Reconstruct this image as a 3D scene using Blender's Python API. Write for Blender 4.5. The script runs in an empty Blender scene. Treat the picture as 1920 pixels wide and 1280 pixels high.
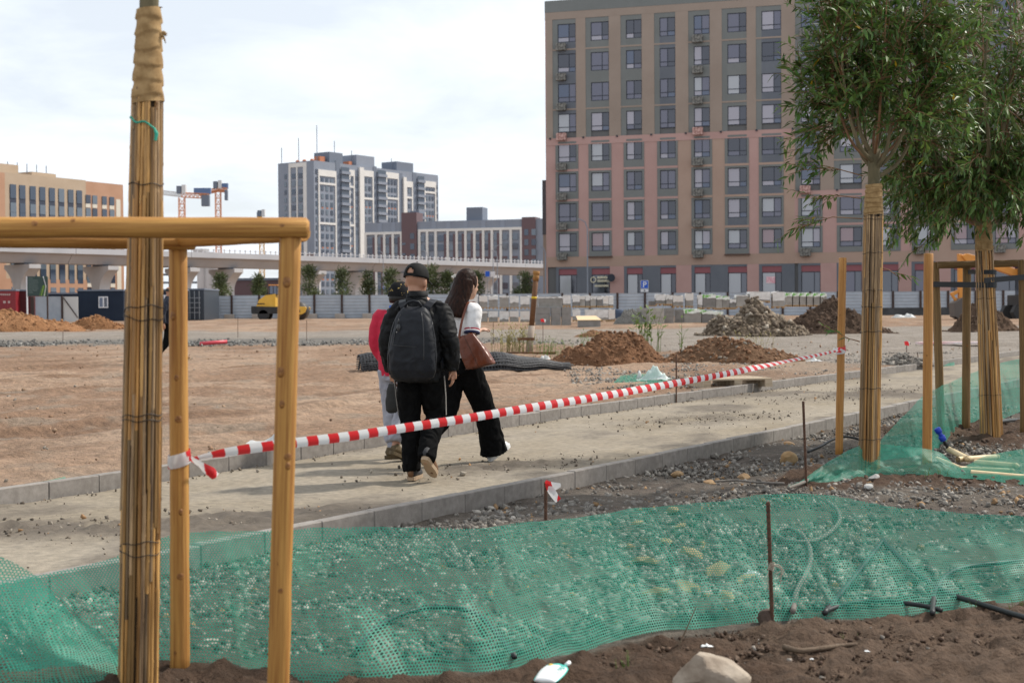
import bpy, math, random
import numpy as np
from mathutils import Vector, Matrix
random.seed(7); RNG = np.random.default_rng(11)
scene = bpy.context.scene
COL = scene.collection

# ------------------------------------------------------------------ camera
F = 2666.7; CAMZ = 1.37; PITCH = 0.0214; ROLL = -0.0065
RC = Matrix.Rotation(math.pi/2 - PITCH, 3, 'X') @ Matrix.Rotation(ROLL, 3, 'Z')
cam_data = bpy.data.cameras.new('camera'); cam = bpy.data.objects.new('camera', cam_data); COL.objects.link(cam)
cam.matrix_world = Matrix.Translation((0, 0, CAMZ)) @ RC.to_4x4()
cam_data.sensor_width = 36; cam_data.lens = 50; cam_data.clip_end = 4000; cam_data.clip_start = 0.1
cam_data.dof.use_dof = True; cam_data.dof.focus_distance = 11.6; cam_data.dof.aperture_fstop = 4.5
scene.camera = cam

# ------------------------------------------------------------------ sky, sun, exposure
SUN_EL = math.radians(47); SUN_AZ = (0.90, 0.44)
w = bpy.data.worlds.new('World'); scene.world = w; w.use_nodes = True
nt = w.node_tree; nt.nodes.clear(); N = nt.nodes; L = nt.links
out = N.new('ShaderNodeOutputWorld'); bg = N.new('ShaderNodeBackground'); L.new(bg.outputs[0], out.inputs[0])
sky = N.new('ShaderNodeTexSky'); sky.sky_type = 'NISHITA'; sky.sun_disc = False
sky.sun_elevation = SUN_EL; sky.sun_rotation = math.atan2(SUN_AZ[0], SUN_AZ[1]); sky.dust_density = 2.0; sky.air_density = 1.0
tc = N.new('ShaderNodeTexCoord'); sep = N.new('ShaderNodeSeparateXYZ'); L.new(tc.outputs['Generated'], sep.inputs[0])
addz = N.new('ShaderNodeMath'); addz.operation = 'ADD'; addz.inputs[1].default_value = 0.16; L.new(sep.outputs[2], addz.inputs[0])
mx = N.new('ShaderNodeMath'); mx.operation = 'MAXIMUM'; mx.inputs[1].default_value = 0.1; L.new(addz.outputs[0], mx.inputs[0])
dv = N.new('ShaderNodeVectorMath'); dv.operation = 'DIVIDE'; cmb = N.new('ShaderNodeCombineXYZ')
for i in range(2): L.new(mx.outputs[0], cmb.inputs[i])
cmb.inputs[2].default_value = 1.0
L.new(tc.outputs['Generated'], dv.inputs[0]); L.new(cmb.outputs[0], dv.inputs[1])
nz = N.new('ShaderNodeTexNoise'); nz.inputs['Scale'].default_value = 1.7; nz.inputs['Detail'].default_value = 7; nz.inputs['Roughness'].default_value = 0.56
nz.inputs['Distortion'].default_value = 0.3
L.new(dv.outputs[0], nz.inputs['Vector'])
rmp = N.new('ShaderNodeValToRGB'); rmp.color_ramp.elements[0].position = 0.36; rmp.color_ramp.elements[1].position = 0.64
rmp.color_ramp.elements[0].color = (0.67, 0.67, 0.67, 1); rmp.color_ramp.elements[1].color = (0.97, 0.97, 0.97, 1)
L.new(nz.outputs['Fac'], rmp.inputs[0])
mixs = N.new('ShaderNodeMix'); mixs.data_type = 'RGBA'
L.new(rmp.outputs[0], mixs.inputs[0]); L.new(sky.outputs[0], mixs.inputs[6]); mixs.inputs[7].default_value = (10.3, 10.9, 11.6, 1)
L.new(mixs.outputs[2], bg.inputs[0]); bg.inputs[1].default_value = 0.1
sun = bpy.data.lights.new('sun', 'SUN'); sun.energy = 4.2; sun.angle = math.radians(3.5); sun.color = (1.0, 0.94, 0.85)
so = bpy.data.objects.new('sun', sun); COL.objects.link(so)
sd = Vector((SUN_AZ[0]*math.cos(SUN_EL), SUN_AZ[1]*math.cos(SUN_EL), math.sin(SUN_EL))).normalized()
so.rotation_euler = sd.to_track_quat('Z', 'Y').to_euler()
scene.view_settings.view_transform = 'Standard'; scene.view_settings.look = 'None'
scene.view_settings.exposure = 0.08; scene.view_settings.gamma = 1.0; scene.view_settings.use_curve_mapping = False
scene.cycles.transparent_max_bounces = 12; scene.cycles.max_bounces = 6; scene.cycles.diffuse_bounces = 3

# ------------------------------------------------------------------ measuring helpers
def ray(px, py): return RC @ Vector(((px-960)/F, -(py-640)/F, -1.0))
def at(px, py, Y):
    d = ray(px, py); return Vector((0, 0, CAMZ)) + d*(Y/d.y)
E2 = Vector((0.539, 0.842)); N2 = Vector((0.842, -0.539))          # along / across the path
V_NEAR = -5.59
UF = np.array([-40, 5, 8, 11, 15, 18, 23, 29, 60.]); VF = np.array([-8.2, -8.45, -8.62, -8.78, -8.9, -8.88, -8.8, -8.62, -8.4])
def vfar(u): return np.interp(u, UF, VF)
def sstep(a, b, x):
    t = np.clip((np.asarray(x, float)-a)/(b-a), 0, 1); return t*t*(3-2*t)
def gbase(y): return 0.0066*np.clip(np.asarray(y, float)-11, 0, 118)
MOUNDS = [(3.2, 11.3, .9, .07), (4.9, 14.6, 1.3, .12), (-1.3, 4.9, .8, .03), (1.0, 9.0, 1.2, .04), (3.0, 9.3, 1.4, .05), (0.0, 7.2, 1.4, .05)]
def ground_z(x, y):
    x = np.asarray(x, float); y = np.asarray(y, float)
    u = .539*x+.842*y; v = .842*x-.539*y
    z = gbase(y) + 0.085*sstep(0.0, -.12, v-(vfar(u)-.05))
    for mxx, my, r, h in MOUNDS: z = z + h*np.exp(-((x-mxx)**2+(y-my)**2)/(r*r))*sstep(V_NEAR+.1, V_NEAR+.7, v)
    return z
def gz(x, y): return float(ground_z(x, y))
def gp(px, py, dz=0.0):
    d = ray(px, py); lo, hi = 1.0, 3000.0
    for _ in range(50):
        t = (lo+hi)/2; p = Vector((0, 0, CAMZ))+d*t
        if p.z > gz(p.x, p.y)+dz: lo = t
        else: hi = t
    return p

def _h(ix, iy, iz, s):
    n = (ix*374761393 + iy*668265263 + iz*2147483647 + s*1274126177) & 0xFFFFFFFF
    n = ((n ^ (n >> 13))*1274126177) & 0xFFFFFFFF
    n = n ^ (n >> 16)
    return (n & 0xFFFF)/65535.0
def vn(x, y, z=None, s=0):
    x = np.asarray(x, float); y = np.asarray(y, float); z = np.zeros_like(x) if z is None else np.asarray(z, float)
    xi = np.floor(x).astype(np.int64); yi = np.floor(y).astype(np.int64); zi = np.floor(z).astype(np.int64)
    fx, fy, fz = x-xi, y-yi, z-zi
    fx = fx*fx*(3-2*fx); fy = fy*fy*(3-2*fy); fz = fz*fz*(3-2*fz)
    r = 0
    for dx in (0, 1):
        for dy in (0, 1):
            for dz in (0, 1):
                r = r + _h(xi+dx, yi+dy, zi+dz, s)*(fx if dx else 1-fx)*(fy if dy else 1-fy)*(fz if dz else 1-fz)
    return r*2-1
def fbm(x, y, z=None, o=4, s=0, g=.5):
    a, t, f = 1.0, 0, 1.0
    for i in range(o):
        t = t + a*vn(np.asarray(x)*f, np.asarray(y)*f, None if z is None else np.asarray(z)*f, s+i*17); a *= g; f *= 2.03
    return t

# ------------------------------------------------------------------ materials
MATS = {}
def mat(name, c1, c2=None, rough=.8, scale=6., bump=0., bscale=None, bdist=.02, metal=0., objvar=0., stretch=(1, 1, 1), vcol=False, spec=.4,
        detail=6., ramp=(.35, .65), transl=0., coat=0., gen=False, ribs=None):
    if name in MATS: return MATS[name]
    m = bpy.data.materials.new(name); m.use_nodes = True; MATS[name] = m
    nt = m.node_tree; N = nt.nodes; L = nt.links
    b = N['Principled BSDF']; b.inputs['Roughness'].default_value = rough; b.inputs['Metallic'].default_value = metal
    b.inputs['Specular IOR Level'].default_value = spec; b.inputs['Coat Weight'].default_value = coat
    tc = N.new('ShaderNodeTexCoord'); mp = N.new('ShaderNodeMapping'); mp.inputs['Scale'].default_value = stretch
    L.new(tc.outputs['Object'], mp.inputs[0])
    vec = mp.outputs[0]
    col = None
    if objvar or not vcol:
        oi = N.new('ShaderNodeObjectInfo')
    if objvar:
        ad = N.new('ShaderNodeVectorMath'); ad.operation = 'ADD'; sc = N.new('ShaderNodeVectorMath'); sc.operation = 'SCALE'
        cx = N.new('ShaderNodeCombineXYZ'); 
        for i in range(3): L.new(oi.outputs['Random'], cx.inputs[i])
        L.new(cx.outputs[0], sc.inputs[0]); sc.inputs['Scale'].default_value = 37.
        L.new(vec, ad.inputs[0]); L.new(sc.outputs[0], ad.inputs[1]); vec = ad.outputs[0]
    if c2 is not None:
        n = N.new('ShaderNodeTexNoise'); n.inputs['Scale'].default_value = scale; n.inputs['Detail'].default_value = detail
        n.inputs['Roughness'].default_value = .6
        L.new(vec, n.inputs['Vector'])
        r = N.new('ShaderNodeValToRGB'); r.color_ramp.elements[0].position = ramp[0]; r.color_ramp.elements[1].position = ramp[1]
        r.color_ramp.elements[0].color = (*c1, 1); r.color_ramp.elements[1].color = (*c2, 1)
        L.new(n.outputs['Fac'], r.inputs[0]); col = r.outputs[0]
    if vcol:
        a = N.new('ShaderNodeVertexColor'); a.layer_name = 'Col'
        if col is None: col = a.outputs[0]
        else:
            mm = N.new('ShaderNodeMix'); mm.data_type = 'RGBA'; mm.blend_type = 'MULTIPLY'; mm.inputs[0].default_value = 1
            L.new(a.outputs[0], mm.inputs[6]); L.new(col, mm.inputs[7]); col = mm.outputs[2]
    if objvar:
        hs = N.new('ShaderNodeHueSaturation'); mr = N.new('ShaderNodeMapRange')
        mr.inputs[3].default_value = 1-objvar; mr.inputs[4].default_value = 1+objvar
        L.new(oi.outputs['Random'], mr.inputs[0]); L.new(mr.outputs[0], hs.inputs['Value'])
        if col is None: hs.inputs['Color'].default_value = (*c1, 1)
        else: L.new(col, hs.inputs['Color'])
        col = hs.outputs[0]
    if col is None: b.inputs['Base Color'].default_value = (*c1, 1)
    else: L.new(col, b.inputs['Base Color'])
    if bump:
        n2 = N.new('ShaderNodeTexNoise'); n2.inputs['Scale'].default_value = bscale or scale*3; n2.inputs['Detail'].default_value = 8
        n2.inputs['Roughness'].default_value = .62
        L.new(vec, n2.inputs['Vector']); bp = N.new('ShaderNodeBump'); bp.inputs['Strength'].default_value = bump; bp.inputs['Distance'].default_value = bdist
        L.new(n2.outputs['Fac'], bp.inputs['Height']); L.new(bp.outputs[0], b.inputs['Normal'])
    if ribs:
        wv = N.new('ShaderNodeTexWave'); wv.wave_type = 'BANDS'; wv.bands_direction = ribs[0]; wv.inputs['Scale'].default_value = ribs[1]
        L.new(tc.outputs['Object'], wv.inputs['Vector']); bp = N.new('ShaderNodeBump'); bp.inputs['Strength'].default_value = ribs[2]; bp.inputs['Distance'].default_value = .03
        L.new(wv.outputs['Fac'], bp.inputs['Height']); L.new(bp.outputs[0], b.inputs['Normal'])
    if transl:
        o = N['Material Output']; t = N.new('ShaderNodeBsdfTranslucent'); ms = N.new('ShaderNodeMixShader'); ms.inputs[0].default_value = transl
        if col is None: t.inputs[0].default_value = (*c1, 1)
        else: L.new(col, t.inputs[0])
        L.new(b.outputs[0], ms.inputs[1]); L.new(t.outputs[0], ms.inputs[2]); L.new(ms.outputs[0], o.inputs[0])
    return m

# ------------------------------------------------------------------ mesh helpers
def obj(name, me, m=None, parent=None, loc=None, smooth=False):
    o = bpy.data.objects.new(name, me); COL.objects.link(o)
    if m is not None and me is not None and not me.materials: me.materials.append(m)
    if parent is not None: o.parent = parent
    if loc is not None: o.location = loc
    return o
def tag(o, label=None, cat=None, group=None, kind=None):
    if label: o['label'] = label
    if cat: o['category'] = cat
    if group: o['group'] = group
    if kind: o['kind'] = kind
    return o
def thing(name, label, cat, loc=(0, 0, 0), rz=0., group=None):
    o = bpy.data.objects.new(name, None); COL.objects.link(o); o.location = loc; o.rotation_euler = (0, 0, rz); o.empty_display_size = .2
    return tag(o, label, cat, group)
def mesh_np(name, V, Fc, m=None, smooth=False, col=None, uv=None):
    V = np.asarray(V, np.float32); Fc = np.asarray(Fc, np.int32); me = bpy.data.meshes.new(name)
    k = Fc.shape[1]; n = len(Fc)
    me.vertices.add(len(V)); me.vertices.foreach_set('co', V.ravel())
    me.loops.add(n*k); me.loops.foreach_set('vertex_index', Fc.ravel())
    me.polygons.add(n); me.polygons.foreach_set('loop_start', np.arange(0, n*k, k, dtype=np.int32))
    if smooth: me.polygons.foreach_set('use_smooth', np.ones(n, bool))
    if uv is not None:
        l = me.uv_layers.new(name='UVMap'); l.data.foreach_set('uv', np.asarray(uv, np.float32)[Fc.ravel()].ravel())
    if col is not None:
        c = np.ones((len(V), 4), np.float32); c[:, :3] = col
        a = me.color_attributes.new('Col', 'FLOAT_COLOR', 'POINT'); a.data.foreach_set('color', c.ravel())
    me.update(calc_edges=True); me.validate()
    if m: me.materials.append(m)
    return me
def grid_mesh(name, P, m=None, smooth=True, col=None, uv=None):
    r, c = P.shape[:2]; idx = np.arange(r*c).reshape(r, c)
    Fc = np.stack([idx[:-1, :-1], idx[:-1, 1:], idx[1:, 1:], idx[1:, :-1]], -1).reshape(-1, 4)
    return mesh_np(name, P.reshape(-1, 3), Fc, m, smooth, None if col is None else col.reshape(-1, 3), None if uv is None else uv.reshape(-1, 2))
class MB:
    def __init__(s): s.v = []; s.f = []
    def add(s, V, Fc):
        o = len(s.v); s.v += [tuple(p) for p in V]; s.f += [tuple(i+o for i in f) for f in Fc]; return s
    def box(s, x0, x1, y0, y1, z0, z1, M=None):
        V = [Vector((x, y, z)) for z in (z0, z1) for y in (y0, y1) for x in (x0, x1)]
        if M is not None: V = [M @ p for p in V]
        return s.add(V, [(0, 2, 3, 1), (4, 5, 7, 6), (0, 1, 5, 4), (2, 6, 7, 3), (0, 4, 6, 2), (1, 3, 7, 5)])
    def tube(s, pts, rad, n=8, cap=True, flat=1.0):
        pts = [Vector(p) for p in pts]; k = len(pts); rad = [rad]*k if isinstance(rad, (int, float)) else rad
        up = None; V = []; Fc = []
        for i, p in enumerate(pts):
            d = (pts[min(i+1, k-1)]-pts[max(i-1, 0)])
            if d.length < 1e-9: d = Vector((0, 0, 1))
            d.normalize()
            if up is None: up = Vector((1, 0, 0)) if abs(d.x) < .8 else Vector((0, 1, 0))
            a = (up - d*up.dot(d)).normalized(); b = d.cross(a); up = a
            for j in range(n):
                t = 2*math.pi*j/n; V.append(p + a*(math.cos(t)*rad[i]) + b*(math.sin(t)*rad[i]*flat))
        for i in range(k-1):
            for j in range(n):
                j2 = (j+1) % n; Fc.append((i*n+j, i*n+j2, (i+1)*n+j2, (i+1)*n+j))
        if cap: Fc.append(tuple(range(n-1, -1, -1))); Fc.append(tuple((k-1)*n+j for j in range(n)))
        return s.add(V, Fc)
    def bar(s, a, b, t): return s.tube([a, b], t*.7, 4)
    def rings(s, R, n=20, cap=True, M=None):
        # R: list of (cx, cy, z, rx, ry)
        V = []; Fc = []
        for (cx, cy, z, rx, ry) in R:
            for j in range(n):
                t = 2*math.pi*j/n; V.append(Vector((cx+rx*math.cos(t), cy+ry*math.sin(t), z)))
        if M is not None: V = [M @ p for p in V]
        for i in range(len(R)-1):
            for j in range(n):
                j2 = (j+1) % n; Fc.append((i*n+j, i*n+j2, (i+1)*n+j2, (i+1)*n+j))
        if cap: Fc.append(tuple(range(n-1, -1, -1))); Fc.append(tuple((len(R)-1)*n+j for j in range(n)))
        return s.add(V, Fc)
    def ball(s, c, rx, ry=None, rz=None, n=12, m=8):
        ry = ry or rx; rz = rz or rx
        R = [(c[0], c[1], c[2]+rz*math.sin(-math.pi/2+math.pi*(i+.02)/(m+.04)), rx*math.cos(-math.pi/2+math.pi*(i+.02)/(m+.04)), ry*math.cos(-math.pi/2+math.pi*(i+.02)/(m+.04))) for i in range(m+1)]
        return s.rings(R, n)
    def prism(s, poly, y0, y1, axis='y'):
        # polygon in (a, z), extruded along y (axis 'y') or x
        k = len(poly); V = []
        for t in (y0, y1):
            for a, z in poly: V.append((a, t, z) if axis == 'y' else (t, a, z))
        Fc = [tuple(range(k)), tuple(range(2*k-1, k-1, -1))] + [(i, i+k, (i+1) % k+k, (i+1) % k) for i in range(k)]
        return s.add(V, Fc)
    def mesh(s, name, m=None, smooth=False, bevel=0., seg=1):
        me = bpy.data.meshes.new(name); me.from_pydata(s.v, [], s.f)
        import bmesh
        bm = bmesh.new(); bm.from_mesh(me); bmesh.ops.recalc_face_normals(bm, faces=bm.faces)
        if bevel: bmesh.ops.bevel(bm, geom=list(bm.edges), offset=bevel, segments=seg, affect='EDGES', profile=.6)
        bm.to_mesh(me); bm.free()
        if smooth: me.polygons.foreach_set('use_smooth', np.ones(len(me.polygons), bool))
        if m: me.materials.append(m)
        return me
    def build(s, name, m, parent=None, smooth=False, bevel=0., loc=None, seg=1):
        return obj(name, s.mesh(name, None, smooth, bevel, seg), m, parent, loc)
def copy_tree(o, loc=None, rz=None, label=None, parent=None):
    c = o.copy(); COL.objects.link(c)
    if parent is not None: c.parent = parent
    if loc is not None: c.location = loc
    if rz is not None: c.rotation_euler = (0, 0, rz)
    if label: c['label'] = label
    for ch in [k for k in o.children]: copy_tree(ch, parent=c)
    return c

ICO_V = None
def _ico():
    t = (1+5**.5)/2
    V = np.array([(-1, t, 0), (1, t, 0), (-1, -t, 0), (1, -t, 0), (0, -1, t), (0, 1, t), (0, -1, -t), (0, 1, -t), (t, 0, -1), (t, 0, 1), (-t, 0, -1), (-t, 0, 1)], float)
    V /= np.linalg.norm(V[0])
    Fc = np.array([(0, 11, 5), (0, 5, 1), (0, 1, 7), (0, 7, 10), (0, 10, 11), (1, 5, 9), (5, 11, 4), (11, 10, 2), (10, 7, 6), (7, 1, 8), (3, 9, 4), (3, 4, 2), (3, 2, 6), (3, 6, 8), (3, 8, 9), (4, 9, 5), (2, 4, 11), (6, 2, 10), (8, 6, 7), (9, 8, 1)])
    return V, Fc
def rand_rot(n):
    q = RNG.normal(size=(n, 4)); q /= np.linalg.norm(q, axis=1)[:, None]; a, b, c, d = q.T
    return np.stack([np.stack([1-2*(c*c+d*d), 2*(b*c-a*d), 2*(b*d+a*c)], -1), np.stack([2*(b*c+a*d), 1-2*(b*b+d*d), 2*(c*d-a*b)], -1), np.stack([2*(b*d-a*c), 2*(c*d+a*b), 1-2*(b*b+c*c)], -1)], 1)
CUBE_V = np.array([(x, y, z) for z in (-1, 1) for y in (-1, 1) for x in (-1, 1)], float)*.72
CUBE_F = np.array([(0, 2, 3), (0, 3, 1), (4, 5, 7), (4, 7, 6), (0, 1, 5), (0, 5, 4), (2, 6, 7), (2, 7, 3), (0, 4, 6), (0, 6, 2), (1, 3, 7), (1, 7, 5)])
def stones_mesh(name, P, size, col, m, flat=.65, jit=.34, angular=True):
    n = len(P)
    if angular:
        an = np.stack([RNG.uniform(.75, 1.45, n), RNG.uniform(.55, 1.1, n), RNG.uniform(flat*.6, flat*1.3, n)], -1)
        V = CUBE_V[None]*(1+RNG.uniform(-.42, .42, (n, 8, 3)))*an[:, None]
        R = rand_rot(n); V = np.einsum('nij,nkj->nki', R, V)
        V = V*np.asarray(size)[:, None, None] + np.asarray(P)[:, None]
        Fc = (CUBE_F[None]+8*np.arange(n)[:, None, None]).reshape(-1, 3)
        return mesh_np(name, V.reshape(-1, 3), Fc, m, False, np.repeat(np.asarray(col), 8, 0))
    IV, IF = _ico()
    an = np.stack([RNG.uniform(.7, 1.3, n), RNG.uniform(.6, 1.1, n), RNG.uniform(flat*.6, flat*1.3, n)], -1)
    V = IV[None]*(1+RNG.uniform(-jit, jit, (n, 12, 1)))*an[:, None]
    R = rand_rot(n); V = np.einsum('nij,nkj->nki', R, V)
    V[..., 2] *= .8
    V = V*np.asarray(size)[:, None, None] + np.asarray(P)[:, None]
    Fc = (IF[None]+12*np.arange(n)[:, None, None]).reshape(-1, 3)
    return mesh_np(name, V.reshape(-1, 3), Fc, m, False, np.repeat(np.asarray(col), 12, 0))
# ================================================================== GROUND, PATH, KERBS
XB = np.array([-9, -1.35, -.7, -.1, .3, .56, 1.12, 2.4, 4, 9.]); YB = np.array([5.0, 5.42, 5.15, 5.25, 5.55, 5.82, 6.08, 6.5, 6.9, 8.0])
def netline(x): return np.interp(x, XB, YB)
C_SOIL = np.array((.088, .057, .040)); C_GRAV = np.array((.135, .115, .096)); C_TAN = np.array((.255, .166, .112)); C_TAN2 = np.array((.335, .236, .167))
C_ROAD = np.array((.25, .22, .19)); C_DARKG = np.array((.13, .125, .115)); C_PATH = np.array((.27, .232, .18)); C_DIRT = np.array((.125, .105, .085))
def mixc(a, b, t): return a*(1-t[..., None])+b*t[..., None]
def road_near(x): return np.interp(x, [-60, -12, 0, 3, 7, 12, 60], [47, 46, 45, 40, 29, 25, 22])
def ground_col(x, y):
    u = .539*x+.842*y; v = .842*x-.539*y
    n1 = fbm(x*.5, y*.16, o=5, s=3); n2 = fbm(x*1.7, y*1.1, o=4, s=9); n3 = fbm(u*.35, v*1.6, o=4, s=21)
    c = mixc(C_TAN+0*x[..., None], C_TAN2, sstep(-.2, .9, n1))
    c = mixc(c, np.array((.185, .115, .075)), .8*sstep(.1, .85, n3))
    ru = fbm(x*.25+9, y*.9, o=3, s=57); c = mixc(c, np.array((.38, .285, .21)), .55*sstep(.25, .8, ru)*sstep(10, 16, y))
    c = mixc(c, np.array((.25, .20, .155)), .7*sstep(.3, .9, n2))
    greyr = sstep(1.0, 5.0, x-.10*y+.5)*sstep(40, 30, y)*sstep(-8.9, -9.6, v)
    c = mixc(c, np.array((.235, .195, .155)), .75*greyr*sstep(-.5, .5, n1+n2*.4+.2))
    rn = road_near(x)+n2*1.2
    road = sstep(0, 2.5, y-rn)*sstep(72, 68, y+n1*2)
    c = mixc(c, C_ROAD+.03*n2[..., None], road)
    edge = sstep(0, 1.5, y-rn)*sstep(11, 6, y-rn)*sstep(3, -2, x)
    c = mixc(c, C_DARKG, .8*edge)
    kerbd = sstep(-.9, -.15, v-vfar(u))*(v < vfar(u)+.2)
    c = mixc(c, np.array((.22, .19, .155)), .7*kerbd*sstep(-.4, .3, n2))
    side = sstep(V_NEAR-.2, V_NEAR, v)
    gr = mixc(C_GRAV+0*x[..., None], np.array((.115, .095, .08)), sstep(-.1, .8, n2))
    soil = sstep(.06, -.06, y-netline(x)+.06*n2)
    for mxx, my, r in ((3.3, 11.2, .75), (5.0, 14.6, 1.25), (2.6, 11.0, .5), (6.2, 15.5, 1.6)):
        soil = np.maximum(soil, sstep(1.15, .8, np.hypot(x-mxx, y-my)/r+.25*n2))
    so_c = mixc(C_SOIL+0*x[..., None], np.array((.125, .086, .062)), sstep(-.3, .8, n2))
    gr = mixc(gr, so_c, soil)
    c = mixc(c, gr, side)
    return c, soil*side, side*(1-soil)
rows = np.concatenate([np.arange(-6, 2.4, .4), np.arange(2.4, 4.4, .06), np.arange(4.4, 7.2, .022), np.arange(7.2, 9, .04), np.arange(9, 18, .06), np.arange(18, 36, .13), 36*1.016**np.arange(0, 86), 142*1.25**np.arange(0, 13)])
NC = 520; tt = np.linspace(-1, 1, NC)
YY = np.repeat(rows[:, None], NC, 1); half = .46*np.abs(YY)+4.0+np.clip(YY-140, 0, None)*.8
XX = tt[None]*half
ZZ = ground_z(XX, YY); GC, SOIL, GRAV = ground_col(XX, YY)
uu = .539*XX+.842*YY; vv = .842*XX-.539*YY
inpath = (vv < V_NEAR) & (vv > vfar(uu)-.02)
near = sstep(60, 25, YY)
lump = fbm(XX*4.2, YY*4.2, o=5, s=31); big = fbm(XX*1.2, YY*1.2, o=4, s=5)
ZZ = ZZ + SOIL*(.034*np.abs(lump)+.012*big+.024*fbm(XX*12, YY*12, o=4, s=91, g=.6)) + GRAV*(.012*lump+.02*big)
tanz = (1-SOIL-GRAV)*(~inpath)
trk = fbm(uu*.5, vv*3.2, o=4, s=77)
ZZ = ZZ + tanz*(.010*lump*near+.020*big*near+.045*trk*near*sstep(0, 1.2, np.abs(vv-vfar(uu)))+.04*fbm(XX*.3, YY*.3, o=3, s=8)*sstep(20, 40, YY))
for v0, am, ph in ((-12.6, .5, 0.), (-14.5, .5, 0.), (-18.3, .9, 2.), (-20.3, .9, 2.), (-25., 1.4, 4.), (-27.2, 1.4, 4.)):
    dvv = vv-v0-am*np.sin(uu*.11+ph)
    ZZ = ZZ+tanz*sstep(45, 30, YY)*(-.035*np.exp(-(dvv/.17)**2)*(1+.45*np.sin(uu*2*np.pi/.26+np.sign(dvv)*1.2))+.018*np.exp(-((np.abs(dvv)-.30)/.10)**2))
ZZ = np.where(inpath, ZZ-.06, ZZ)
m_ground = mat('ground_soil', (.62, .62, .62), (1.25, 1.22, 1.18), rough=.95, scale=9, bump=1., bscale=26, bdist=.05, vcol=True, spec=.15, detail=9, ramp=(.3, .7))
tag(obj('ground', grid_mesh('ground', np.stack([XX, YY, ZZ], -1), m_ground, True, GC)), kind='structure')

# the path between the kerbs
def patchf(x, y): return np.maximum.reduce([1.2*np.exp(-(((x+2.6)/1.9)**2+((y-9.05-.22*(x+2.75))/.42)**2)), .95*np.exp(-(((x+.1)/.75)**2+((y-12.35-.5*(x+.1))/.45)**2)), .8*np.exp(-(((x-2.3)/.9)**2+((y-17.2-.6*(x-2.3))/.6)**2)), .6*np.exp(-(((x-5.3)/1.5)**2+((y-21.6-.8*(x-5.3))/.8)**2))])
us = np.concatenate([np.arange(-3, 20, .05), np.arange(20, 42, .12)]); vs = np.linspace(0, 1, 62)
UU = np.repeat(us[:, None], 62, 1); VV = V_NEAR-.02 + (vfar(UU)-V_NEAR+.04)*vs[None]
PX = .539*UU+.842*VV; PY = .842*UU-.539*VV
pn = fbm(UU*1.1, VV*1.6, o=5, s=41); pn2 = fbm(UU*5, VV*5, o=4, s=43); pn3 = fbm(UU*.45, VV*.9, o=4, s=47)
edge = np.maximum(sstep(.35, 0, vs), sstep(.72, 1, vs))[None]+0*UU
cl = sstep(-.1, .75, pn*.6+pn3*.7+edge*.3-.12)
patch = patchf(PX, PY)
cl = np.clip(cl*.8+patch*1.15*sstep(-1.5, -.1, pn+pn2*.6), 0, 1)
PZ = gbase(PY)+.006*pn+.004*pn2+cl*(.010+.016*np.clip(pn2, 0, 1)*sstep(.3, .8, cl))+.035*patch*np.clip(fbm(UU*9, VV*9, o=3, s=44)+.15, 0, 1)
PC = mixc(C_PATH+.03*pn[..., None], C_DIRT, cl)
m_path = mat('path_dust', (.72, .72, .72), (1.18, 1.17, 1.15), rough=.95, scale=14, bump=.6, bscale=40, bdist=.012, vcol=True, spec=.15, detail=9, ramp=(.3, .7))
tag(obj('path', grid_mesh('path', np.stack([PX, PY, PZ], -1), m_path, True, PC)), kind='structure')

# kerbs, stone by stone
m_kerb = mat('kerb_concrete', (.17, .15, .132), (.29, .265, .24), rough=.9, scale=16, bump=.5, bscale=120, bdist=.004, objvar=.09, ramp=(.25, .75))
m_kerbtop = m_kerb
kme = []
for i in range(3):
    kb = MB().box(-.2490, .2490, -.04, .04, -.12, .128); kme.append(kb.mesh('kerbstone', m_kerb, bevel=.006))
for nm, vf, lab in (('path_kerb', lambda u: V_NEAR+.04, 'kerb on the near side of the dusty path'), ('path_kerb', lambda u: float(vfar(u))-.04, 'kerb on the far side of the dusty path')):
    root = thing(nm, lab, 'kerb'); root['kind'] = 'structure'
    del root['category']
    u = -2.0; i = 0
    while u < 38:
        v0, v1 = vf(u), vf(u+.5); a = Vector((.539*u+.842*v0, .842*u-.539*v0)); b = Vector((.539*(u+.5)+.842*v1, .842*(u+.5)-.539*v1))
        c = (a+b)/2; o = obj('kerbstone', kme[i % 3], None, root, (c.x, c.y, float(gbase(c.y))+random.uniform(-.004, .004)))
        o.rotation_euler = (random.uniform(-.012, .012), random.uniform(-.004, .004), math.atan2(b.y-a.y, b.x-a.x)+random.uniform(-.006, .006))
        u += .5; i += 1

# loose stones and clods (too many to count)
m_stone = mat('loose_stone', (.75, .75, .75), (1.2, 1.2, 1.2), rough=.9, scale=30, vcol=True, bump=.3, bscale=60, bdist=.005, spec=.2)
def pick_cols(n, pal, w, var=.25):
    pal = np.array(pal); i = RNG.choice(len(pal), n, p=np.array(w)/sum(w)); return pal[i]*RNG.uniform(1-var, 1+var, (n, 1))
GREYS = [(.22, .20, .175), (.175, .16, .142), (.125, .11, .096), (.27, .17, .09), (.31, .285, .25)]
def scatter(name, label, cat, n, xr, yr, cond, size, pal, wts, sink=.25, flat=.6, zf=None, kind='stuff', power=2.2, parent=None):
    x = RNG.uniform(*xr, n); y = RNG.uniform(*yr, n); k = cond(x, y); x, y = x[k], y[k]
    s = size[0]+(size[1]-size[0])*RNG.random(len(x))**power
    z = (ground_z(x, y) if zf is None else zf(x, y)) + s*sink
    o = obj(name, stones_mesh(name, np.stack([x, y, z], -1), s, pick_cols(len(x), pal, wts), m_stone, flat, .42, True), None, parent)
    tag(o, label, cat, kind=kind); return o
def vof(x, y): return .842*x-.539*y
def uof(x, y): return .539*x+.842*y
def infov(x, y, m=.06): return np.abs(x) < (.36+m)*y+.3
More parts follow.
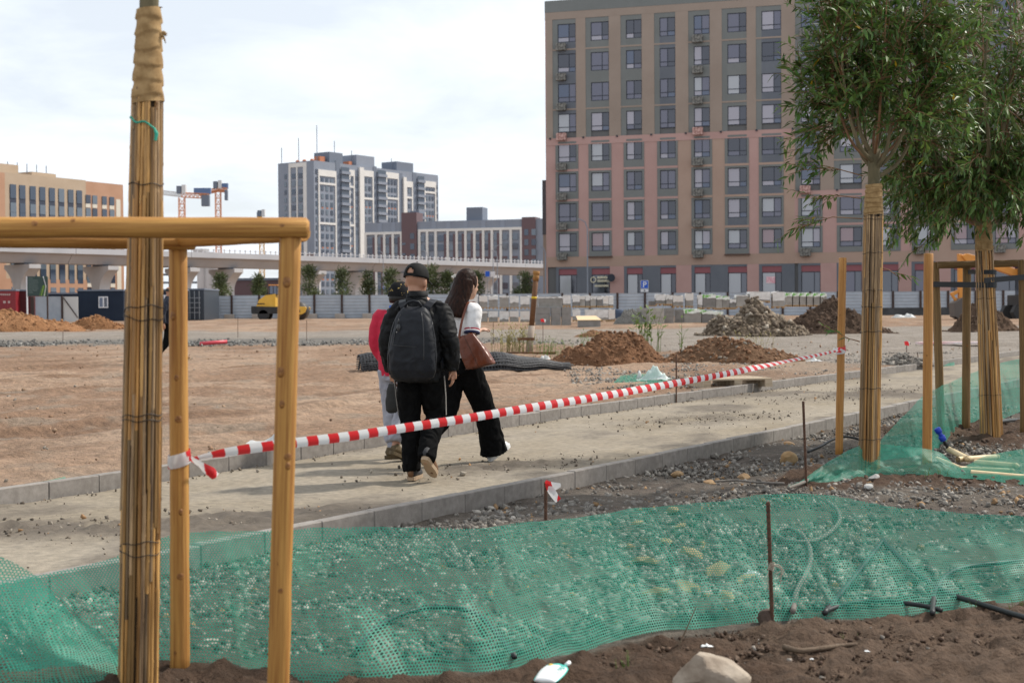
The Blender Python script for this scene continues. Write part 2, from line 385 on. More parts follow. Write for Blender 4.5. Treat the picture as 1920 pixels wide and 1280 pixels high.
scatter('gravel', 'loose grey and ochre gravel between the near kerb and the green net', 'gravel', 170000, (-5, 9), (5.2, 19),
        lambda x, y: (vof(x, y) > V_NEAR+.1) & (y > netline(x)+.24) & infov(x, y) & (RNG.random(len(x)) < .30+.70*sstep(-.5, .35, fbm(x*1.4, y*1.4, s=61))) & ((RNG.random(len(x)) < .12) | (np.hypot(x-3.3, y-11.2) > .7) & (np.hypot(x-5, y-14.6) > 1.2)),
        (.004, .027), GREYS, [5, 5, 3, .8, 1.0], power=3.6)
scatter('gravel', 'coarse stony ground lying right behind the long green net', 'gravel', 42000, (-2.6, 2.2), (5.2, 9.0),
        lambda x, y: (vof(x, y) > V_NEAR+.1) & (y > netline(x)+.24) & infov(x, y) & (RNG.random(len(x)) < sstep(-.9, .5, fbm(x*1.1, y*1.1, s=67)+.5*sstep(1.2, -.5, x))), (.005, .028), [(.24, .22, .19), (.17, .15, .13), (.10, .088, .075), (.31, .285, .25)], [4, 4, 4, .8], power=3.4)
def pathz(x, y): return gbase(y)+.01
scatter('path_grit', 'grit and small clods scattered over the dusty path', 'grit', 130000, (-6, 12), (6, 26),
        lambda x, y: (vof(x, y) < V_NEAR-.05) & (vof(x, y) > vfar(uof(x, y))+.05) & infov(x, y) & (RNG.random(len(x)) < .007+.9*np.maximum.reduce([patchf(x, y), .5*np.exp(-((vof(x, y)-V_NEAR)/.16)**2), .7*np.exp(-((vof(x, y)-vfar(uof(x, y)))/.16)**2)])),
        (.003, .017), [(.17, .14, .11), (.12, .10, .08), (.30, .26, .21), (.34, .20, .10)], [5, 4, 3, .5], zf=pathz, power=3.2)
scatter('soil_clods', 'crumbly dark brown soil clods in front of the green net', 'soil', 40000, (-3.5, 4.5), (4.0, 8.2),
        lambda x, y: (y < netline(x)-.01) & infov(x, y, .12), (.003, .014), [(.095, .062, .043), (.075, .048, .034), (.125, .088, .064), (.26, .23, .20)], [5, 4, 3, .25], sink=.2, flat=.8, power=3.5)
scatter('soil_clods', 'dark soil clods heaped around the two young trees on the right', 'soil', 5000, (2, 7.5), (10.2, 17),
        lambda x, y: (vof(x, y) > V_NEAR+.6) & ((np.hypot(x-3.3, y-11.2) < .85) | (np.hypot(x-5.1, y-14.6) < 1.4)), (.004, .026), [(.095, .065, .045), (.075, .05, .036), (.12, .085, .062), (.3, .27, .24)], [5, 4, 3, .4], flat=.8, power=3)
scatter('kerb_rubble', 'stony crumbs lying along the outer side of the far kerb', 'rubble', 22000, (-6, 13), (8, 34),
        lambda x, y: (vof(x, y) < vfar(uof(x, y))-.09) & (vof(x, y) > vfar(uof(x, y))-.75) & infov(x, y) & (RNG.random(len(x)) < np.exp((vof(x, y)-vfar(uof(x, y)))*3.5)), (.005, .03), [(.26, .23, .19), (.19, .155, .12), (.36, .33, .29)], [4, 4, 2], power=2.8)
scatter('dirt_clods', 'scattered clods and pebbles on the bare tan site', 'clods', 3500, (-16, 16), (10, 45),
        lambda x, y: (vof(x, y) < vfar(uof(x, y))-.3) & infov(x, y), (.006, .034), [(.24, .15, .095), (.30, .2, .13), (.27, .24, .20), (.15, .1, .07)], [5, 3, 2, 2], power=4)
scatter('road_gravel', 'coarse dark gravel along the edge of the grey site road', 'gravel', 9000, (-24, 8), (44, 56),
        lambda x, y: (y > road_near(x)-.6) & (y < road_near(x)+8) & infov(x, y) & (RNG.random(len(x)) < np.exp(-np.abs(y-road_near(x)-2)*.4)), (.02, .07), [(.16, .155, .145), (.23, .22, .2), (.1, .095, .09)], [4, 3, 3], power=2.5)
scatter('gravel', 'stony grey rubble patch between the far kerb and the soil heaps', 'gravel', 22000, (1, 11), (22, 36),
        lambda x, y: (vof(x, y) < vfar(uof(x, y))-.5) & infov(x, y) & (RNG.random(len(x)) < sstep(-.3, .5, fbm(x*.5, y*.3, s=71)+.15)), (.007, .034), [(.24, .215, .185), (.17, .15, .13), (.32, .30, .27)], [4, 4, 2], power=3)

# single stones that stand out
def rock(name, label, px, py, size, col, col2, flat=.6, seed=0, sink=.25, n=3, yaw=0., sc=(1, 1, 1)):
    import bmesh
    p = gp(px, py); bm = bmesh.new(); bmesh.ops.create_icosphere(bm, subdivisions=n, radius=1)
    rs = np.random.default_rng(seed); pl = rs.normal(size=(13, 3)); pl /= np.linalg.norm(pl, axis=1)[:, None]; dd = rs.uniform(.55, .92, 13)
    for v in bm.verts:
        c = np.array(v.co)
        for a, d in zip(pl, dd):
            t = c @ a
            if t > d: c = c - a*(t-d)*.93
        c = c*(1+.03*float(fbm(c[0]*3+seed, c[1]*3, c[2]*3, o=3)))
        v.co = (c[0]*sc[0], c[1]*sc[1], c[2]*sc[2]*flat)
    me = bpy.data.meshes.new(name); bm.to_mesh(me); bm.free(); me.transform(Matrix.Scale(size, 4))
    o = obj(name, me, mat('rock_'+label[:14], col, col2, rough=.9, scale=9, bump=.5, bscale=30, bdist=.01), None, (p.x, p.y, gz(p.x, p.y)+size*flat*sc[2]*sink))
    o.rotation_euler = (0, 0, yaw); tag(o, label, 'rock'); return o
rock('rock', 'big pale sandstone rock at the bottom edge on brown soil', 1335, 1295, .145, (.22, .17, .125), (.40, .335, .265), .75, 8, .40, 4, .5, (1.05, .75, 1.0))
rock('rock', 'blocky ochre rock on the gravel left of the right-hand bare stake', 1478, 868, .085, (.27, .16, .07), (.36, .25, .13), .9, 5, .4, 3, .5)
for i, (px, py, s) in enumerate([(1195, 985, .05), (1262, 960, .05), (1330, 908, .055), (1270, 892, .06), (1395, 897, .06), (1125, 897, .06), (1480, 835, .07)]):
    rock('rock', ['flat ochre stone just above the net', 'brownish stone above the middle of the net', 'ochre stone below the thin right rebar', 'ochre stone beside the near kerb', 'long ochre stone in mid gravel', 'ochre stone touching the near kerb by the flagged rod', 'ochre stone heap by the near kerb'][i],
         px, py, s, (.26, .15, .07), (.36, .24, .13), .6, 20+i, .3, 2)
rock('rock', 'small round pale stone on the path behind the walking man', 868, 893, .035, (.22, .19, .15), (.33, .29, .23), .9, 40, .7, 2)
rock('rock', 'pale stone leaning on the far kerb near the pallet', 1342, 742, .09, (.35, .31, .26), (.48, .44, .38), .8, 41, .6, 2)
rock('rock', 'small grey stone lying on the soil by the netted trunk', 1640, 900, .05, (.32, .31, .29), (.45, .43, .4), .7, 42, .5, 2)
rock('rock', 'little pale stone with an ochre neighbour on the soil mound', 1628, 917, .04, (.36, .35, .33), (.5, .49, .46), .8, 43, .5, 2)
rock('rock', 'dark earth lump at the foot of the tied rebar post', 1437, 1168, .045, (.06, .04, .03), (.09, .06, .045), 1., 44, .5, 2)
# broken ochre slabs seen through the net
slabs = [(1210, 1100, .10), (1250, 1060, .07), (1300, 1085, .09), (1345, 1120, .11), (1290, 1150, .10), (1395, 1128, .07), (1360, 1165, .08), (1230, 1160, .09), (1275, 1030, .06)]
for i, (px, py, s) in enumerate(slabs):
    o = rock('stone_slab', 'broken flat ochre slab seen through the green net', px, py-40, s*.85, (.24, .165, .08), (.36, .27, .15), .45, 60+i, .5, 1, i*1.3, (1.2, .75, 1)); o.rotation_euler = (random.uniform(-.5, .2), random.uniform(-.4, .4), i*1.3); tag(o, cat='stone slab', group='ochre slabs behind the net')

# ================================================================== HEAPS
def heap(name, label, pxl, pxr, pytop, pybase, col, col2, depth=.6, nz=.16, seed=1, clods=None, peak=.5, pw=1.15, skew=None):
    c = gp((pxl+pxr)/2, pybase); rx = (pxr-pxl)/2/F*c.y; ry = rx*depth; cy = c.y+ry*.9; cx = at((pxl+pxr)/2, pybase, cy).x; z0 = gz(cx, cy)
    rx *= cy/c.y
    h = at((pxl+pxr)/2, pytop, cy).z-z0
    nr, na = 70, 170; r = np.linspace(0, 1.08, nr)[:, None]; a = np.linspace(0, 2*np.pi, na)[None]
    X = rx*r*np.cos(a)*(1+.10*vn(np.cos(a)*1.7+seed, np.sin(a)*1.7)); Y = ry*r*np.sin(a)
    off = (peak-.5)*2*rx
    q = np.clip(np.hypot((X-off*(1-r))/rx, Y/ry), 0, 1.1)
    Z = h*np.clip(1-q, -.05, 1)**pw
    Z = Z+h*(nz*fbm(X/rx*2.3+seed*7, Y/rx*2.3, o=5, s=seed)+.07*np.abs(fbm(X/rx*9+seed*3, Y/rx*9, o=4, s=seed+6))+.05*fbm(X/rx*24, Y/rx*24+seed, o=2, s=seed+8))*np.clip((1.08-q)*3, 0, 1)
    if skew: Z = Z*(1+skew*fbm(X/rx*1.1+seed, Y/rx*1.1, o=2, s=seed+4))
    Z[-1] = -.15
    m = mat('heap_'+label[:18], col, col2, rough=.95, scale=1.6 if rx > 2 else 3, bump=1., bscale=9, bdist=.14, spec=.1, ramp=(.3, .7), detail=9)
    root = obj(name, grid_mesh(name, np.stack([X, Y, Z], -1), m, True), None, None, (cx, cy, z0)); tag(root, label, 'heap')
    if clods:
        n, s0, s1, pal, wts = clods
        ang = RNG.uniform(0, 2*np.pi, n); rr = RNG.random(n)**.6*1.12; i = np.clip((rr/1.08*(nr-1)).astype(int), 0, nr-1); j = ((ang/(2*np.pi))*(na-1)).astype(int)
        P = np.stack([X[i, j], Y[i, j], np.maximum(Z[i, j], 0)], -1); s = s0+(s1-s0)*RNG.random(n)**3.2; P[:, 2] += s*.2
        tag(obj('clods', stones_mesh('clods', P, s, pick_cols(n, pal, wts), m_stone, .75, .42, 'rubble' in label), None, root), kind='stuff')
    return root
OR = [(.27, .135, .062), (.22, .105, .05), (.33, .18, .09)]
heap('soil_heap', 'long orange-brown soil heap in front of the red container', -140, 160, 578, 622, (.24, .115, .053), (.36, .19, .095), .5, .2, 2, (900, .02, .12, OR, [3, 3, 2]), .52, .85, .2)
heap('soil_heap', 'smaller orange-brown soil heap before the dark blue cabin', 120, 240, 585, 617, (.23, .11, .05), (.34, .18, .09), .6, .2, 3, (500, .02, .12, OR, [3, 3, 2]), .5, .8, .2)
BR = [(.20, .105, .055), (.155, .08, .045), (.25, .14, .08), (.2, .18, .15)]
heap('soil_heap', 'reddish brown soil heap with weeds right of the rusty post', 1020, 1275, 620, 684, (.15, .078, .043), (.24, .125, .068), .55, .22, 4, (1500, .008, .055, BR, [4, 4, 3, .8]), .44, .95, .25)
heap('soil_heap', 'low lumpy brown soil heap behind the barrier tape', 1240, 1510, 632, 682, (.135, .078, .046), (.21, .125, .075), .5, .25, 5, (1500, .008, .06, BR, [4, 4, 3, 1.5]), .48, .7, .25)
RB = [(.24, .19, .14), (.19, .15, .11), (.15, .115, .085), (.36, .31, .25)]
heap('rubble_heap', 'rubble heap of grey-brown earth and broken concrete beside pallets', 1318, 1515, 574, 630, (.12, .09, .063), (.20, .155, .11), .7, .2, 6, (2600, .012, .13, RB, [3, 4, 5, .8]), .5, .75, .2)
heap('soil_heap', 'tall dark brown soil heap right of the rubble', 1450, 1675, 556, 626, (.060, .040, .029), (.098, .064, .044), .7, .10, 7, (600, .02, .09, [(.07, .047, .034), (.095, .062, .043)], [1, 1]), .5, 1.15)
heap('soil_heap', 'dark soil heap behind the framed right tree', 1775, 1915, 560, 622, (.085, .055, .038), (.13, .085, .058), .7, .14, 8, (500, .02, .09, [(.09, .058, .04), (.12, .08, .055)], [1, 1]), .45, 1.0)
heap('soil_heap', 'grey gravelly heap beyond the far kerb between stake and tree', 1640, 1740, 664, 686, (.17, .15, .13), (.26, .235, .205), .5, .2, 9, (700, .015, .07, [(.24, .22, .19), (.18, .16, .14)], [1, 1]), .5, .8)
heap('soil_heap', 'small brown heap on the tan ground near the wooden crate lid', 1075, 1150, 618, 632, (.2, .11, .06), (.28, .16, .09), .6, .2, 10, None, .5, .8)

# ================================================================== GREEN NETS
def net_material(name, col, cell, hole, transl=.45):
    m = bpy.data.materials.new(name); m.use_nodes = True; nt = m.node_tree; N = nt.nodes; L = nt.links; N.clear()
    o = N.new('ShaderNodeOutputMaterial'); uv = N.new('ShaderNodeUVMap'); uv.uv_map = 'UVMap'
    def vm(op, a, b=None):
        n = N.new('ShaderNodeVectorMath'); n.operation = op
        for i, q in enumerate((a, b)):
            if q is None: continue
            if isinstance(q, tuple): n.inputs[i].default_value = q
            else: L.new(q, n.inputs[i])
        return n.outputs['Value'] if op == 'DOT_PRODUCT' else n.outputs['Vector']
    def mm(op, a, b):
        n = N.new('ShaderNodeMath'); n.operation = op
        for i, q in enumerate((a, b)):
            if isinstance(q, (int, float)): n.inputs[i].default_value = q
            else: L.new(q, n.inputs[i])
        return n.outputs[0]
    p = vm('MULTIPLY', uv.outputs[0], (1/cell, 1/cell, 0)); r = (1, 1.7320508, 1); h = (.5, .8660254, 0)
    a = vm('SUBTRACT', vm('MODULO', p, r), h); b = vm('SUBTRACT', vm('MODULO', vm('SUBTRACT', p, h), r), h)
    a = vm('MULTIPLY', a, (1, 1, 0)); b = vm('MULTIPLY', b, (1, 1, 0))
    da = vm('DOT_PRODUCT', a, a); db = vm('DOT_PRODUCT', b, b)
    d2 = mm('MINIMUM', da, db); isop = mm('LESS_THAN', d2, hole*hole)
    nn = N.new('ShaderNodeTexNoise'); nn.inputs['Scale'].default_value = 5; L.new(uv.outputs[0], nn.inputs['Vector'])
    cr = N.new('ShaderNodeValToRGB'); cr.color_ramp.elements[0].color = (col[0]*.7, col[1]*.8, col[2]*.8, 1); cr.color_ramp.elements[1].color = (col[0]*1.5+.03, col[1]*1.12, col[2]*1.12, 1)
    L.new(nn.outputs['Fac'], cr.inputs[0])
    bs = N.new('ShaderNodeBsdfPrincipled'); bs.inputs['Roughness'].default_value = .5; bs.inputs['Specular IOR Level'].default_value = .35; L.new(cr.outputs[0], bs.inputs['Base Color'])
    ts = N.new('ShaderNodeBsdfTranslucent'); L.new(cr.outputs[0], ts.inputs[0])
    m1 = N.new('ShaderNodeMixShader'); m1.inputs[0].default_value = transl; L.new(bs.outputs[0], m1.inputs[1]); L.new(ts.outputs[0], m1.inputs[2])
    tr = N.new('ShaderNodeBsdfTransparent'); m2 = N.new('ShaderNodeMixShader'); L.new(isop, m2.inputs[0]); L.new(m1.outputs[0], m2.inputs[1]); L.new(tr.outputs[0], m2.inputs[2])
    L.new(m2.outputs[0], o.inputs[0]); return m
m_net = net_material('green_net', (.045, .41, .285), .0125, .36)
def net_sheet(name, label, base, top, wr=.02, bulge=0., n=260, rows=40, seed=0, m=None, fold=0., tube=0):
    """base, top: matching lists of 3D points; the sheet hangs between them."""
    k = len(base); ts = np.linspace(0, k-1, n)
    def ip(P): P = np.array([tuple(q) for q in P]); 
    B = np.array([tuple(q) for q in base]); T = np.array([tuple(q) for q in top])
    def cub(P):
        i = np.clip(ts.astype(int), 0, k-2); f = ts-i
        p0 = P[np.clip(i-1, 0, k-1)]; p1 = P[i]; p2 = P[i+1]; p3 = P[np.clip(i+2, 0, k-1)]; f = f[:, None]
        return .5*((2*p1)+(-p0+p2)*f+(2*p0-5*p1+4*p2-p3)*f**2+(-p0+3*p1-3*p2+p3)*f**3)
    B = cub(B); T = cub(T); s = np.linspace(0, 1, rows)[None, :, None]
    P = B[:, None]*(1-s)+T[:, None]*s
    du = np.concatenate([[0], np.cumsum(np.linalg.norm(np.diff((B+T)/2, axis=0), axis=1))])
    hh = np.linalg.norm(T-B, axis=1)[:, None]*s[..., 0]
    U = np.repeat(du[:, None], rows, 1)
    S = s[..., 0]
    nx = fbm(U*3.1+seed, S*1.5, o=4, s=seed)*wr+fold*fbm(U*7+hh*3, S*.7, o=3, s=seed+3)*(1-.3*S)
    P[..., 1] += nx*np.sin(np.pi*np.clip(S*.85+.12, 0, 1))+bulge*np.sin(np.pi*S)
    P[..., 2] += .16*wr*fbm(U*2.3+seed*3, S*2, o=4, s=seed+9)
    P[..., 0] += .2*nx
    o = obj(name, grid_mesh(name, P, m or m_net, True, None, np.stack([U+5.0, hh+5.0], -1)))
    return tag(o, label, 'net')
spec = [(-90, 5.3, 1110), (0, 5.33, 1094), (69, 5.38, 1077), (206, 5.42, 1043), (330, 5.45, 1000), (540, 5.25, 990), (700, 5.17, 987), (900, 5.27, 985), (1000, 5.45, 976), (1200, 5.9, 955), (1350, 6.08, 937), (1450, 6.16, 924), (1560, 6.2, 930), (1700, 6.3, 950), (1920, 6.55, 967), (2020, 6.68, 972)]
bs, tp = [], []
for px, Yb, pt in spec:
    x = at(px, 1180, Yb).x; bs.append((x, Yb, gz(x, Yb)-.012)); tp.append(tuple(at(px, pt, Yb+.26)))
net1 = net_sheet('safety_net', 'long green mesh net standing low across the whole foreground', bs, tp, wr=.055, n=420, rows=60, seed=2, fold=.04, bulge=.05)
bs2, tp2 = [], []
for px, pt, Yt in [(-120, 1000, 5.0), (-40, 1026, 5.02), (69, 1080, 5.08), (127, 1140, 5.12), (200, 1190, 5.2), (250, 1235, 5.24)]:
    t = at(px, pt, Yt); tp2.append(tuple(t)); bs2.append((t.x-.02, Yt-.38, gz(t.x, Yt-.38)-.01))
net_sheet('safety_net', 'folded end of green net sloping down left of the near trunk', bs2, tp2, wr=.05, n=160, rows=40, seed=5, fold=.05)
b3 = [(1476, 916), (1520, 912), (1560, 906), (1620, 895), (1700, 890), (1760, 893), (1800, 897), (1850, 902), (1930, 909), (2010, 915)]
t3 = [(1480, 908, .03), (1520, 890, .1), (1560, 862, .22), (1615, 836, .16), (1700, 836, .12), (1760, 846, .25), (1800, 872, .4), (1850, 852, .7), (1930, 842, .8), (2010, 842, .8)]
net_sheet('safety_net', 'green net wrapped low around the foot of the middle reed-clad tree', [tuple(gp(*q)+Vector((0, 0, .0))) for q in b3], [tuple(at(q[0], q[1], min(gp(*b).y+q[2], gp(*b).y+q[2]))) for q, b in zip(t3, b3)], wr=.05, n=220, rows=36, seed=8, fold=.04)
b4 = [(1648, 868, 12.3), (1690, 860, 12.6), (1740, 848, 13.1), (1790, 826, 14.2), (1850, 797, 15.8), (1930, 768, 16.6), (2020, 762, 17)]
t4 = [(1642, 836, 12.3), (1690, 783, 12.65), (1735, 741, 13.2), (1775, 720, 14.3), (1840, 692, 15.9), (1930, 667, 16.7), (2020, 650, 17.1)]
net_sheet('safety_net', 'tall green net running back behind the framed right tree', [tuple(at(*q)) for q in b4], [tuple(at(*q)) for q in t4], wr=.05, n=220, rows=50, seed=12, fold=.05)
# ================================================================== STAKES, FRAMES, TREES
m_pine = mat('peeled_pine', (.27, .105, .02), (.60, .32, .08), rough=.68, scale=1.0, stretch=(70, 70, 2.2), bump=.35, bscale=1.6, bdist=.01, objvar=.08, detail=8, ramp=(.3, .72))
m_pine2 = mat('planed_pine', (.30, .125, .028), (.52, .26, .07), rough=.6, scale=1.0, stretch=(110, 110, 2.2), bump=.35, bscale=2.2, bdist=.006, objvar=.08, ramp=(.3, .72))
m_pineold = mat('weathered_pine', (.14, .08, .03), (.27, .165, .065), rough=.7, scale=1.0, stretch=(90, 90, 2.2), bump=.3, bscale=2, bdist=.008, objvar=.1)
m_knot = mat('pine_knot', (.15, .055, .012), (.34, .155, .04), rough=.6, scale=60)
def pole(name, a, b, r, m, parent=None, n=18, rt=None, knots=2, seed=0, round_end=False, kat=()):
    a = Vector(a); b = Vector(b); Ln = (b-a).length; rs = random.Random(seed); rt = rt or r
    R = []; k = 14
    for i in range(k+1):
        t = i/k; rr = r+(rt-r)*t; w = rr*.03
        R.append((rs.uniform(-w, w), rs.uniform(-w, w), Ln*t, rr*(1+rs.uniform(-.012, .012)), rr*(1+rs.uniform(-.012, .012))))
    e = R[-1]; R.append((e[0], e[1], Ln+r*.10, e[3]*.9, e[4]*.9))
    if round_end: R.append((e[0], e[1], Ln+r*.32, e[3]*.62, e[4]*.62))
    mb = MB().rings(R, n); o = mb.build(name, m, parent, True); 
    for p in o.data.polygons:
        if len(p.vertices) > 4: p.use_smooth = False
    o.location = a; o.rotation_euler = (b-a).to_track_quat('Z', 'Y').to_euler()
    qi = (b-a).to_track_quat('Z', 'Y').inverted()
    for i in range(knots+len(kat)):
        t = rs.uniform(.15, .9)*Ln; wa = rs.uniform(-.9, .9); kr = r*rs.uniform(.25, .4)
        if i >= knots: t = kat[i-knots][0]*Ln; wa = kat[i-knots][1]; kr = r*.46
        wd_ = Vector((math.sin(wa), -math.cos(wa), .0)) if abs((b-a).normalized().z) > .7 else Vector((0, -math.cos(wa), math.sin(wa)))
        ln_ = qi @ wd_; an = math.atan2(ln_.y, ln_.x)
        q = MB().rings([(0, 0, -r*.2, kr*.8, kr*1.25), (0, 0, r*.02-kr*kr*.4/r, kr*.8, kr*1.25), (0, 0, r*.028, kr*.3, kr*.5)], 12)
        kq = q.build('knot', m_knot, o, True); kq.location = (math.cos(an)*r*.975, math.sin(an)*r*.975, t)
        kq.rotation_euler = Vector((math.cos(an), math.sin(an), 0)).to_track_quat('Z', 'Y').to_euler()
    return o
# near frame: three stakes, three rails, the tree inside
A0 = at(519, 1330, 4.80); A0.z = -.03; A1 = at(545, 436, 4.78)
B0 = at(338, 1279, 5.30); B0.z = -.03; B1 = at(334, 452, 5.36)
C0 = Vector((-2.3, 4.62, -.03)); C1 = Vector((-2.3, 4.62, A1.z))
fr = thing('tree_support_frame', 'peeled pine frame of round stakes and rails in the left foreground', 'tree frame', (A0.x, A0.y, 0))
def loc_(p): return Vector(p)-Vector((A0.x, A0.y, 0))
pole('stake', loc_(A0), loc_(A1), .0375, m_pine, fr, seed=1, knots=3, rt=.036, kat=((.90, -.1), (.335, -.1), (.55, .5), (.72, -.5))); pole('stake', loc_(B0), loc_(B1), .037, m_pine, fr, seed=2, knots=3, rt=.034, kat=((.6, .15), (.25, .3), (.08, -.3))); pole('stake', loc_(C0), loc_(C1), .036, m_pine, fr, seed=3)
zr = at(560, 428, 4.78)
pole('rail', loc_(Vector((-2.42, 4.56, zr.z+.002))), loc_(at(574, 427, 4.76)), .035, m_pine, fr, seed=4, knots=3, round_end=True, kat=((.955, .15), (.5, .3), (.38, .2)))
pole('rail', loc_(Vector((B1.x-.05, B1.y+.03, zr.z-.005))), loc_(Vector((A1.x+.03, A1.y+.085, zr.z-.01))), .031, m_pine, fr, seed=5, knots=1)
pole('rail', loc_(Vector((B1.x+.06, B1.y-.005, zr.z-.015))), loc_(Vector((-2.3, 4.70, zr.z-.02))), .031, m_pine, fr, seed=6, knots=1)
# bare stakes on the right
def stake_px(label, xb, yb, xt, yt, r, seed, mt=None):
    g0 = gp(xb, yb); b = at(xt, yt, g0.y); rt = thing('wooden_stake', label, 'stake', tuple(g0))
    pole('post', Vector((0, 0, -.05)), b-g0, r, mt or m_pine2, rt, n=20, seed=seed, knots=2); return g0, b
sr0, sr1 = stake_px('bare pine stake holding the right end of the barrier tape', 1573, 852, 1580, 484, .0355, 11)
stake_px('taller pale pine stake standing in the net before the framed tree', 1738, 877, 1741, 476, .038, 12)
# frame of the far right tree
f2a, f2b, f2c = gp(1765, 806), gp(1811, 803), gp(1921, 812)
fr2 = thing('tree_support_frame', 'weathered pine frame with black straps around the far right tree', 'tree frame', (f2a.x, f2a.y, f2a.z))
def l2(p): return Vector(p)-f2a
zt = at(1752, 492, f2a.y).z
pole('stake', l2(f2a-Vector((0, 0, .05))), l2(at(1753, 492, f2a.y)), .042, m_pineold, fr2, seed=13)
pole('stake', l2(f2b-Vector((0, 0, .05))), l2(Vector((at(1813, 505, f2b.y).x, f2b.y, zt))), .042, m_pineold, fr2, seed=14)
pole('stake', l2(f2c-Vector((0, 0, .05))), l2(Vector((f2c.x-.02, f2c.y, zt))), .042, m_pineold, fr2, seed=15)
pole('rail', l2(Vector((f2a.x-.06, f2a.y-.07, zt-.03))), l2(Vector((f2c.x+.5, f2a.y-.16, zt-.01))), .036, m_pineold, fr2, seed=16)
pole('rail', l2(Vector((f2a.x-.02, f2a.y+.06, zt-.03))), l2(Vector((f2b.x+.06, f2b.y+.02, zt-.03))), .03, m_pineold, fr2, seed=17)

m_reed = mat('dry_reed', (.12, .055, .017), (.50, .285, .095), rough=.5, scale=1.0, stretch=(.6, .6, 2.2), objvar=.6, bump=.2, bscale=20, bdist=.004, ramp=(.28, .66))
m_reed2 = mat('grey_reed', (.10, .06, .032), (.42, .275, .14), rough=.6, scale=1.0, stretch=(.6, .6, 2.6), objvar=.5, bump=.2, bscale=20, bdist=.004)
m_reed3 = mat('orange_reed', (.20, .085, .02), (.52, .27, .08), rough=.45, scale=1.0, stretch=(.6, .6, 2.4), objvar=.4, bump=.2, bscale=20, bdist=.004)
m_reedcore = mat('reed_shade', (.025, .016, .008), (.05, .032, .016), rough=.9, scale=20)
m_burlap = mat('burlap', (.25, .15, .06), (.40, .26, .12), rough=.95, scale=22, bump=.5, bscale=260, bdist=.003)
m_bark = mat('willow_bark', (.10, .085, .045), (.20, .155, .085), rough=.85, scale=9, stretch=(1, 1, .35), bump=.6, bscale=40, bdist=.006)
m_barkred = mat('young_bark', (.16, .075, .035), (.24, .13, .06), rough=.6, scale=9, bump=.3, bscale=40, bdist=.004)
m_wire = mat('binding_wire', (.035, .028, .024), rough=.6, metal=.5)
m_twine = mat('green_twine', (.03, .32, .22), rough=.7)
REEDM = []
for i in range(10):
    rs = random.Random(100+i); R = []; 
    n1, n2 = rs.uniform(.25, .45), rs.uniform(.6, .85)
    for z in (0, .12, n1-.012, n1, n1+.012, .5, n2-.012, n2, n2+.012, 1.0):
        b = 1.16 if z in (n1, n2) else 1.0
        R.append((rs.uniform(-.12, .12), rs.uniform(-.12, .12), z, b*rs.uniform(.92, 1.05), b*rs.uniform(.92, 1.05)))
    REEDM.append(MB().rings(sorted(R, key=lambda q: q[2]), 7).mesh('reed', (m_reed, m_reed2, m_reed, m_reed3, m_reed2)[i % 5], True))
def reed_wrap(root, prof, lean, nreed, rr, stag, wires, seed=0, twines=()):
    """prof: list (z, radius); lean(z) -> Vector offset of the axis"""
    rs = random.Random(seed); zs = [p[0] for p in prof]; rad = lambda z: float(np.interp(z, zs, [p[1] for p in prof])); zb, zt = zs[0], zs[-1]
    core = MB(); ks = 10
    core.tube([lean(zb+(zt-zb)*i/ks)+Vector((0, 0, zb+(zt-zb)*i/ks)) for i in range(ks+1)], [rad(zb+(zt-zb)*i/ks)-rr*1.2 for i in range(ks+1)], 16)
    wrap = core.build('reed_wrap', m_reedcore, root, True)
    for j in range(nreed):
        a = 2*math.pi*j/nreed+rs.uniform(-.04, .04); z = zb-rs.uniform(0, .08)
        while z < zt-.05:
            ln = rs.uniform(*stag); z1 = min(z+ln, zt+rs.uniform(-.05, .03)); lay = rs.choice((0, 0, 0, .35, .6))*rr
            a2 = a+rs.uniform(-.09, .09)
            p = lambda zz, aa: lean(zz)+Vector((math.cos(aa)*(rad(zz)+lay-rr*.8), math.sin(aa)*(rad(zz)+lay-rr*.8), zz))
            p0, p1 = p(z, a), p(z1, a2); d = p1-p0
            o = obj('reed', rs.choice(REEDM), None, wrap); q = rr*rs.uniform(.75, 1.15)
            o.matrix_local = Matrix.Translation(p0) @ d.to_track_quat('Z', 'Y').to_matrix().to_4x4() @ Matrix.Diagonal((q, q, d.length, 1))
            z = z1-rs.uniform(.0, .02)
    for (zw, tl, loose) in wires:
        pts = []
        for k in range(29):
            a = 2*math.pi*k/28; pts.append(lean(zw)+Vector((math.cos(a)*(rad(zw)+rr*.55+loose*.5*(1+math.sin(a*2+zw*9))), math.sin(a)*(rad(zw)+rr*.55+loose*.3), zw+tl*math.cos(a+1)+.004*math.sin(5*a))))
        MB().tube(pts, .0018 if rad(zw) < .075 else .0024, 5, False).build('wire_tie', m_wire, wrap)
    for zw in twines:
        pts = [lean(zw)+Vector((math.cos(a)*(rad(zw)+rr*.7), math.sin(a)*(rad(zw)+rr*.7), zw-.035*k/11+.006*math.sin(k))) for k, a in enumerate(np.linspace(-2.9, -.9, 12))]
        tw = MB().tube(pts, .0035, 5); e = pts[-1]; tw.tube([e, e+Vector((.01, -.008, -.02)), e+Vector((.006, -.012, -.045))], [.004, .007, .005], 6)
        tw.build('twine', m_twine, wrap)
    return wrap
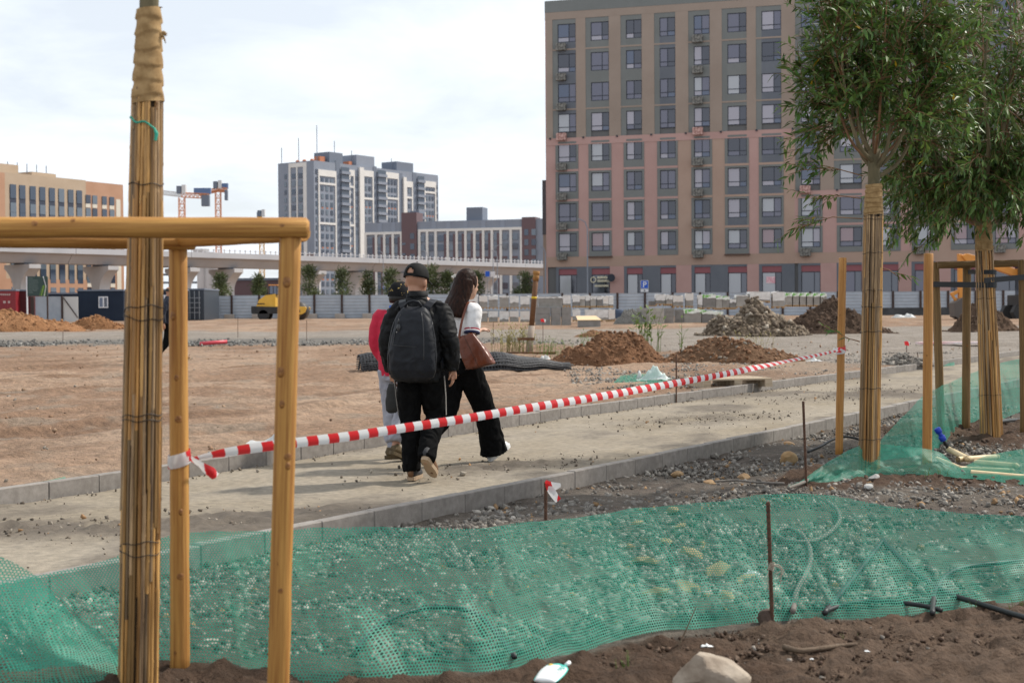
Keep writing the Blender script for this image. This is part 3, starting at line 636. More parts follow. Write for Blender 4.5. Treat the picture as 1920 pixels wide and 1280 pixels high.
def burlap(root, lean, z0, z1, r0, r1, turns=6, seed=0, knot=None):
    rs = random.Random(seed); n = 28; V = []; k = 60
    nz = [rs.uniform(-1, 1) for _ in range(200)]
    R = []
    for i in range(k+1):
        t = i/k; z = z0+(z1-z0)*t; f = (t*turns) % 1.0; step = r0*.055*(1-f)
        R.append((z, r0+(r1-r0)*t+step, t))
    Vv = []; Fc = []
    for i, (z, r, t) in enumerate(R):
        for j in range(n):
            a = 2*math.pi*j/n; sp = ((t*turns+j/n*.8+.12*math.sin(a*2+t*9)) % 1.0); rr2 = r0+(r1-r0)*t+r0*.12*(1-sp)+r0*.02*math.sin(a*3+t*31)
            p = lean(z)+Vector((math.cos(a)*rr2, math.sin(a)*rr2, z+.012*math.sin(a*1.0+1)*(1 if 0 < i < k else .5))); Vv.append(p)
    for i in range(k):
        for j in range(n): Fc.append((i*n+j, i*n+(j+1) % n, (i+1)*n+(j+1) % n, (i+1)*n+j))
    o = MB().add(Vv, Fc).build('burlap_wrap', m_burlap, root, True)
    if knot:
        zk, a = knot; r = r0+(r1-r0)*((zk-z0)/(z1-z0)); c = lean(zk)+Vector((math.cos(a)*r*1.05, math.sin(a)*r*1.05, zk)); kb = MB(); kb.ball(c, r*.22, r*.2, r*.28, 8, 6)
        for q in range(9):
            d = Vector((math.cos(a)*rs.uniform(.3, 1), math.sin(a)*rs.uniform(.3, 1), rs.uniform(-1.4, .7)))*r*.55
            kb.tube([c, c+d*.6, c+d+Vector((0, 0, -.012))], [.006, .004, .0015], 5)
        kb.build('burlap_knot', m_burlap, o, True)
    return o
m_leaf = mat('willow_leaf', (.8, .8, .8), (1.2, 1.2, 1.15), rough=.45, scale=5, vcol=True, transl=.30, spec=.34)
def leaves_mesh(name, P, D, Nn, ln, wd, col):
    P, D, Nn = np.asarray(P), np.asarray(D), np.asarray(Nn); n = len(P)
    D /= np.linalg.norm(D, axis=1)[:, None]; S = np.cross(D, Nn); S /= np.linalg.norm(S, axis=1)[:, None]+1e-9; U = np.cross(S, D)
    ln = np.asarray(ln)[:, None]; wd = np.asarray(wd)[:, None]; curl = RNG.uniform(-.05, .22, (n, 1))
    v = [P, P+D*ln*.35+S*wd+U*wd*.35, P+D*ln*.35-S*wd+U*wd*.35, P+D*ln*.36-U*wd*.05, P+D*ln*.72+S*wd*.6-U*ln*curl*.5+U*wd*.2, P+D*ln*.72-S*wd*.6-U*ln*curl*.5+U*wd*.2, P+D*ln*.72-U*ln*curl*.5-U*wd*.08, P+D*ln-U*ln*curl]
    V = np.stack(v, 1).reshape(-1, 3)
    base = np.array([(0, 1, 3), (0, 3, 2), (1, 4, 6), (1, 6, 3), (3, 6, 5), (3, 5, 2), (4, 7, 6), (6, 7, 5)])
    Fc = (base[None]+8*np.arange(n)[:, None, None]).reshape(-1, 3)
    return mesh_np(name, V, Fc, m_leaf, True, np.repeat(col, 8, 0))
def crown(root, top, nl, spread, height, seed, nsub=7, ntw=8, nleaf=15, leaf=.075, droop=.0, lowest=0., sub_len=.5, limb_r=.022, extra=(), tmin=.22):
    rs = random.Random(seed); br = MB(); red = MB(); LP, LD, LN, LL = [], [], [], []
    def rv(s=1.): return Vector((rs.uniform(-1, 1), rs.uniform(-1, 1), rs.uniform(-1, 1)))*s
    def twig(p, d, ln, dr):
        pts = [p.copy()]; k = 5; q = p.copy(); dd = d.normalized()
        for i in range(k):
            dd = (dd+rv(.16)+Vector((0, 0, -dr*.35))).normalized(); q = q+dd*ln/k; pts.append(q.copy())
        red.tube(pts, [.0030, .0026, .0022, .0018, .0014, .0008], 4, False)
        m = max(4, int(nleaf*ln/.4))
        for i in range(m):
            t = (i+rs.random()*.6)/m*k; j = min(int(t), k-1); f = t-j; pp = pts[j].lerp(pts[j+1], f); ax = (pts[j+1]-pts[j]).normalized()
            side = (ax.cross(rv()+Vector((.01, .02, .03)))).normalized()
            ld = (ax*rs.uniform(.5, 1.1)+side*rs.uniform(.5, 1.)+Vector((0, 0, -rs.uniform(0, .5)-dr*.5))).normalized()
            LP.append(pp); LD.append(ld); LN.append((Vector((0, 0, 1))+rv(.7)).normalized()); LL.append(leaf*rs.uniform(.4, 1.3))
    for i in range(nl):
        a = 2*math.pi*(i+.5*rs.random())/nl*1.0+seed; out = Vector((math.cos(a), math.sin(a), 0)); z0 = rs.uniform(-.22, .08)
        sp = spread*rs.uniform(.35, 1.0) if i else .05; h = height*rs.uniform(.65, 1.05)
        P0 = top+Vector((0, 0, z0)); pts = [P0, P0+out*sp*.45+Vector((0, 0, h*.10)), P0+out*sp*.78+Vector((0, 0, h*.30))+rv(.04), P0+out*sp*.95+Vector((0, 0, h*.6))+rv(.06), P0+out*sp*1.05+Vector((0, 0, h))+rv(.08)]
        fine = []
        for s in range(16):
            t = s/15*(len(pts)-1); j = min(int(t), len(pts)-2); f = t-j; f2 = f
            p0 = pts[max(j-1, 0)]; p1 = pts[j]; p2 = pts[j+1]; p3 = pts[min(j+2, len(pts)-1)]
            fine.append(.5*((2*p1)+(p2-p0)*f+(2*p0-5*p1+4*p2-p3)*f*f+(3*p1-p0-3*p2+p3)*f*f*f))
        (br if i % 3 else red).tube(fine, [limb_r*(1-.82*q/15)*(1 if i % 3 else .75) for q in range(16)], 7)
        for s in range(nsub):
            t = rs.uniform(tmin, 1.0); j = min(int(t*15), 14); p = fine[j]; ax = (fine[min(j+1, 15)]-fine[max(j-1, 0)]).normalized()
            d = (out*rs.uniform(-.1, .7)+rv(.7)+ax*rs.uniform(.2, .8)).normalized(); ln = sub_len*rs.uniform(.6, 1.2)
            mid = p+d*ln*.5+Vector((0, 0, .03)); end = p+d*ln+Vector((0, 0, .10*ln-droop*ln*.6)); sp3 = [p, mid, end]
            red.tube(sp3, [.006, .0045, .0028], 5, False)
            for q in range(ntw):
                f = rs.uniform(.15, 1.0); pp = p.lerp(mid, f*2) if f < .5 else mid.lerp(end, f*2-1)
                twig(pp, (d*.7+rv(.8)+Vector((0, 0, .25-droop))), rs.uniform(.2, .42), droop*rs.uniform(.3, 1.3))
    for (p, d, ln, dr, cnt) in extra:
        d = Vector(d).normalized(); end = p+d*ln+Vector((0, 0, -dr*ln*.5)); mid = p+d*ln*.5; red.tube([p, mid, end], [.005, .004, .0025], 5, False)
        for q in range(cnt):
            f = rs.uniform(.35, 1.); pp = p.lerp(mid, f*2) if f < .5 else mid.lerp(end, f*2-1); twig(pp, d+rv(.35), rs.uniform(.18, .34), dr)
    n = len(LP); col = np.array([(.078, .132, .028)])*RNG.uniform(.5, 1.6, (n, 1))
    col[:, 0] *= RNG.uniform(.75, 1.25, n); yel = RNG.random(n) < .006; col[yel] = (.40, .26, .02)
    sil = RNG.random(n) < .16; col[sil] = col[sil]*1.25+np.array((.02, .02, .025))
    LLa = np.array(LL)
    obj('crown', leaves_mesh('crown', [tuple(p) for p in LP], [tuple(p) for p in LD], [tuple(p) for p in LN], LLa, LLa*RNG.uniform(.12, .17, n), col), None, root)
    red.build('twigs', m_barkred, root, True)
    return br
def tree(label, base, top_xyz, reed_top, burl_top, split_z, prof, nreed, rr, stag, wires, seed, crown_kw, knot=None, twines=(), rb=None):
    root = thing('young_tree', label, 'tree', tuple(base)); tv = Vector(top_xyz)-base
    lean = lambda z: Vector((tv.x*z/tv.z, tv.y*z/tv.z, 0))
    reed_wrap(root, prof, lean, nreed, rr, stag, wires, seed, twines)
    r_top = prof[-1][1]; burlap(root, lean, reed_top-.02, burl_top, r_top*1.03, rb or r_top*.8, 6, seed, knot)
    br = crown(root, lean(split_z)+Vector((0, 0, split_z)), **crown_kw)
    zs = np.linspace(.0, split_z+.05, 14); r1 = (rb or r_top*.8)
    br.tube([lean(z)+Vector((0, 0, z)) for z in zs], [max(r1*.86*(1+.06*math.sin(z*23)), .02) for z in zs], 12)
    br.build('trunk', m_bark, root, True); return root
# near tree
tb = at(258, 1300, 5.05); tb.z = 0.0; tt_ = at(280, -20, 5.05)
h1 = at(270, 182, 5.05).z; h2 = at(280, 16, 5.05).z
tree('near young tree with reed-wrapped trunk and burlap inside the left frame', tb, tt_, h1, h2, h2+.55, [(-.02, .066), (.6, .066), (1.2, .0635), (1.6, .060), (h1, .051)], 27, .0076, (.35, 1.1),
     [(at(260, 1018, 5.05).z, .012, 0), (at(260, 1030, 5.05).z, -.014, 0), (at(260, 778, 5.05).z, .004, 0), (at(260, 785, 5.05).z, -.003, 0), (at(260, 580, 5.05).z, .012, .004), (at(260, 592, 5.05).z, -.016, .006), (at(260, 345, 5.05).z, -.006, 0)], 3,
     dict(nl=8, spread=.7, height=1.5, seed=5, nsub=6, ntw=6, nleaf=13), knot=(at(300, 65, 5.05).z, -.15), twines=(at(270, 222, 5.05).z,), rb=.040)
t1 = gp(1629, 888); t1t = at(1640, 250, t1.y); f1 = lambda py: at(1634, py, t1.y).z-t1.z
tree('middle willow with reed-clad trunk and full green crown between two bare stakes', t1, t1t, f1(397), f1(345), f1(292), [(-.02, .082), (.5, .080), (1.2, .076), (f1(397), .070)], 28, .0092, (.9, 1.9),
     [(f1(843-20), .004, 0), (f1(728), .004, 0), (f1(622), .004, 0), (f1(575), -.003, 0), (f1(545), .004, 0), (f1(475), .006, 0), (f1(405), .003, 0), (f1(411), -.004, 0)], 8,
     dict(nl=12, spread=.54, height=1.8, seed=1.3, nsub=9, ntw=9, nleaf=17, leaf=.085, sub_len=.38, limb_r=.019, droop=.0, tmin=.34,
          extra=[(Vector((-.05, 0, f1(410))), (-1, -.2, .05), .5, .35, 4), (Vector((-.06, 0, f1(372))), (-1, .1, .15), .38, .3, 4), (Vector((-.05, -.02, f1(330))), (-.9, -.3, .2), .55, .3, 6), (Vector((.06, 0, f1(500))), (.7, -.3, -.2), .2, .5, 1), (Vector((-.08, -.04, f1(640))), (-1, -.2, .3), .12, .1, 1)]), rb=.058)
t2 = gp(1859, 819); t2t = at(1840, 330, t2.y); f2 = lambda py: at(1850, py, t2.y).z-t2.z
ex2 = []
for i in range(34):
    a = random.uniform(0, 6.28); ex2.append((Vector((math.cos(a)*random.uniform(.05, .5), math.sin(a)*random.uniform(.05, .5), f2(400)+random.uniform(0, .5))), (math.cos(a), math.sin(a), random.uniform(-.2, .25)), random.uniform(.45, .95), random.uniform(.5, 1.0), 7))
tree('far right willow with spreading dark crown inside the weathered frame', t2, t2t, f2(466), f2(405), f2(388), [(-.02, .105), (.5, .098), (1.2, .088), (f2(466), .078)], 30, .0105, (.9, 1.8),
     [(f2(740), .004, 0), (f2(560), .004, 0)], 9,
     dict(nl=19, spread=1.12, height=2.3, seed=2.1, nsub=11, ntw=10, nleaf=15, tmin=.2, leaf=.09, sub_len=.6, limb_r=.03, droop=.45, extra=ex2), rb=.07)
# black straps
m_strap = mat('black_strap', (.012, .013, .015), rough=.6, scale=40)
def strap(p0, p1, w=.055, around=None):
    p0 = Vector(p0); p1 = Vector(p1); d = (p1-p0).normalized(); s = d.cross(Vector((0, 0, 1))).normalized()*.006; up = Vector((0, 0, w/2))
    V = [p0-up-s, p0-up+s, p0+up+s, p0+up-s, p1-up-s, p1-up+s, p1+up+s, p1+up-s]
    mb = MB().add(V, [(0, 1, 2, 3), (7, 6, 5, 4), (0, 4, 5, 1), (1, 5, 6, 2), (2, 6, 7, 3), (3, 7, 4, 0)])
    if around:
        c, r = around; pts = []
        for k in range(17):
            a = 2*math.pi*k/16; pts.append((c.x+math.cos(a)*r, c.y+math.sin(a)*r))
        V = [Vector((x, y, p1.z-w/2)) for x, y in pts]+[Vector((x, y, p1.z+w/2)) for x, y in pts]
        mb.add(V, [(i, i+1, i+18, i+17) for i in range(16)])
    return mb.build('strap', m_strap, fr2)
tc2 = Vector((at(1850, 530, t2.y).x, t2.y, 0))
def sp2(px, py, Y): return at(px, py, Y)-f2a
tcl = Vector((tc2.x-f2a.x, tc2.y-f2a.y, 0))
strap(sp2(1748, 533, f2a.y-.05), sp2(1852, 534, t2.y-.10), .055, (tcl, .096))
strap(sp2(1846, 526, t2.y-.115), sp2(1925, 519, f2c.y-.06), .052)
strap(sp2(1816, 510, f2b.y-.05), sp2(1850, 510, t2.y-.09), .042, (tcl, .092))

# ================================================================== BARRIER TAPE
mt = bpy.data.materials.new('barrier_tape'); mt.use_nodes = True; N = mt.node_tree.nodes; L = mt.node_tree.links; b = N['Principled BSDF']
uvn = N.new('ShaderNodeUVMap'); uvn.uv_map = 'UVMap'; sp = N.new('ShaderNodeSeparateXYZ'); L.new(uvn.outputs[0], sp.inputs[0])
ad = N.new('ShaderNodeMath'); ad.operation = 'MULTIPLY_ADD'; L.new(sp.outputs[1], ad.inputs[0]); ad.inputs[1].default_value = .22; L.new(sp.outputs[0], ad.inputs[2])
fr_ = N.new('ShaderNodeMath'); fr_.operation = 'FRACT'; L.new(ad.outputs[0], fr_.inputs[0])
lt = N.new('ShaderNodeMath'); lt.operation = 'LESS_THAN'; lt.inputs[1].default_value = .5; L.new(fr_.outputs[0], lt.inputs[0])
mxn = N.new('ShaderNodeMix'); mxn.data_type = 'RGBA'; L.new(lt.outputs[0], mxn.inputs[0]); mxn.inputs[6].default_value = (.78, .77, .76, 1); mxn.inputs[7].default_value = (.68, .025, .03, 1)
L.new(mxn.outputs[2], b.inputs['Base Color']); b.inputs['Roughness'].default_value = .35; tsn = N.new('ShaderNodeBsdfTranslucent'); L.new(mxn.outputs[2], tsn.inputs[0]); msn = N.new('ShaderNodeMixShader'); msn.inputs[0].default_value = .3
L.new(b.outputs[0], msn.inputs[1]); L.new(tsn.outputs[0], msn.inputs[2]); L.new(msn.outputs[0], N['Material Output'].inputs[0]); m_tape = mt
def ribbon(name, pts, width, ang, parent, per=.15, u0=0., nv=4, belly=.006):
    pts = [Vector(p) for p in pts]; P = []; UVs = []; u = u0
    for i, p in enumerate(pts):
        d = (pts[min(i+1, len(pts)-1)]-pts[max(i-1, 0)]).normalized(); up = (Vector((0, 0, 1))-d*d.z).normalized(); s = d.cross(up)
        if i: u += (p-pts[i-1]).length
        w = width[i] if isinstance(width, list) else width; a = ang[i] if isinstance(ang, (list, np.ndarray)) else ang
        c = up*math.cos(a)+s*math.sin(a); nn = s*math.cos(a)-up*math.sin(a)
        row = []
        for k in range(nv):
            v = k/(nv-1)-.5; row.append(tuple(p+c*v*w+nn*belly*(1-4*v*v)))
        P.append(row); UVs.append([(u/per, k/(nv-1)) for k in range(nv)])
    return obj(name, grid_mesh(name, np.array(P), m_tape, True, None, np.array(UVs)), None, parent)
zB = at(352, 862, 5.28).z; Pb = Vector((B0.x+(B1.x-B0.x)*.5, 5.28-.035, zB)); Pr = at(1577, 656, sr0.y-.04)
tape = thing('barrier_tape', 'red and white striped barrier tape strung from near stake to right stake', 'barrier tape', (Pb.x, Pb.y, 0)); off = Vector((Pb.x, Pb.y, 0))
ctrl = [(352, 862), (400, 851), (480, 839), (560, 829), (660, 817), (750, 803), (870, 785), (1000, 763), (1120, 744), (1250, 721), (1350, 703), (1450, 682), (1530, 666), (1577, 656)]
pts = []
for i in range(220):
    px = 352+(1577-352)*i/219; py = float(np.interp(px, [c[0] for c in ctrl], [c[1] for c in ctrl])); f = (px-352)/(1577-352); iy = 1/Pb.y+(1/Pr.y-1/Pb.y)*f; pts.append(at(px, py, 1/iy))
sm = [pts[0]]+[(pts[max(i-3, 0)]+pts[max(i-1, 0)]+pts[i]+pts[min(i+1, 219)]+pts[min(i+3, 219)])/5 for i in range(1, 219)]+[pts[-1]]
tl = np.linspace(0, 1, 220); angs = .85*np.exp(-tl*9)+.25*np.sin(tl*5)+.9*sstep(.62, 1.0, tl)*np.sin(tl*26)
ribbon('strip', [p-off for p in sm], [.046*min(1, .45+i/25) if i < 190 else .046*(1-.6*(i-190)/30) for i in range(220)], list(angs), tape)
def band(c, r, z, h, u0, name='wrap', n=20):
    pts = [Vector((c.x+math.cos(a)*r, c.y+math.sin(a)*r, z+.012*math.sin(a+1))) for a in np.linspace(-.6, 5.9, n)]
    return ribbon(name, [p-off for p in pts], h, 0., tape, .30, u0, 3, .003)
cb = B0.lerp(B1, (zB-B0.z)/(B1.z-B0.z)); band(cb, .041, zB, .05, .26); cr_ = sr0.lerp(sr1, (Pr.z-sr0.z)/(sr1.z-sr0.z)); band(cr_, .042, Pr.z, .06, .02, n=20)
tail = [at(356, 858, 5.22), at(372, 868, 5.2), at(386, 878, 5.19), at(398, 886, 5.2), at(404, 893, 5.22)]
ribbon('tail', [p-off for p in tail], [.02, .03, .035, .045, .03], [.2, .5, .3, -.3, .6], tape, .12, .03)
tail2 = [at(1577, 655, sr0.y-.05), at(1568, 657, sr0.y-.07), at(1562, 655, sr0.y-.08)]
ribbon('tail', [p-off for p in tail2], [.05, .05, .03], [.1, .6, .2], tape, .15, .02)
# ================================================================== RODS, HOSES, LITTER
m_rust = mat('rusty_rebar', (.055, .028, .018), (.12, .06, .035), rough=.85, scale=60, bump=.4, bscale=200, bdist=.002)
m_dark = mat('dark_steel', (.035, .03, .028), (.07, .055, .045), rough=.7, scale=30)
def rod(label, xb, yb, xt, yt, r, extra=None, group=None):
    g0 = gp(xb, yb); t = at(xt, yt, g0.y)-g0; root = thing('rebar_rod', label, 'rebar', tuple(g0), 0, group)
    mb = MB(); n = max(2, int(t.length/.012)) if r > .007 and g0.y < 13 else 2
    pts = [Vector((0, 0, -.05))]+[t*(i/n) for i in range(1, n+1)]
    mb.tube(pts, [r*(1+.10*(i % 2)) for i in range(len(pts))], 7); mb.build('rod', m_rust, root); return root, g0, t
r1, g1, tv1 = rod('rusty rebar post with knotted string in front of the green net', 1448, 1170, 1440, 940, .0088)
m_string = mat('pale_string', (.42, .36, .28), rough=.9)
sb = MB(); zk = tv1*.47
for k in range(5):
    pts = [zk+Vector((.012*math.cos(a)+.002*k, .012*math.sin(a)-.002, -.01+.006*k+.004*math.sin(a*2))) for a in np.linspace(0, 6.3, 14)]; sb.tube(pts, .0022, 5, False)
for k in range(3):
    sb.tube([zk+Vector((.01, -.012, .01)), zk+Vector((.035+.01*k, -.016, .012-.012*k)), zk+Vector((.05-.004*k, -.014, -.012-.018*k)), zk+Vector((.018+.012*k, -.014, -.03-.02*k))], .002, 5)
sb.tube([zk+Vector((-.008, -.012, 0)), zk+Vector((-.014, -.012, -.05)), zk+Vector((-.008, -.012, -.1))], .0018, 5)
sb.build('string', m_string, r1)
rod('thin dark rebar rod standing beside the loose hose end', 1512, 914, 1506, 752, .0095)
rod('black rod standing at the far kerb behind the tape', 1268, 755, 1268, 664, .010)
fl, gf, tf = rod('short rod with red and white tape flag near the near kerb', 1023, 982, 1023, 903, .0105)
def flag(root, base, pts, wd, ang, per=.14, u0=0.):
    global off
    return ribbon('flag', [Vector(p)-base for p in pts], wd, ang, root, per, u0)
flag(fl, gf, [at(1023, 903, gf.y-.01), at(1030, 908, gf.y-.03), at(1040, 912, gf.y-.03), at(1051, 909, gf.y-.02)], [.03, .05, .055, .03], [.1, .4, .1, .5])
flag(fl, gf, [at(1026, 906, gf.y-.02), at(1034, 920, gf.y-.03), at(1042, 932, gf.y-.03), at(1047, 938, gf.y-.03)], [.04, .05, .05, .04], [.2, .1, .5, .1], .2, .06)
for lab, xb, yb, xt, yt, fg in [('far thin rod left of the rusty post', 925, 648, 925, 604, 0), ('far rod with tiny flag right of the rusty post', 1018, 645, 1018, 600, 1), ('far thin rod right of the red pipe', 446, 632, 446, 594, 0), ('far thin rod behind the man with backpack', 575, 640, 575, 600, 0), ('flagged rod beyond the far kerb between stake and trees', 1700, 664, 1700, 643, 1), ('leaning short rod right of the flagged far rod', 1722, 676, 1720, 660, 0), ('thin rod on the far left site ground', 118, 640, 118, 620, 0), ('bent rod on the gravel edge at far left', 300, 636, 301, 612, 0)]:
    ro, g_, t_ = rod(lab, xb, yb, xt, yt, .009)
    if fg: flag(ro, g_, [at(xt-4, yt+1, g_.y-.03), at(xt, yt, g_.y-.03), at(xt+5, yt+2, g_.y-.03)], .10, 0., .3)

m_hose = mat('black_hose', (.016, .017, .018), rough=.5, scale=20); m_hoseg = mat('dusty_hose', (.12, .105, .09), (.18, .16, .14), rough=.8, scale=20)
def smooth_pts(P, n=10):
    P = [Vector(p) for p in P]; out = []
    for j in range(len(P)-1):
        p0, p1, p2, p3 = P[max(j-1, 0)], P[j], P[j+1], P[min(j+2, len(P)-1)]
        for s in range(n):
            f = s/n; out.append(.5*((2*p1)+(p2-p0)*f+(2*p0-5*p1+4*p2-p3)*f*f+(3*p1-p0-3*p2+p3)*f*f*f))
    return out+[P[-1]]
def hose(label, pp, r, m, lift=0.0, cat='hose'):
    P = []
    for i, q in enumerate(pp):
        g_ = gp(q[0], q[1]); h = q[2] if len(q) > 2 else 0.
        if h: g_ = gp(q[0], q[1], h)
        P.append(g_+Vector((0, 0, r+.032)))
    o = MB().tube(smooth_pts(P), r, 8).build('hose', m, None, True); return tag(o, label, cat)
hose('dark hose arched in a half loop behind the middle of the net', [(672, 1236), (700, 1200), (760, 1167), (830, 1156), (890, 1168), (930, 1205), (965, 1252)], .011, m_hose)
hose('pale hose curled in a loop behind the rebar post', [(1487, 1165), (1496, 1120), (1515, 1085), (1520, 1050), (1507, 1020), (1481, 1005), (1460, 1008), (1458, 1018), (1480, 1029), (1519, 1030), (1552, 1015), (1574, 990), (1570, 968), (1550, 952)], .013, m_hoseg)
hose('black hose bent to a sharp peak behind the right of the net', [(1546, 1168), (1600, 1100), (1650, 1035), (1657, 1027), (1665, 1038), (1720, 1092), (1780, 1130), (1834, 1149), (1920, 1176), (1990, 1192)], .013, m_hose)
hose('dark hose lying flat along the foot of the net', [(1549, 1163), (1594, 1148), (1650, 1144), (1725, 1152), (1765, 1162)], .011, m_hose)
hose('dark hose rising from the net foot towards the right edge', [(1748, 1168), (1754, 1125), (1774, 1095), (1810, 1079), (1870, 1071), (1990, 1060)], .012, m_hose)
hose('grey hose end curling by the thin rebar rod', [(1478, 926), (1500, 918), (1520, 908), (1538, 893), (1540, 884), (1528, 884), (1512, 886)], .013, m_hoseg)
hose('black hose arching from gravel to the reed-clad trunk', [(1515, 856), (1538, 846, .03), (1560, 833, .06), (1585, 827, .08), (1612, 832, .05)], .012, m_hose)
hose('thin dark hose lying on the gravel above the net', [(1340, 912), (1380, 910), (1420, 914), (1470, 916)], .009, m_hoseg)
hose('black hose on the dark soil right of the far tree', [(1872, 800), (1905, 796), (1960, 797)], .02, m_hose)
hose('pale cable trailing from the black rod over the far kerb', [(1270, 742), (1285, 748), (1302, 752)], .006, m_hoseg)
# drain pipes in the net
m_pipe = mat('cream_pipe', (.60, .46, .26), (.70, .56, .34), rough=.5, scale=8)
for lab, a, b_, r, h in [('cream drain pipe stub holding the blue-capped black pipe', (1779, 842), (1815, 860), .026, .07), ('cream drain pipe lying across the others under the net', (1796, 861), (1870, 856), .024, .06), ('cream drain pipe pointing right under the net', (1828, 866), (1906, 873), .024, .045), ('lower cream drain pipe lying in the net', (1800, 878), (1898, 882), .02, .03), ('lowest cream drain pipe running out of the right edge', (1820, 885), (1960, 897), .02, .03), ('thin cream pipe half hidden behind the pale stake', (1756, 858), (1800, 876), .014, .04)]:
    p, q = gp(*a, h), gp(*b_, h); d = (q-p).normalized(); root = thing('drain_pipe', lab, 'pipe', tuple(p))
    MB().tube([Vector(), q-p], r, 16, False).build('pipe', m_pipe, root, True); MB().tube([d*.002, q-p-d*.002], r*.86, 16).build('bore', mat('pipe_bore', (.2, .14, .07)), root, True)
    MB().tube([q-p-d*.03, q-p+d*.006], r*1.0, 16).tube([q-p, q-p+d*.02], [r*.95, r*.5], 16).build('end_cap', m_pipe, root, True)
p = gp(1779, 843, .07); q = at(1757, 803, p.y); root = thing('water_pipe', 'black water pipe with bright blue coupling sticking out of the cream stub', 'pipe', tuple(p)); d = q-p
MB().tube([Vector(), d*.8], .014, 12).build('pipe', m_hose, root, True)
mbl = mat('blue_plastic', (.012, .05, .42), rough=.4); cb_ = MB()
for t0, t1_ in ((.42, .66), (.78, 1.02)):
    cb_.tube([d*t0, d*(t0+.03), d*(t1_-.03), d*t1_], [.022, .030, .031, .026], 14)
cb_.tube([d*.6, d*.85], .02, 12); cb_.build('coupling', mbl, root, True)

# squeeze pouch with writing, sticks, scraps
m_wh = mat('white_plastic', (.72, .73, .72), (.80, .81, .80), rough=.35, scale=5); m_teal = mat('teal_print', (.05, .50, .42), rough=.4)
pc = gp(1036, 1282); pr = thing('pouch', 'white squeeze pouch with teal edge lying on the soil at the bottom', 'pouch', (pc.x, pc.y, gz(pc.x, pc.y)+.02), -.35)
R = []; nz_ = 12
def pouch(grow, y0, y1, th):
    V = []; Fc = []; n = 20; k = 12
    for i in range(k+1):
        t = y0+(y1-y0)*i/k; wd = (.040+.008*math.sin(t*3.1))*min(1., ((1-t)*9)**.5 if t > .88 else 1.)*grow; hh = th*(.35+.65*math.sin(math.pi*min(max(t*.95+.03, 0), 1)))
        for j in range(n):
            a = 2*math.pi*j/n; V.append(Vector((wd*math.cos(a), -.09+t*.16, .012+hh*math.sin(a)+.02*t)))
    for i in range(k):
        for j in range(n): Fc.append((i*n+j, i*n+(j+1) % n, (i+1)*n+(j+1) % n, (i+1)*n+j))
    Fc += [tuple(range(n)), tuple(k*n+j for j in range(n))]
    return MB().add(V, Fc)
pouch(1., 0., 1., .020).build('bag', m_wh, pr, True); pouch(1.07, .03, .99, .0035).build('seam', m_teal, pr, True); pouch(1.02, .82, .995, .022).build('end_print', m_teal, pr, True)
MB().tube([(.028, .075, .035), (.034, .098, .04)], .008, 12).build('cap', m_wh, pr, True)
MB().ball((-.018, .035, .042), .009, .009, .004).build('print_dot', mat('yellow_print', (.65, .45, .08)), pr, True)
tcu = bpy.data.curves.new('lettering', 'FONT'); tcu.body = 'WE'; tcu.size = .040; tcu.extrude = .0006; tob = bpy.data.objects.new('lettering_tmp', tcu); COL.objects.link(tob)
def text_mesh(tob):
    dg = bpy.context.evaluated_depsgraph_get(); me = bpy.data.meshes.new_from_object(tob.evaluated_get(dg)); c = tob.data; bpy.data.objects.remove(tob); bpy.data.curves.remove(c); me.materials.clear(); return me
lt_ = obj('lettering', text_mesh(tob), m_teal, pr); lt_.location = (.022, .022, .047); lt_.rotation_euler = (.1, .05, -1.45)
def stick(label, pp, r):
    P = [gp(*q)+Vector((0, 0, r+.008)) for q in pp]; o = MB().tube(smooth_pts(P, 6), [r*(1-.4*i/(6*(len(P)-1))) for i in range(6*(len(P)-1)+1)], 7).build('stick', mat('dry_wood', (.11, .075, .05), (.17, .12, .08), rough=.9, scale=20, bump=.5, bscale=40), None, True); tag(o, label, 'stick')
stick('thick dry stick lying on the brown soil below the rebar post', [(1470, 1222), (1500, 1229), (1545, 1224), (1580, 1219), (1607, 1217)], .013)
g_ = gp(1272, 1212); tag(MB().tube([g_, g_+Vector((.045, .02, .09)), g_+Vector((.075, .03, .155))], [.004, .003, .002], 6).build('stick', MATS['dry_wood']), 'thin twig standing up in the soil against the net', 'stick')
stick('pale root bit at the foot of the rebar post', [(1452, 1180), (1462, 1188), (1472, 1192)], .009)
def scrap(label, px, py, s, m, seed, h=.3, cat='litter', name='plastic_scrap', asp=.6):
    p = gp(px, py); n = 22; a = np.linspace(-1, 1, n); X, Y = np.meshgrid(a, a); r = np.hypot(X, Y)
    Z = h*(fbm(X*1.6+seed, Y*1.6, o=4, s=seed)*.9+.6)*np.clip(1.25-r, 0, 1)
    X = X*(1+.2*fbm(X*2+seed, Y*2, o=2, s=seed+2)); o = obj(name, grid_mesh(name, np.stack([X*s, Y*s*asp, np.maximum(Z, .02)*s], -1), m, True), None, None, (p.x, p.y, p.z+.01)); return tag(o, label, cat)
m_film = mat('plastic_film', (.62, .64, .63), (.75, .76, .76), rough=.3, scale=4, transl=.35); m_greenbag = mat('greenish_bag', (.45, .62, .55), (.78, .82, .80), rough=.35, scale=3, transl=.3)
scrap('white scrap of plastic seen through the net near the rebar post', 1408, 1080, .05, m_film, 1)
scrap('crumpled grey plastic sheet against the far kerb by the tape', 522, 832, .25, m_film, 2, .3, name='plastic_sheet', cat='sheet')
bagm = scrap('white and green plastic bag on the ground beyond the far kerb', 1226, 714, .26, m_greenbag, 3, .65, cat='bag', name='plastic_bag')
hb = bagm.location; MB().tube([(-.26, 0, .02), (-.24, 0, .10), (-.25, .01, .17)], [.05, .03, .012], 8).build('knot', m_film, bagm, True)
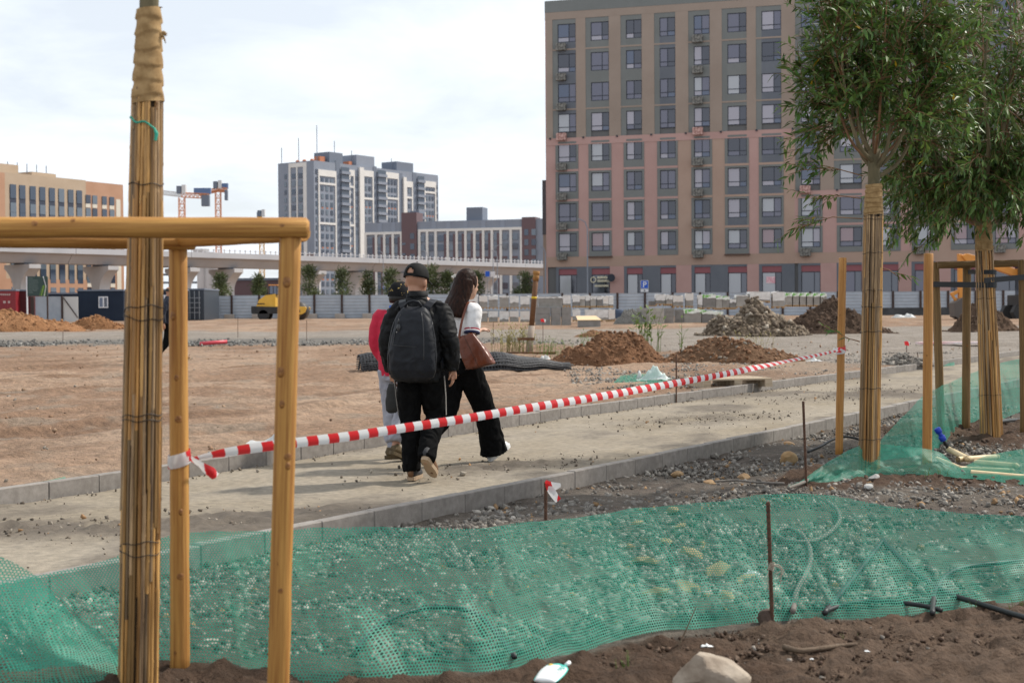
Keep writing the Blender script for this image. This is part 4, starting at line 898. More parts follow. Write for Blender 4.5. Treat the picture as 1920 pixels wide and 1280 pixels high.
scrap('white rag on the ground left of the right stake', 1526, 678, .20, m_film, 4, .3, name='rag', cat='rag')
scrap('small white stone-like scrap on the wire mesh roll', 1022, 674, .12, m_film, 6, .8)
scrap('small white scrap on soil right of the stick', 1625, 1225, .012, m_wh, 7, .6); scrap('white scrap on soil before the stick end', 1522, 1240, .008, m_wh, 8, .6); scrap('greyish paper scrap left on the soil near the pale rock', 1325, 1215, .024, m_wh, 9, .5)
scrap('white film on the far tan ground by the fence', 1695, 596, .9, m_film, 10, .35, name='plastic_sheet', cat='sheet')
b5 = [(1150, 720), (1200, 722), (1252, 724)]; t5 = [(1165, 706), (1205, 703), (1248, 706)]
net_sheet('net_scrap', 'flat scrap of green net under the plastic bag', [tuple(gp(*q)+Vector((0, 0, .02))) for q in b5], [tuple(gp(*q)+Vector((0, 0, .03))) for q in t5], wr=.03, n=40, rows=20, seed=33)
net_sheet('net_scrap', 'green net strip lying beside the far kerb at the left', [tuple(gp(*q)+Vector((0, 0, .01))) for q in [(70, 915), (125, 903)]], [tuple(gp(*q)+Vector((0, 0, .02))) for q in [(78, 908), (122, 898)]], wr=.02, n=20, rows=10, seed=35)
net_sheet('net_scrap', 'dark green net roll on the path edge beyond the pale stake', [tuple(gp(*q)+Vector((0, 0, .01))) for q in [(1765, 687), (1790, 686)]], [tuple(gp(*q)+Vector((0, 0, .06))) for q in [(1766, 680), (1789, 680)]], wr=.03, n=20, rows=10, seed=36)
# weeds
m_grass = mat('weed_green', (.09, .15, .03), (.16, .22, .055), rough=.6, scale=4, transl=.3, objvar=.15); m_dryg = mat('dry_grass', (.25, .22, .09), (.34, .30, .13), rough=.8, scale=4, transl=.2)
def weed(label, px, py, h, n, spread, seed, m=None, dz=0., lw=.012):
    p = gp(px, py); rs = random.Random(seed); mb = MB()
    for i in range(n):
        a = rs.uniform(0, 6.28); l = h*rs.uniform(.5, 1.1); b = Vector((rs.gauss(0, spread*.35), rs.gauss(0, spread*.35), 0)); d = Vector((math.cos(a)*rs.uniform(.1, .45), math.sin(a)*rs.uniform(.1, .45), 1))
        e = b+d*l; mdl = b+Vector((d.x*.3, d.y*.3, 1))*l*.55; mb.tube([b, mdl, e], [lw*.3, lw*.22, lw*.05], 4, False)
        for k in range(4):
            t = rs.uniform(.25, 1.); q = b.lerp(mdl, t*2) if t < .5 else mdl.lerp(e, t*2-1); s = Vector((rs.uniform(-1, 1), rs.uniform(-1, 1), rs.uniform(0, .8))).normalized()*h*.16; c = s.cross(Vector((0, 0, 1)))*.22
            mb.add([q, q+s*.5+c, q+s, q+s*.5-c], [(0, 1, 2, 3)])
    o = mb.build('weed', m or m_grass, None); o.location = p+Vector((0, 0, dz)); return tag(o, label, 'weed')
weed('bushy pale green weed beside the foot of the rusty post', 962, 662, .75, 70, .8, 1, MATS['dry_grass'], lw=.02); weed('green weed right of the rusty post foot', 1025, 664, .45, 40, .7, 2)
weed('tall thin weed rising behind the reddish heap', 1215, 660, 1.35, 26, .5, 3, lw=.02); weed('single tall weed stalk right of the reddish heap', 1277, 664, .95, 4, .15, 4, lw=.03); weed('green weed on the front of the reddish heap', 1105, 672, .5, 26, .5, 5, dz=.15)
weed('yellowish weed on the low lumpy heap', 1405, 674, .5, 30, .8, 6, MATS['dry_grass'], dz=.15); weed('green weed at the left foot of the reddish heap', 1048, 672, .4, 18, .4, 7)
weed('tiny green sprout in the soil at the bottom edge', 1168, 1262, .07, 7, .05, 8, lw=.006); weed('tiny green sprout below the rebar post', 1496, 1203, .03, 8, .05, 9, lw=.005); weed('tiny green sprout right of the rebar post foot', 1586, 1196, .025, 6, .05, 10, lw=.005); weed('small weed at the right end of the net foot', 1828, 1146, .06, 8, .08, 11, lw=.005)
weed('small weed where the right net meets the soil', 1905, 1148, .07, 10, .1, 12, lw=.005); weed('small grass tuft by the foot of the pale stake', 1745, 892, .07, 16, .2, 13, lw=.006)

# wire mesh roll
m_mesh = mat('black_mesh', (.03, .032, .035), (.06, .06, .065), rough=.6, scale=8)
ra, rb_ = gp(676, 701), gp(1075, 694); root = thing('wire_mesh_roll', 'flattened roll of black wire mesh lying behind the walking people', 'mesh roll', tuple(ra)); ax = rb_-ra; Lm = ax.length; axn = ax.normalized(); sy = Vector((-axn.y, axn.x, 0)); mb = MB()
def roll_p(t, a, k):
    w_ = (.75 if t < .62 else .75*(1-(t-.62)/.55)); r = (.34-.06*k)*w_*(1+.08*math.sin(t*19+k)+.05*math.sin(a*3+t*7)); return ax*t+sy*(math.cos(a)*r*1.7+.3)+Vector((0, 0, max(.02, math.sin(a)*r*1.25+.05+.02*math.sin(t*31+k))))
for k in range(3):
    for j in range(26):
        a0 = math.pi*(j/25)*1.04-.05; mb.tube([roll_p(t, a0+(.35*t*(1 if j % 2 else -1)), k) for t in np.linspace(.0+.02*k, 1-.03*k, 26)], .011, 4, False)
    for t in np.linspace(.01, .99, 70): mb.tube([roll_p(t+.006*math.sin(a*2), a, k) for a in np.linspace(-.05, math.pi+.05, 12)], .009, 4, False)
mb.build('mesh_layers', m_mesh, root)
# rusty post
g_ = gp(992, 663); top = at(1006, 508, g_.y)-g_; root = thing('rusty_post', 'leaning rusty steel post with yellow band left of the soil heaps', 'post', tuple(g_)); u_ = top.normalized()
MB().tube([u_*-.1, top*.34], .085, 14).build('lower_sleeve', mat('dusty_steel', (.30, .24, .19), (.38, .31, .25), rough=.9, scale=3), root, True)
MB().tube([top*.34, top*.96], .068, 14).build('shaft', mat('rust_brown', (.10, .045, .022), (.20, .10, .045), rough=.85, scale=3), root, True)
MB().tube([top*.955, top*.96, top*1.0], [.08, .09, .09], 14).tube([top*.88, top*.955], .08, 14).build('head', mat('rust_orange', (.22, .10, .025), (.32, .16, .045), rough=.8, scale=4), root, True)
MB().tube([top*.665, top*.69], .072, 14).build('yellow_band', mat('yellow_paint', (.65, .45, .02), rough=.5), root, True)
MB().box(-.3, .15, -.1, .1, .35, .42).box(-.6, .7, -.25, .25, .0, .05).build('brace', MATS['rust_brown'], root)
# flat pallet behind the far kerb
m_plank = mat('grey_plank', (.32, .25, .17), (.45, .36, .26), rough=.9, scale=3, stretch=(1, 8, 8), objvar=.12)
def pallet(root, wx, wy, z=0., m=None):
    for i in range(6): MB().box(-wx/2, wx/2, -wy/2+i*wy/6+.015, -wy/2+(i+1)*wy/6-.015, z+.11, z+.135).build('plank', m or m_plank, root)
    for i in range(3): MB().box(-wx/2+i*(wx-.12)/2, -wx/2+i*(wx-.12)/2+.12, -wy/2, wy/2, z, z+.11).build('bearer', m or m_plank, root)
p = gp(1372, 727); root = thing('wooden_pallet', 'empty grey wooden pallet lying just beyond the far kerb', 'pallet', (p.x, p.y+.5, gz(p.x, p.y+.5)), .25); pallet(root, 1.15, .9)
p = gp(398, 648); tag(MB().tube([p+Vector((-.4, 0, .07)), p+Vector((.43, .25, .12))], .06, 12).build('plastic_pipe', mat('red_pipe', (.55, .06, .08), rough=.4), None, True), 'short red pipe on the dark gravel at left', 'pipe')
p = gp(1785, 647); tag(MB().box(-1.0, 1.0, -.25, .25, .04, .1).build('plank_board', mat('pink_board', (.6, .25, .25), (.75, .7, .68), rough=.6, scale=1.2), None, loc=p), 'pink and white board lying on the grey ground behind the right frame', 'board')
# ================================================================== BACKGROUND BUILDINGS
def glass(name, c, rough=.06, ior=1.9):
    m = bpy.data.materials.new(name); m.use_nodes = True; b = m.node_tree.nodes['Principled BSDF']; b.inputs['Base Color'].default_value = (*c, 1); b.inputs['Roughness'].default_value = rough; b.inputs['IOR'].default_value = ior; b.inputs['Specular Tint'].default_value = (.90, .90, 1., 1)
    n = m.node_tree.nodes.new('ShaderNodeTexNoise'); n.inputs['Scale'].default_value = .8; bp = m.node_tree.nodes.new('ShaderNodeBump'); bp.inputs['Strength'].default_value = .03; bp.inputs['Distance'].default_value = .1
    tcn = m.node_tree.nodes.new('ShaderNodeTexCoord'); m.node_tree.links.new(tcn.outputs['Object'], n.inputs['Vector'])
    m.node_tree.links.new(n.outputs['Fac'], bp.inputs['Height']); m.node_tree.links.new(bp.outputs[0], b.inputs['Normal']); return m
G_LILAC = glass('glass_lilac', (.08, .078, .11)); G_DARK = glass('glass_dark', (.012, .014, .02)); G_CURT = glass('glass_curtain', (.30, .28, .31), .12); G_WARM = glass('glass_poster', (.26, .17, .17), .12); G_BLUE = glass('glass_blue', (.045, .065, .11)); G_SHOP = glass('glass_shop', (.07, .08, .095)); G_PALE = glass('glass_pale', (.34, .35, .36), .1)
class Fac:
    def __init__(s, p0, p1, z0=.8):
        s.p = Vector((p0.x, p0.y)); s.d = (Vector((p1.x, p1.y))-s.p).normalized(); s.rz = math.atan2(s.d.y, s.d.x); s.z0 = z0
    def s_(s, px, py=400):
        d = ray(px, py); return (s.p.y*d.x-s.p.x*d.y)/(s.d.x*d.y-s.d.y*d.x)
    def z_(s, px, py):
        t = s.s_(px, py); return at(px, py, s.p.y+t*s.d.y).z-s.z0
    def root(s, name, label, cat='building'): return thing(name, label, cat, (s.p.x, s.p.y, s.z0), s.rz)
def bx(root, name, m, x0, x1, y0, y1, z0, z1): return MB().box(x0, x1, y0, y1, z0, z1).build(name, m, root)
mB = lambda n, c, c2=None, ribs=None, rough=.75: mat(n, c, c2, rough=rough, scale=.35, objvar=.03, ribs=ribs)
m_beige = mB('beige_cladding', (.265, .205, .165), (.295, .23, .187), ('X', 1.6, .12)); m_gg = mB('greygreen_cladding', (.15, .157, .15), (.17, .176, .17), ('X', 1.6, .12)); m_pink = mB('pink_cladding', (.39, .24, .212), (.43, .27, .24), ('X', 1.6, .12)); m_tan = mB('tan_cladding', (.35, .24, .185), (.385, .27, .21), ('X', 1.6, .12))
m_grblue = mB('slate_cladding', (.105, .115, .135), (.13, .14, .16), ('X', 1.6, .12)); m_maroon = mB('maroon_panel', (.24, .085, .095)); m_frame = mat('window_frame_dark', (.018, .022, .035), rough=.5); m_ac = mat('ac_grille', (.07, .068, .062), (.21, .20, .18), rough=.8, scale=5, ramp=(.4, .6)); m_acpink = mat('ac_grille_pink', (.26, .13, .11), (.52, .33, .29), rough=.8, scale=5, ramp=(.4, .6)); m_core = mat('wall_core', (.12, .12, .12), rough=.9)

# ---- the tall apartment block on the right
pA = at(1026, 300, 155.0); pB = at(1490, 300, 147.6); R_ = Fac(pA, pB); rt = R_.root('apartment_block', 'tall beige, grey and pink apartment block on the right behind the fence')
zt0 = R_.z_(1046, 46.6); zt7 = R_.z_(1046, 438); pit = (zt0-zt7)/7; WH = 1.98; H = R_.z_(1030, 3)
cols = [(R_.s_(a, 60), R_.s_(b, 60)) for a, b in [(1046, 1080), (1108, 1142), (1174, 1203.5), (1237, 1266.5), (1301, 1331), (1364, 1400), (1428, 1465)]]
s8 = R_.s_(1490, 200); c8 = R_.s_(1502, 200); cols2 = [(c8, c8+1.95), (c8+3.9, c8+6.1), (c8+7.6, c8+9.7), (c8+11.3, c8+13.3), (c8+15.1, c8+17.1), (c8+19, c8+21), (c8+23, c8+25), (c8+27, c8+29)]
SE = c8+31; DEP = 15.
bx(rt, 'wall', m_core, .02, SE-.02, .0, DEP, -1, H-.3)
bx(rt, 'side_wall', m_pink, -.12, .02, -.14, DEP, -1, H-1.2); bx(rt, 'parapet', m_gg, -.14, SE, -.2, .2, H-1.25, H); bx(rt, 'cornice', m_beige, -.13, s8, -.18, .0, H-2.05, H-1.252)
WCACHE = {}
def window_set(root, s0, s1, zb, h, y=-.05, split=.62, tr=.26, glasses=None, key=None, mull=True):
    w_ = round(s1-s0, 2); k = (w_, h, split, tr); t = .075
    if k not in WCACHE:
        mb = MB(); mb.box(0, t, -.05, .05, 0, h); mb.box(w_-t, w_, -.05, .05, 0, h); mb.box(t, w_-t, -.05, .05, 0, t); mb.box(t, w_-t, -.05, .05, h-t, h)
        xs = w_*split; zs = h*tr
        mb.box(xs-t/2, xs+t/2, -.045, .045, t, h-t); mb.box(t, xs-t/2, -.04, .04, zs-t/2, zs+t/2); mb.box(xs+t/2, w_-t, -.04, .04, zs-t/2, zs+t/2)
        WCACHE[k] = (mb.mesh('window', m_frame), [(t, xs-t/2, zs+t/2, h-t), (xs+t/2, w_-t, zs+t/2, h-t), (t, xs-t/2, t, zs-t/2), (xs+t/2, w_-t, t, zs-t/2)])
    fm, panes = WCACHE[k]; o = obj('window', fm, None, root, (s0, y, zb))
    for i, (a, b, c, d) in enumerate(panes):
        g = glasses[i]; kk = (k, i, g.name)
        if kk not in WCACHE: WCACHE[kk] = MB().box(a, b, -.012, .012, c, d).mesh('pane', g)
        obj('pane', WCACHE[kk], None, o)
    return o
rs = random.Random(5)
def pick_glass(row, col):
    a = rs.choice([G_LILAC, G_LILAC, G_CURT, G_CURT, G_BLUE, G_PALE, G_DARK] if col != 3 else [G_LILAC]); 
    if row == 7: a = rs.choice([G_WARM, G_CURT, G_WARM, G_PALE])
    b = rs.choice([G_LILAC, G_DARK, G_DARK]) if row < 7 else rs.choice([G_CURT, G_DARK])
    return [a, b, rs.choice([a, G_LILAC, G_CURT]), rs.choice([b, G_LILAC, G_BLUE])]
def acbox(root, x, z, m): 
    k = ('ac', m.name)
    if k not in WCACHE:
        mb = MB().box(0, 1.08, -.55, 0, 0, .8)
        WCACHE[k] = mb.mesh('air_conditioner_basket', m, bevel=.04)
    obj('air_conditioner_basket', WCACHE[k], None, root, (x, -.17, z))
def block(cs, sL, sR, sw, ac_cols):
    zsw = zt0-pit*sw+.62      # colour switch height
    ztop = H-2.05 if sw == 4 else H-1.25
    prev = sL
    for ci, (a, b) in enumerate(cs):
        gl = a-.58; nxt = cs[ci+1][0] if ci+1 < len(cs) else sR
        bx(rt, 'pilaster', m_beige, prev, gl, -.17, .0, zsw+.01, ztop); bx(rt, 'cladding_strip', m_gg, gl, a, -.13, .0, zsw+.01, ztop)
        la, lb = a-.30, b+.22
        mm_ = m_pink if (ci < 4 or ci % 3 == 0) else m_tan
        bx(rt, 'pilaster', mm_, prev if ci == 0 else cs[ci-1][1]+.22, la, -.16, 0, zt7-WH-1.1, zsw-.75); bx(rt, 'frame_strip', m_gg, la, a, -.21, 0, zt7-WH-.55, zsw-.75); bx(rt, 'frame_strip', m_gg, b, lb, -.21, 0, zt7-WH-.55, zsw-.75)
        for r in range(8):
            zt_ = zt0-pit*r; zb = zt_-WH
            window_set(rt, a, b, zb, WH, -.04, .62 if (b-a) > 1.9 else .5, .27, pick_glass(r, ci))
            up = r < sw
            top = ztop if r == 0 else zt_+(pit-WH)
            if r == 0: bx(rt, 'spandrel', m_gg, a, b, -.13, 0, zt_, ztop)
            elif up: 
                bx(rt, 'spandrel', m_gg if ci % 3 else m_grblue, a, b, -.13, 0, zt_, zt_+pit-WH)
                if r % 2 == 1: bx(rt, 'floor_band', m_beige, gl, b, -.16, -.131, zt_+.38, zt_+.55)
            elif r == sw: bx(rt, 'floor_band', m_gg, a, b, -.21, 0, zt_, zt_+.22)
            else:
                bx(rt, 'spandrel', m_gg if ci < 5 else m_grblue, a, b, -.21, 0, zt_+.45, zt_+pit-WH); bx(rt, 'floor_band', mm_ if ci != 6 else m_tan, la-.001, lb+.001, -.215, -.0, zt_+.22, zt_+.45); bx(rt, 'spandrel', m_gg, a, b, -.21, 0, zt_, zt_+.22)
            if ci in ac_cols and r < 8:
                acbox(rt, a-.10, zb-.92, m_acpink if r == sw-1 else m_ac)
        bx(rt, 'spandrel', m_gg, a, b, -.212, 0, zt7-WH-.55, zt7-WH)
        prev = b
    bx(rt, 'pilaster', m_beige, prev, sR, -.17, 0, zsw+.01, ztop); bx(rt, 'pilaster', m_pink if sw > 4 else m_tan, prev+.22, sR, -.16, 0, zt7-WH-1.1, zsw-.75)
    bx(rt, 'floor_band', m_pink, sL, sR, -.20, 0, zsw-.75, zsw)
    n = int((sR-sL)/3.6)
    for i in range(n+1): MB().box(-.09, .09, -.34, -.2, -.1, .08).build('wall_lamp', m_frame, rt, loc=(sL+.4+i*(sR-sL-.6)/max(n, 1), 0, zsw-.02))
    bx(rt, 'floor_band', m_tan, sL, sR, -.18, 0, zt7-WH-1.1-.55, zt7-WH-.551)
    # shop storey
    zs = zt7-WH-1.66
    for ci, (a, b) in enumerate(cs):
        nb = cs[ci+1][0]-.3 if ci+1 < len(cs) else sR
        bx(rt, 'shop_frame', m_grblue, a-.32, a, -.2, 0, -1, zs); bx(rt, 'awning_panel', m_maroon, a, b, -.12, 0, zs-.85, zs-.22); bx(rt, 'shop_frame', m_grblue, a, b, -.2, 0, zs-.22, zs)
        g = rs.choice([G_SHOP, G_SHOP, G_PALE, G_LILAC]); window_set(rt, a, b, -.6, round(zs-.85+.6, 2), -.05, .68, .42, [g, rs.choice([G_SHOP, G_DARK]), G_SHOP, rs.choice([G_DARK, G_SHOP])])
        bx(rt, 'shop_pier', m_pink if ci % 2 == 1 or sw > 4 else m_grblue, b+.001, nb-.021, -.21 if ci % 2 else -.19, 0, -1, zs)
        if ci % 2: MB().ball((b+.8, -.3, 1.6), .1, .1, .14, 8, 6).build('wall_lamp', m_frame, rt)
block(cols, 0.0, s8, 4, (0, 4)); block(cols2, s8, SE, 6, (0, 3, 5))
# shop sign with unreadable strokes, round sign
sx = R_.s_(1109, 525); zq = R_.z_(1109, 530); sg = MB(); rr_ = random.Random(9)
for i in range(13):
    x = sx+.75+i*.125
    for row, hh in ((.42, .28), (.06, .26)):
        sg.box(x, x+.09, -.42, -.38, zq+row, zq+row+hh*rr_.uniform(.8, 1.))
for i in range(11): sg.box(sx+.45+i*.14, sx+.45+i*.14+.1, -.42, -.38, zq-.45, zq-.25)
o_ = sg.build('shop_sign_letters', mat('sign_letters', (.62, .57, .42), rough=.5), rt); o_['kind'] = 'stuff'
ringm = MB().tube([(sx+.3+math.cos(a)*.28, -.4, zq+.3+math.sin(a)*.28) for a in np.linspace(0, 6.283, 17)], .05, 6, False); ringm.build('sign_emblem', MATS['sign_letters'], rt)
MB().tube([(R_.s_(1149, 520), -.9, R_.z_(1149, 521)), (R_.s_(1149, 520), -.75, R_.z_(1149, 521))], .42, 18).build('round_sign', m_frame, rt)
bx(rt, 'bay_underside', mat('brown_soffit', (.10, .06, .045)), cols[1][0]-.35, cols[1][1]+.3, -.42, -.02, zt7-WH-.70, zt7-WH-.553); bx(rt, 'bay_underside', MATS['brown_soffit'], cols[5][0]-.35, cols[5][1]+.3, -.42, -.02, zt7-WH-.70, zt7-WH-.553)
MB().box(0, .9, -.1, -.085, 0, .7).build('shop_poster', mat('pink_poster', (.6, .22, .28), (.75, .6, .6), rough=.6, scale=6), rt, loc=(R_.s_(1437, 525), 0, R_.z_(1437, 531)))
# the sliver of a wing behind its left corner
wl = thing('building_wing', 'narrow dark-topped wing peeping out left of the tall block', 'building', (at(1017, 400, 175).x, 175, .8), R_.rz); hz = at(1020, 338, 175).z-.8; hm = at(1020, 440, 175).z-.8
bx(wl, 'upper_wall', mat('dark_brown_cladding', (.075, .07, .075), rough=.8), 0, 2.5, 0, 8, hm, hz); bx(wl, 'lower_wall', m_beige, .05, 2.5, .05, 8, -1, hm-.001)

# ---- window helper for far blocks
FG = [glass('far_glass_%d' % i, c, .08, 1.8) for i, c in enumerate([(.03, .05, .08), (.045, .065, .09), (.10, .13, .16), (.02, .03, .05)])]
FWC = {}
def fwin(root, x, z, w_, h, y=-.1, g=None, name='window', d=.06, rot=None):
    g = g or rs.choice(FG); k = (round(w_, 2), round(h, 2), g.name, d)
    if k not in FWC: FWC[k] = MB().box(-k[0]/2, k[0]/2, -d, d, 0, k[1]).mesh(name, g)
    o = obj(name, FWC[k], None, root, (x, y, z))
    if rot is not None: o.rotation_euler = (0, 0, rot)
    return o
# ---- grey and white tower
m_tg = mat('tower_grey_haze', (.21, .235, .285), (.235, .26, .31), rough=.8, scale=.2); m_tgd = mat('tower_dark_haze', (.15, .175, .22), rough=.8); m_tw = mat('tower_white', (.62, .60, .57), (.68, .66, .63), rough=.8, scale=.3); m_tbr = mat('tower_brown', (.12, .065, .06), (.14, .08, .075), rough=.8, scale=.3); m_tor = mat('tower_orange', (.45, .17, .09), rough=.8)  # tower grey and dark tone are paled towards blue, distance haze put into the colour
p0 = at(590, 400, 540); p1 = at(822, 400, 602); T_ = Fac(p0, p1, .5); tw = T_.root('tower_block', 'tall grey and white apartment tower in the distance'); HT = T_.z_(590, 301); LT = T_.s_(822, 400)
fh = 3.03; sz = lambda zx: T_.s_(500+zx/5.647, 400)
bx(tw, 'wall', m_tg, 0, LT, 0, 19, 0, HT)
for (za, zb_, top) in ((545, 930, 60), (1020, 1395, 60), (1480, 1795, 60)): pass
def wframe(za, zb_, ncol, ztop, bands, zmin=0.):
    a, b = sz(za), sz(zb_); e = .9
    for x in (a, b-e*.7): bx(tw, 'white_frame', m_tw, x, x+e*.7, -.35, 0, zmin, ztop)
    bx(tw, 'white_frame', m_tw, a+e*.7, b-e*.7, -.34, 0, ztop-2.4, ztop)
    for zz in bands: bx(tw, 'white_band', m_tw, a+e*.7, b-e*.7, -.33, 0, zz, zz+.8)
    n = int((ztop-3)/fh)
    for r in range(n):
        zz = ztop-2.6-(r+1)*fh+.75
        if zz < 3: break
        for c in range(ncol):
            x = a+1.1+(b-a-2.2)*(c+.5)/ncol
            fwin(tw, x, zz, min(1.35, (b-a-2.2)/ncol*.62), 1.75)
            if r in (3, 8, 12): bx(tw, 'accent_panel', m_tor, x-.5, x+.5, -.09, 0, zz-.75, zz-.35)
def balc(za, zb_, ztop):
    a, b = sz(za), sz(zb_)
    for r in range(int(ztop/fh)-1):
        zz = ztop-(r+1)*fh; fwin(tw, (a+b)/2, zz+1.15, b-a-.4, 1.55, -.5, rs.choice(FG[:2]), 'balcony_glass'); bx(tw, 'balcony_slab', m_tg, a, b, -1.1, 0, zz, zz+1.1)
def dcol(za, zb_, ztop, m=None):
    a, b = sz(za), sz(zb_); bx(tw, 'dark_strip', m or m_tgd, a, b, -.15, 0, 0, ztop)
wframe(545, 735, 3, HT-3.2, [HT-3.2-k*fh*5-5.6 for k in range(4)]); dcol(735, 780, HT+1); balc(780, 872, HT-1); wframe(872, 930, 1, HT-2.0, [HT-9, HT-24, HT-39]); dcol(936, 972, HT-2)
bx(tw, 'white_pier', m_tw, sz(975), sz(1018), -.8, 0, 0, HT-.6); wframe(1018, 1130, 2, HT-1.5, [HT-13, HT-29]); dcol(1130, 1165, HT+.5); balc(1167, 1260, HT-.5); wframe(1262, 1396, 3, HT-1.2, [HT-12, HT-30]); dcol(1400, 1438, HT-1); bx(tw, 'white_pier', m_tw, sz(1440), sz(1470), -.8, 0, 0, HT-2.5); wframe(1472, 1545, 1, HT-4, [HT-11]); dcol(1547, 1588, HT); balc(1590, 1664, HT-1); wframe(1668, 1790, 3, HT-3, [HT-8]); 
for r in range(17): fwin(tw, sz(1805), HT-6-r*fh, .8, 1.7); fwin(tw, sz(530), HT-5-r*fh, .9, 1.8); fwin(tw, sz(954), HT-6-r*fh, 1.6, 1.7)
bx(tw, 'roof_house', m_tgd, sz(690), sz(830), 1, 9, HT, HT+4.2); bx(tw, 'roof_house', m_tg, sz(975), sz(1165), 1, 9, HT, HT+4.4); bx(tw, 'roof_house', m_tgd, sz(1400), sz(1575), 1, 9, HT, HT+3.8); bx(tw, 'roof_vent', m_tor, sz(610), sz(665), 2, 5, HT, HT+2.2); bx(tw, 'roof_vent', m_tor, sz(915), sz(950), 2, 5, HT, HT+1.6)
for zx, hh in ((600, 14), (490, 9), (785, 9), (160, 6), (965, 6), (1385, 5)):
    MB().tube([(0, 0, 0), (0, 0, hh)], .14, 6).build('antenna', m_tgd, tw, loc=(max(sz(zx), 0), 3 if zx > 500 else (8 if zx > 200 else 17), HT))
for k, yy in enumerate((2.0, 6.0, 9.5)): MB().ball((sz(470)*0+1, yy, HT+.2), .8, .8, .7, 8, 6).build('roof_vent', m_tor, tw)
# its shaded end wall
for y0, y1, m_ in ((0, 3.8, m_tg), (3.8, 5.6, m_tw), (8.6, 9.2, m_tw), (12.2, 13.2, m_tw)): bx(tw, 'end_strip', m_, -.25, 0, y0, y1, 0, HT-.4)
bx(tw, 'end_strip', m_tw, -.24, 0, 5.6, 12.2, HT-2.0, HT-.41); bx(tw, 'brown_base', m_tbr, -.3, 0, 0, 3.75, 0, 23)
for r in range(16):
    for yy in (2.2, 7.1, 10.7, 15): fwin(tw, -.12, HT-6.2-r*fh, 1.9 if yy in (7.1, 10.7) else 1.1, 1.8, yy, FG[2] if rs.random() < .4 else None, rot=math.pi/2)
# ---- long mid-rise block
p0 = at(684, 430, 500); p1 = at(1017, 430, 482); Mf = Fac(p0, p1, .5); md = Mf.root('mid_rise_block', 'long grey mid-rise block with white window grid beyond the viaduct'); HM = Mf.z_(690, 418); sm_ = lambda zx, zy=300: Mf.s_(670+zx/5.333, 400+zy/5.333)
LM = Mf.s_(1045, 430); bx(md, 'wall', m_tg, 0, LM, 0, 16, 0, HM); m_plum = mat('plum_cladding', (.13, .085, .092), rough=.8); m_lb = mat('bluegrey_panel', (.24, .27, .33), rough=.8)
def bays(edges, ztop, plum_right):
    for i in range(len(edges)-1):
        a, b = sm_(edges[i]), sm_(edges[i+1]); bx(md, 'white_pier', m_tw, a, a+.85, -.5, 0, 0, ztop); 
        if plum_right[i % len(plum_right)]: bx(md, 'plum_strip', m_plum, b-.95, b, -.3, 0, 0, ztop-.9)
        bx(md, 'plum_band', m_plum, a+.86, b-.96, -.28, 0, ztop-9.6, ztop-8.9)
        for r, zz in enumerate((ztop-3.4, ztop-6.6, ztop-11.6, ztop-14.9, ztop-20., ztop-23.4)): fwin(md, (a+b)/2+.1, zz, (b-a)*.5, 2.1, -.2, FG[2] if rs.random() < .5 else None)
    a = sm_(edges[-1]); bx(md, 'white_pier', m_tw, a, a+1.15, -.5, 0, 0, ztop); bx(md, 'white_beam', m_tw, sm_(edges[0]), a+1.16, -.52, 0, ztop, ztop+.9)
bays([75, 180, 262, 347, 432], HM-4.2, [1, 1, 1, 1]); bays([612, 690, 775, 895, 985, 1073, 1162, 1250, 1337, 1425, 1525, 1630], HM-3.6, [0, 0, 1, 1, 1, 1, 1, 1, 1, 0, 0])
bx(md, 'plum_tower', m_plum, sm_(450), sm_(600), -.7, 6, 0, HM+3.2); bx(md, 'plum_tower', m_plum, sm_(1650), sm_(1785), -.6, 6, 0, HM+.6); bx(md, 'roof_house', m_tgd, sm_(1075), sm_(1235), 2, 8, HM, HM+4.6); bx(md, 'roof_house', m_tgd, sm_(510), sm_(600), 2, 8, HM+3.2, HM+3.9)
for r in range(7):
    fwin(md, sm_(556), HM-6-r*3.6, 1.5, 2.0, -.75); fwin(md, sm_(470), HM-8-r*3.6, 1.4, .7, -.75); fwin(md, sm_(1695), HM-5.6-r*3.4, 1.5, 2.1, -.65); fwin(md, sm_(1768), HM-5.6-r*3.4, 1.5, 2.1, -.65)
for zx in (205, 340, 745, 890, 1060, 1240, 1430): bx(md, 'parapet_panel', m_lb, sm_(zx), sm_(zx)+1.6, -.12, 0, HM-3.2, HM-.2)
# ---- beige block on the left
p0 = at(-120, 400, 287); p1 = at(232, 400, 333); Bf = Fac(at(0, 400, 302), p1, .5)
e0 = Bf.p-Bf.d*26; Bf.p = e0; bb = Bf.root('beige_block', 'beige and orange apartment block with tall window strips at far left'); HB = Bf.z_(100, 332); HB2 = Bf.z_(225, 346); LB = Bf.s_(232, 450); sb_ = lambda px: Bf.s_(px, 430); m_bb = mat('sand_brick', (.38, .29, .205), (.42, .325, .235), rough=.85, scale=.3); m_bo = mat('orange_brick', (.38, .215, .135), (.42, .245, .16), rough=.85, scale=.3); m_cream = mat('cream_panel', (.58, .54, .46), rough=.8)
bx(bb, 'wall', m_bb, 0, sb_(162), 0, 17, 0, HB); bx(bb, 'end_wall', m_bo, sb_(162), LB, 0, 15, 0, HB2); bx(bb, 'orange_strip', m_bo, sb_(-40), sb_(9), -.2, 0, 0, HB-.2); bx(bb, 'orange_base', m_bo, sb_(9), sb_(162), -.12, 0, 0, Bf.z_(100, 524)); bx(bb, 'roof_house', m_bb, sb_(-30), sb_(60), 4, 10, HB, HB+2.3); bx(bb, 'roof_house', m_bb, sb_(85), sb_(130), 4, 10, HB, HB+1.2)
bx(bb, 'cream_strip', m_cream, sb_(218), sb_(226), -.08, 0, 3, HB2-3.5)
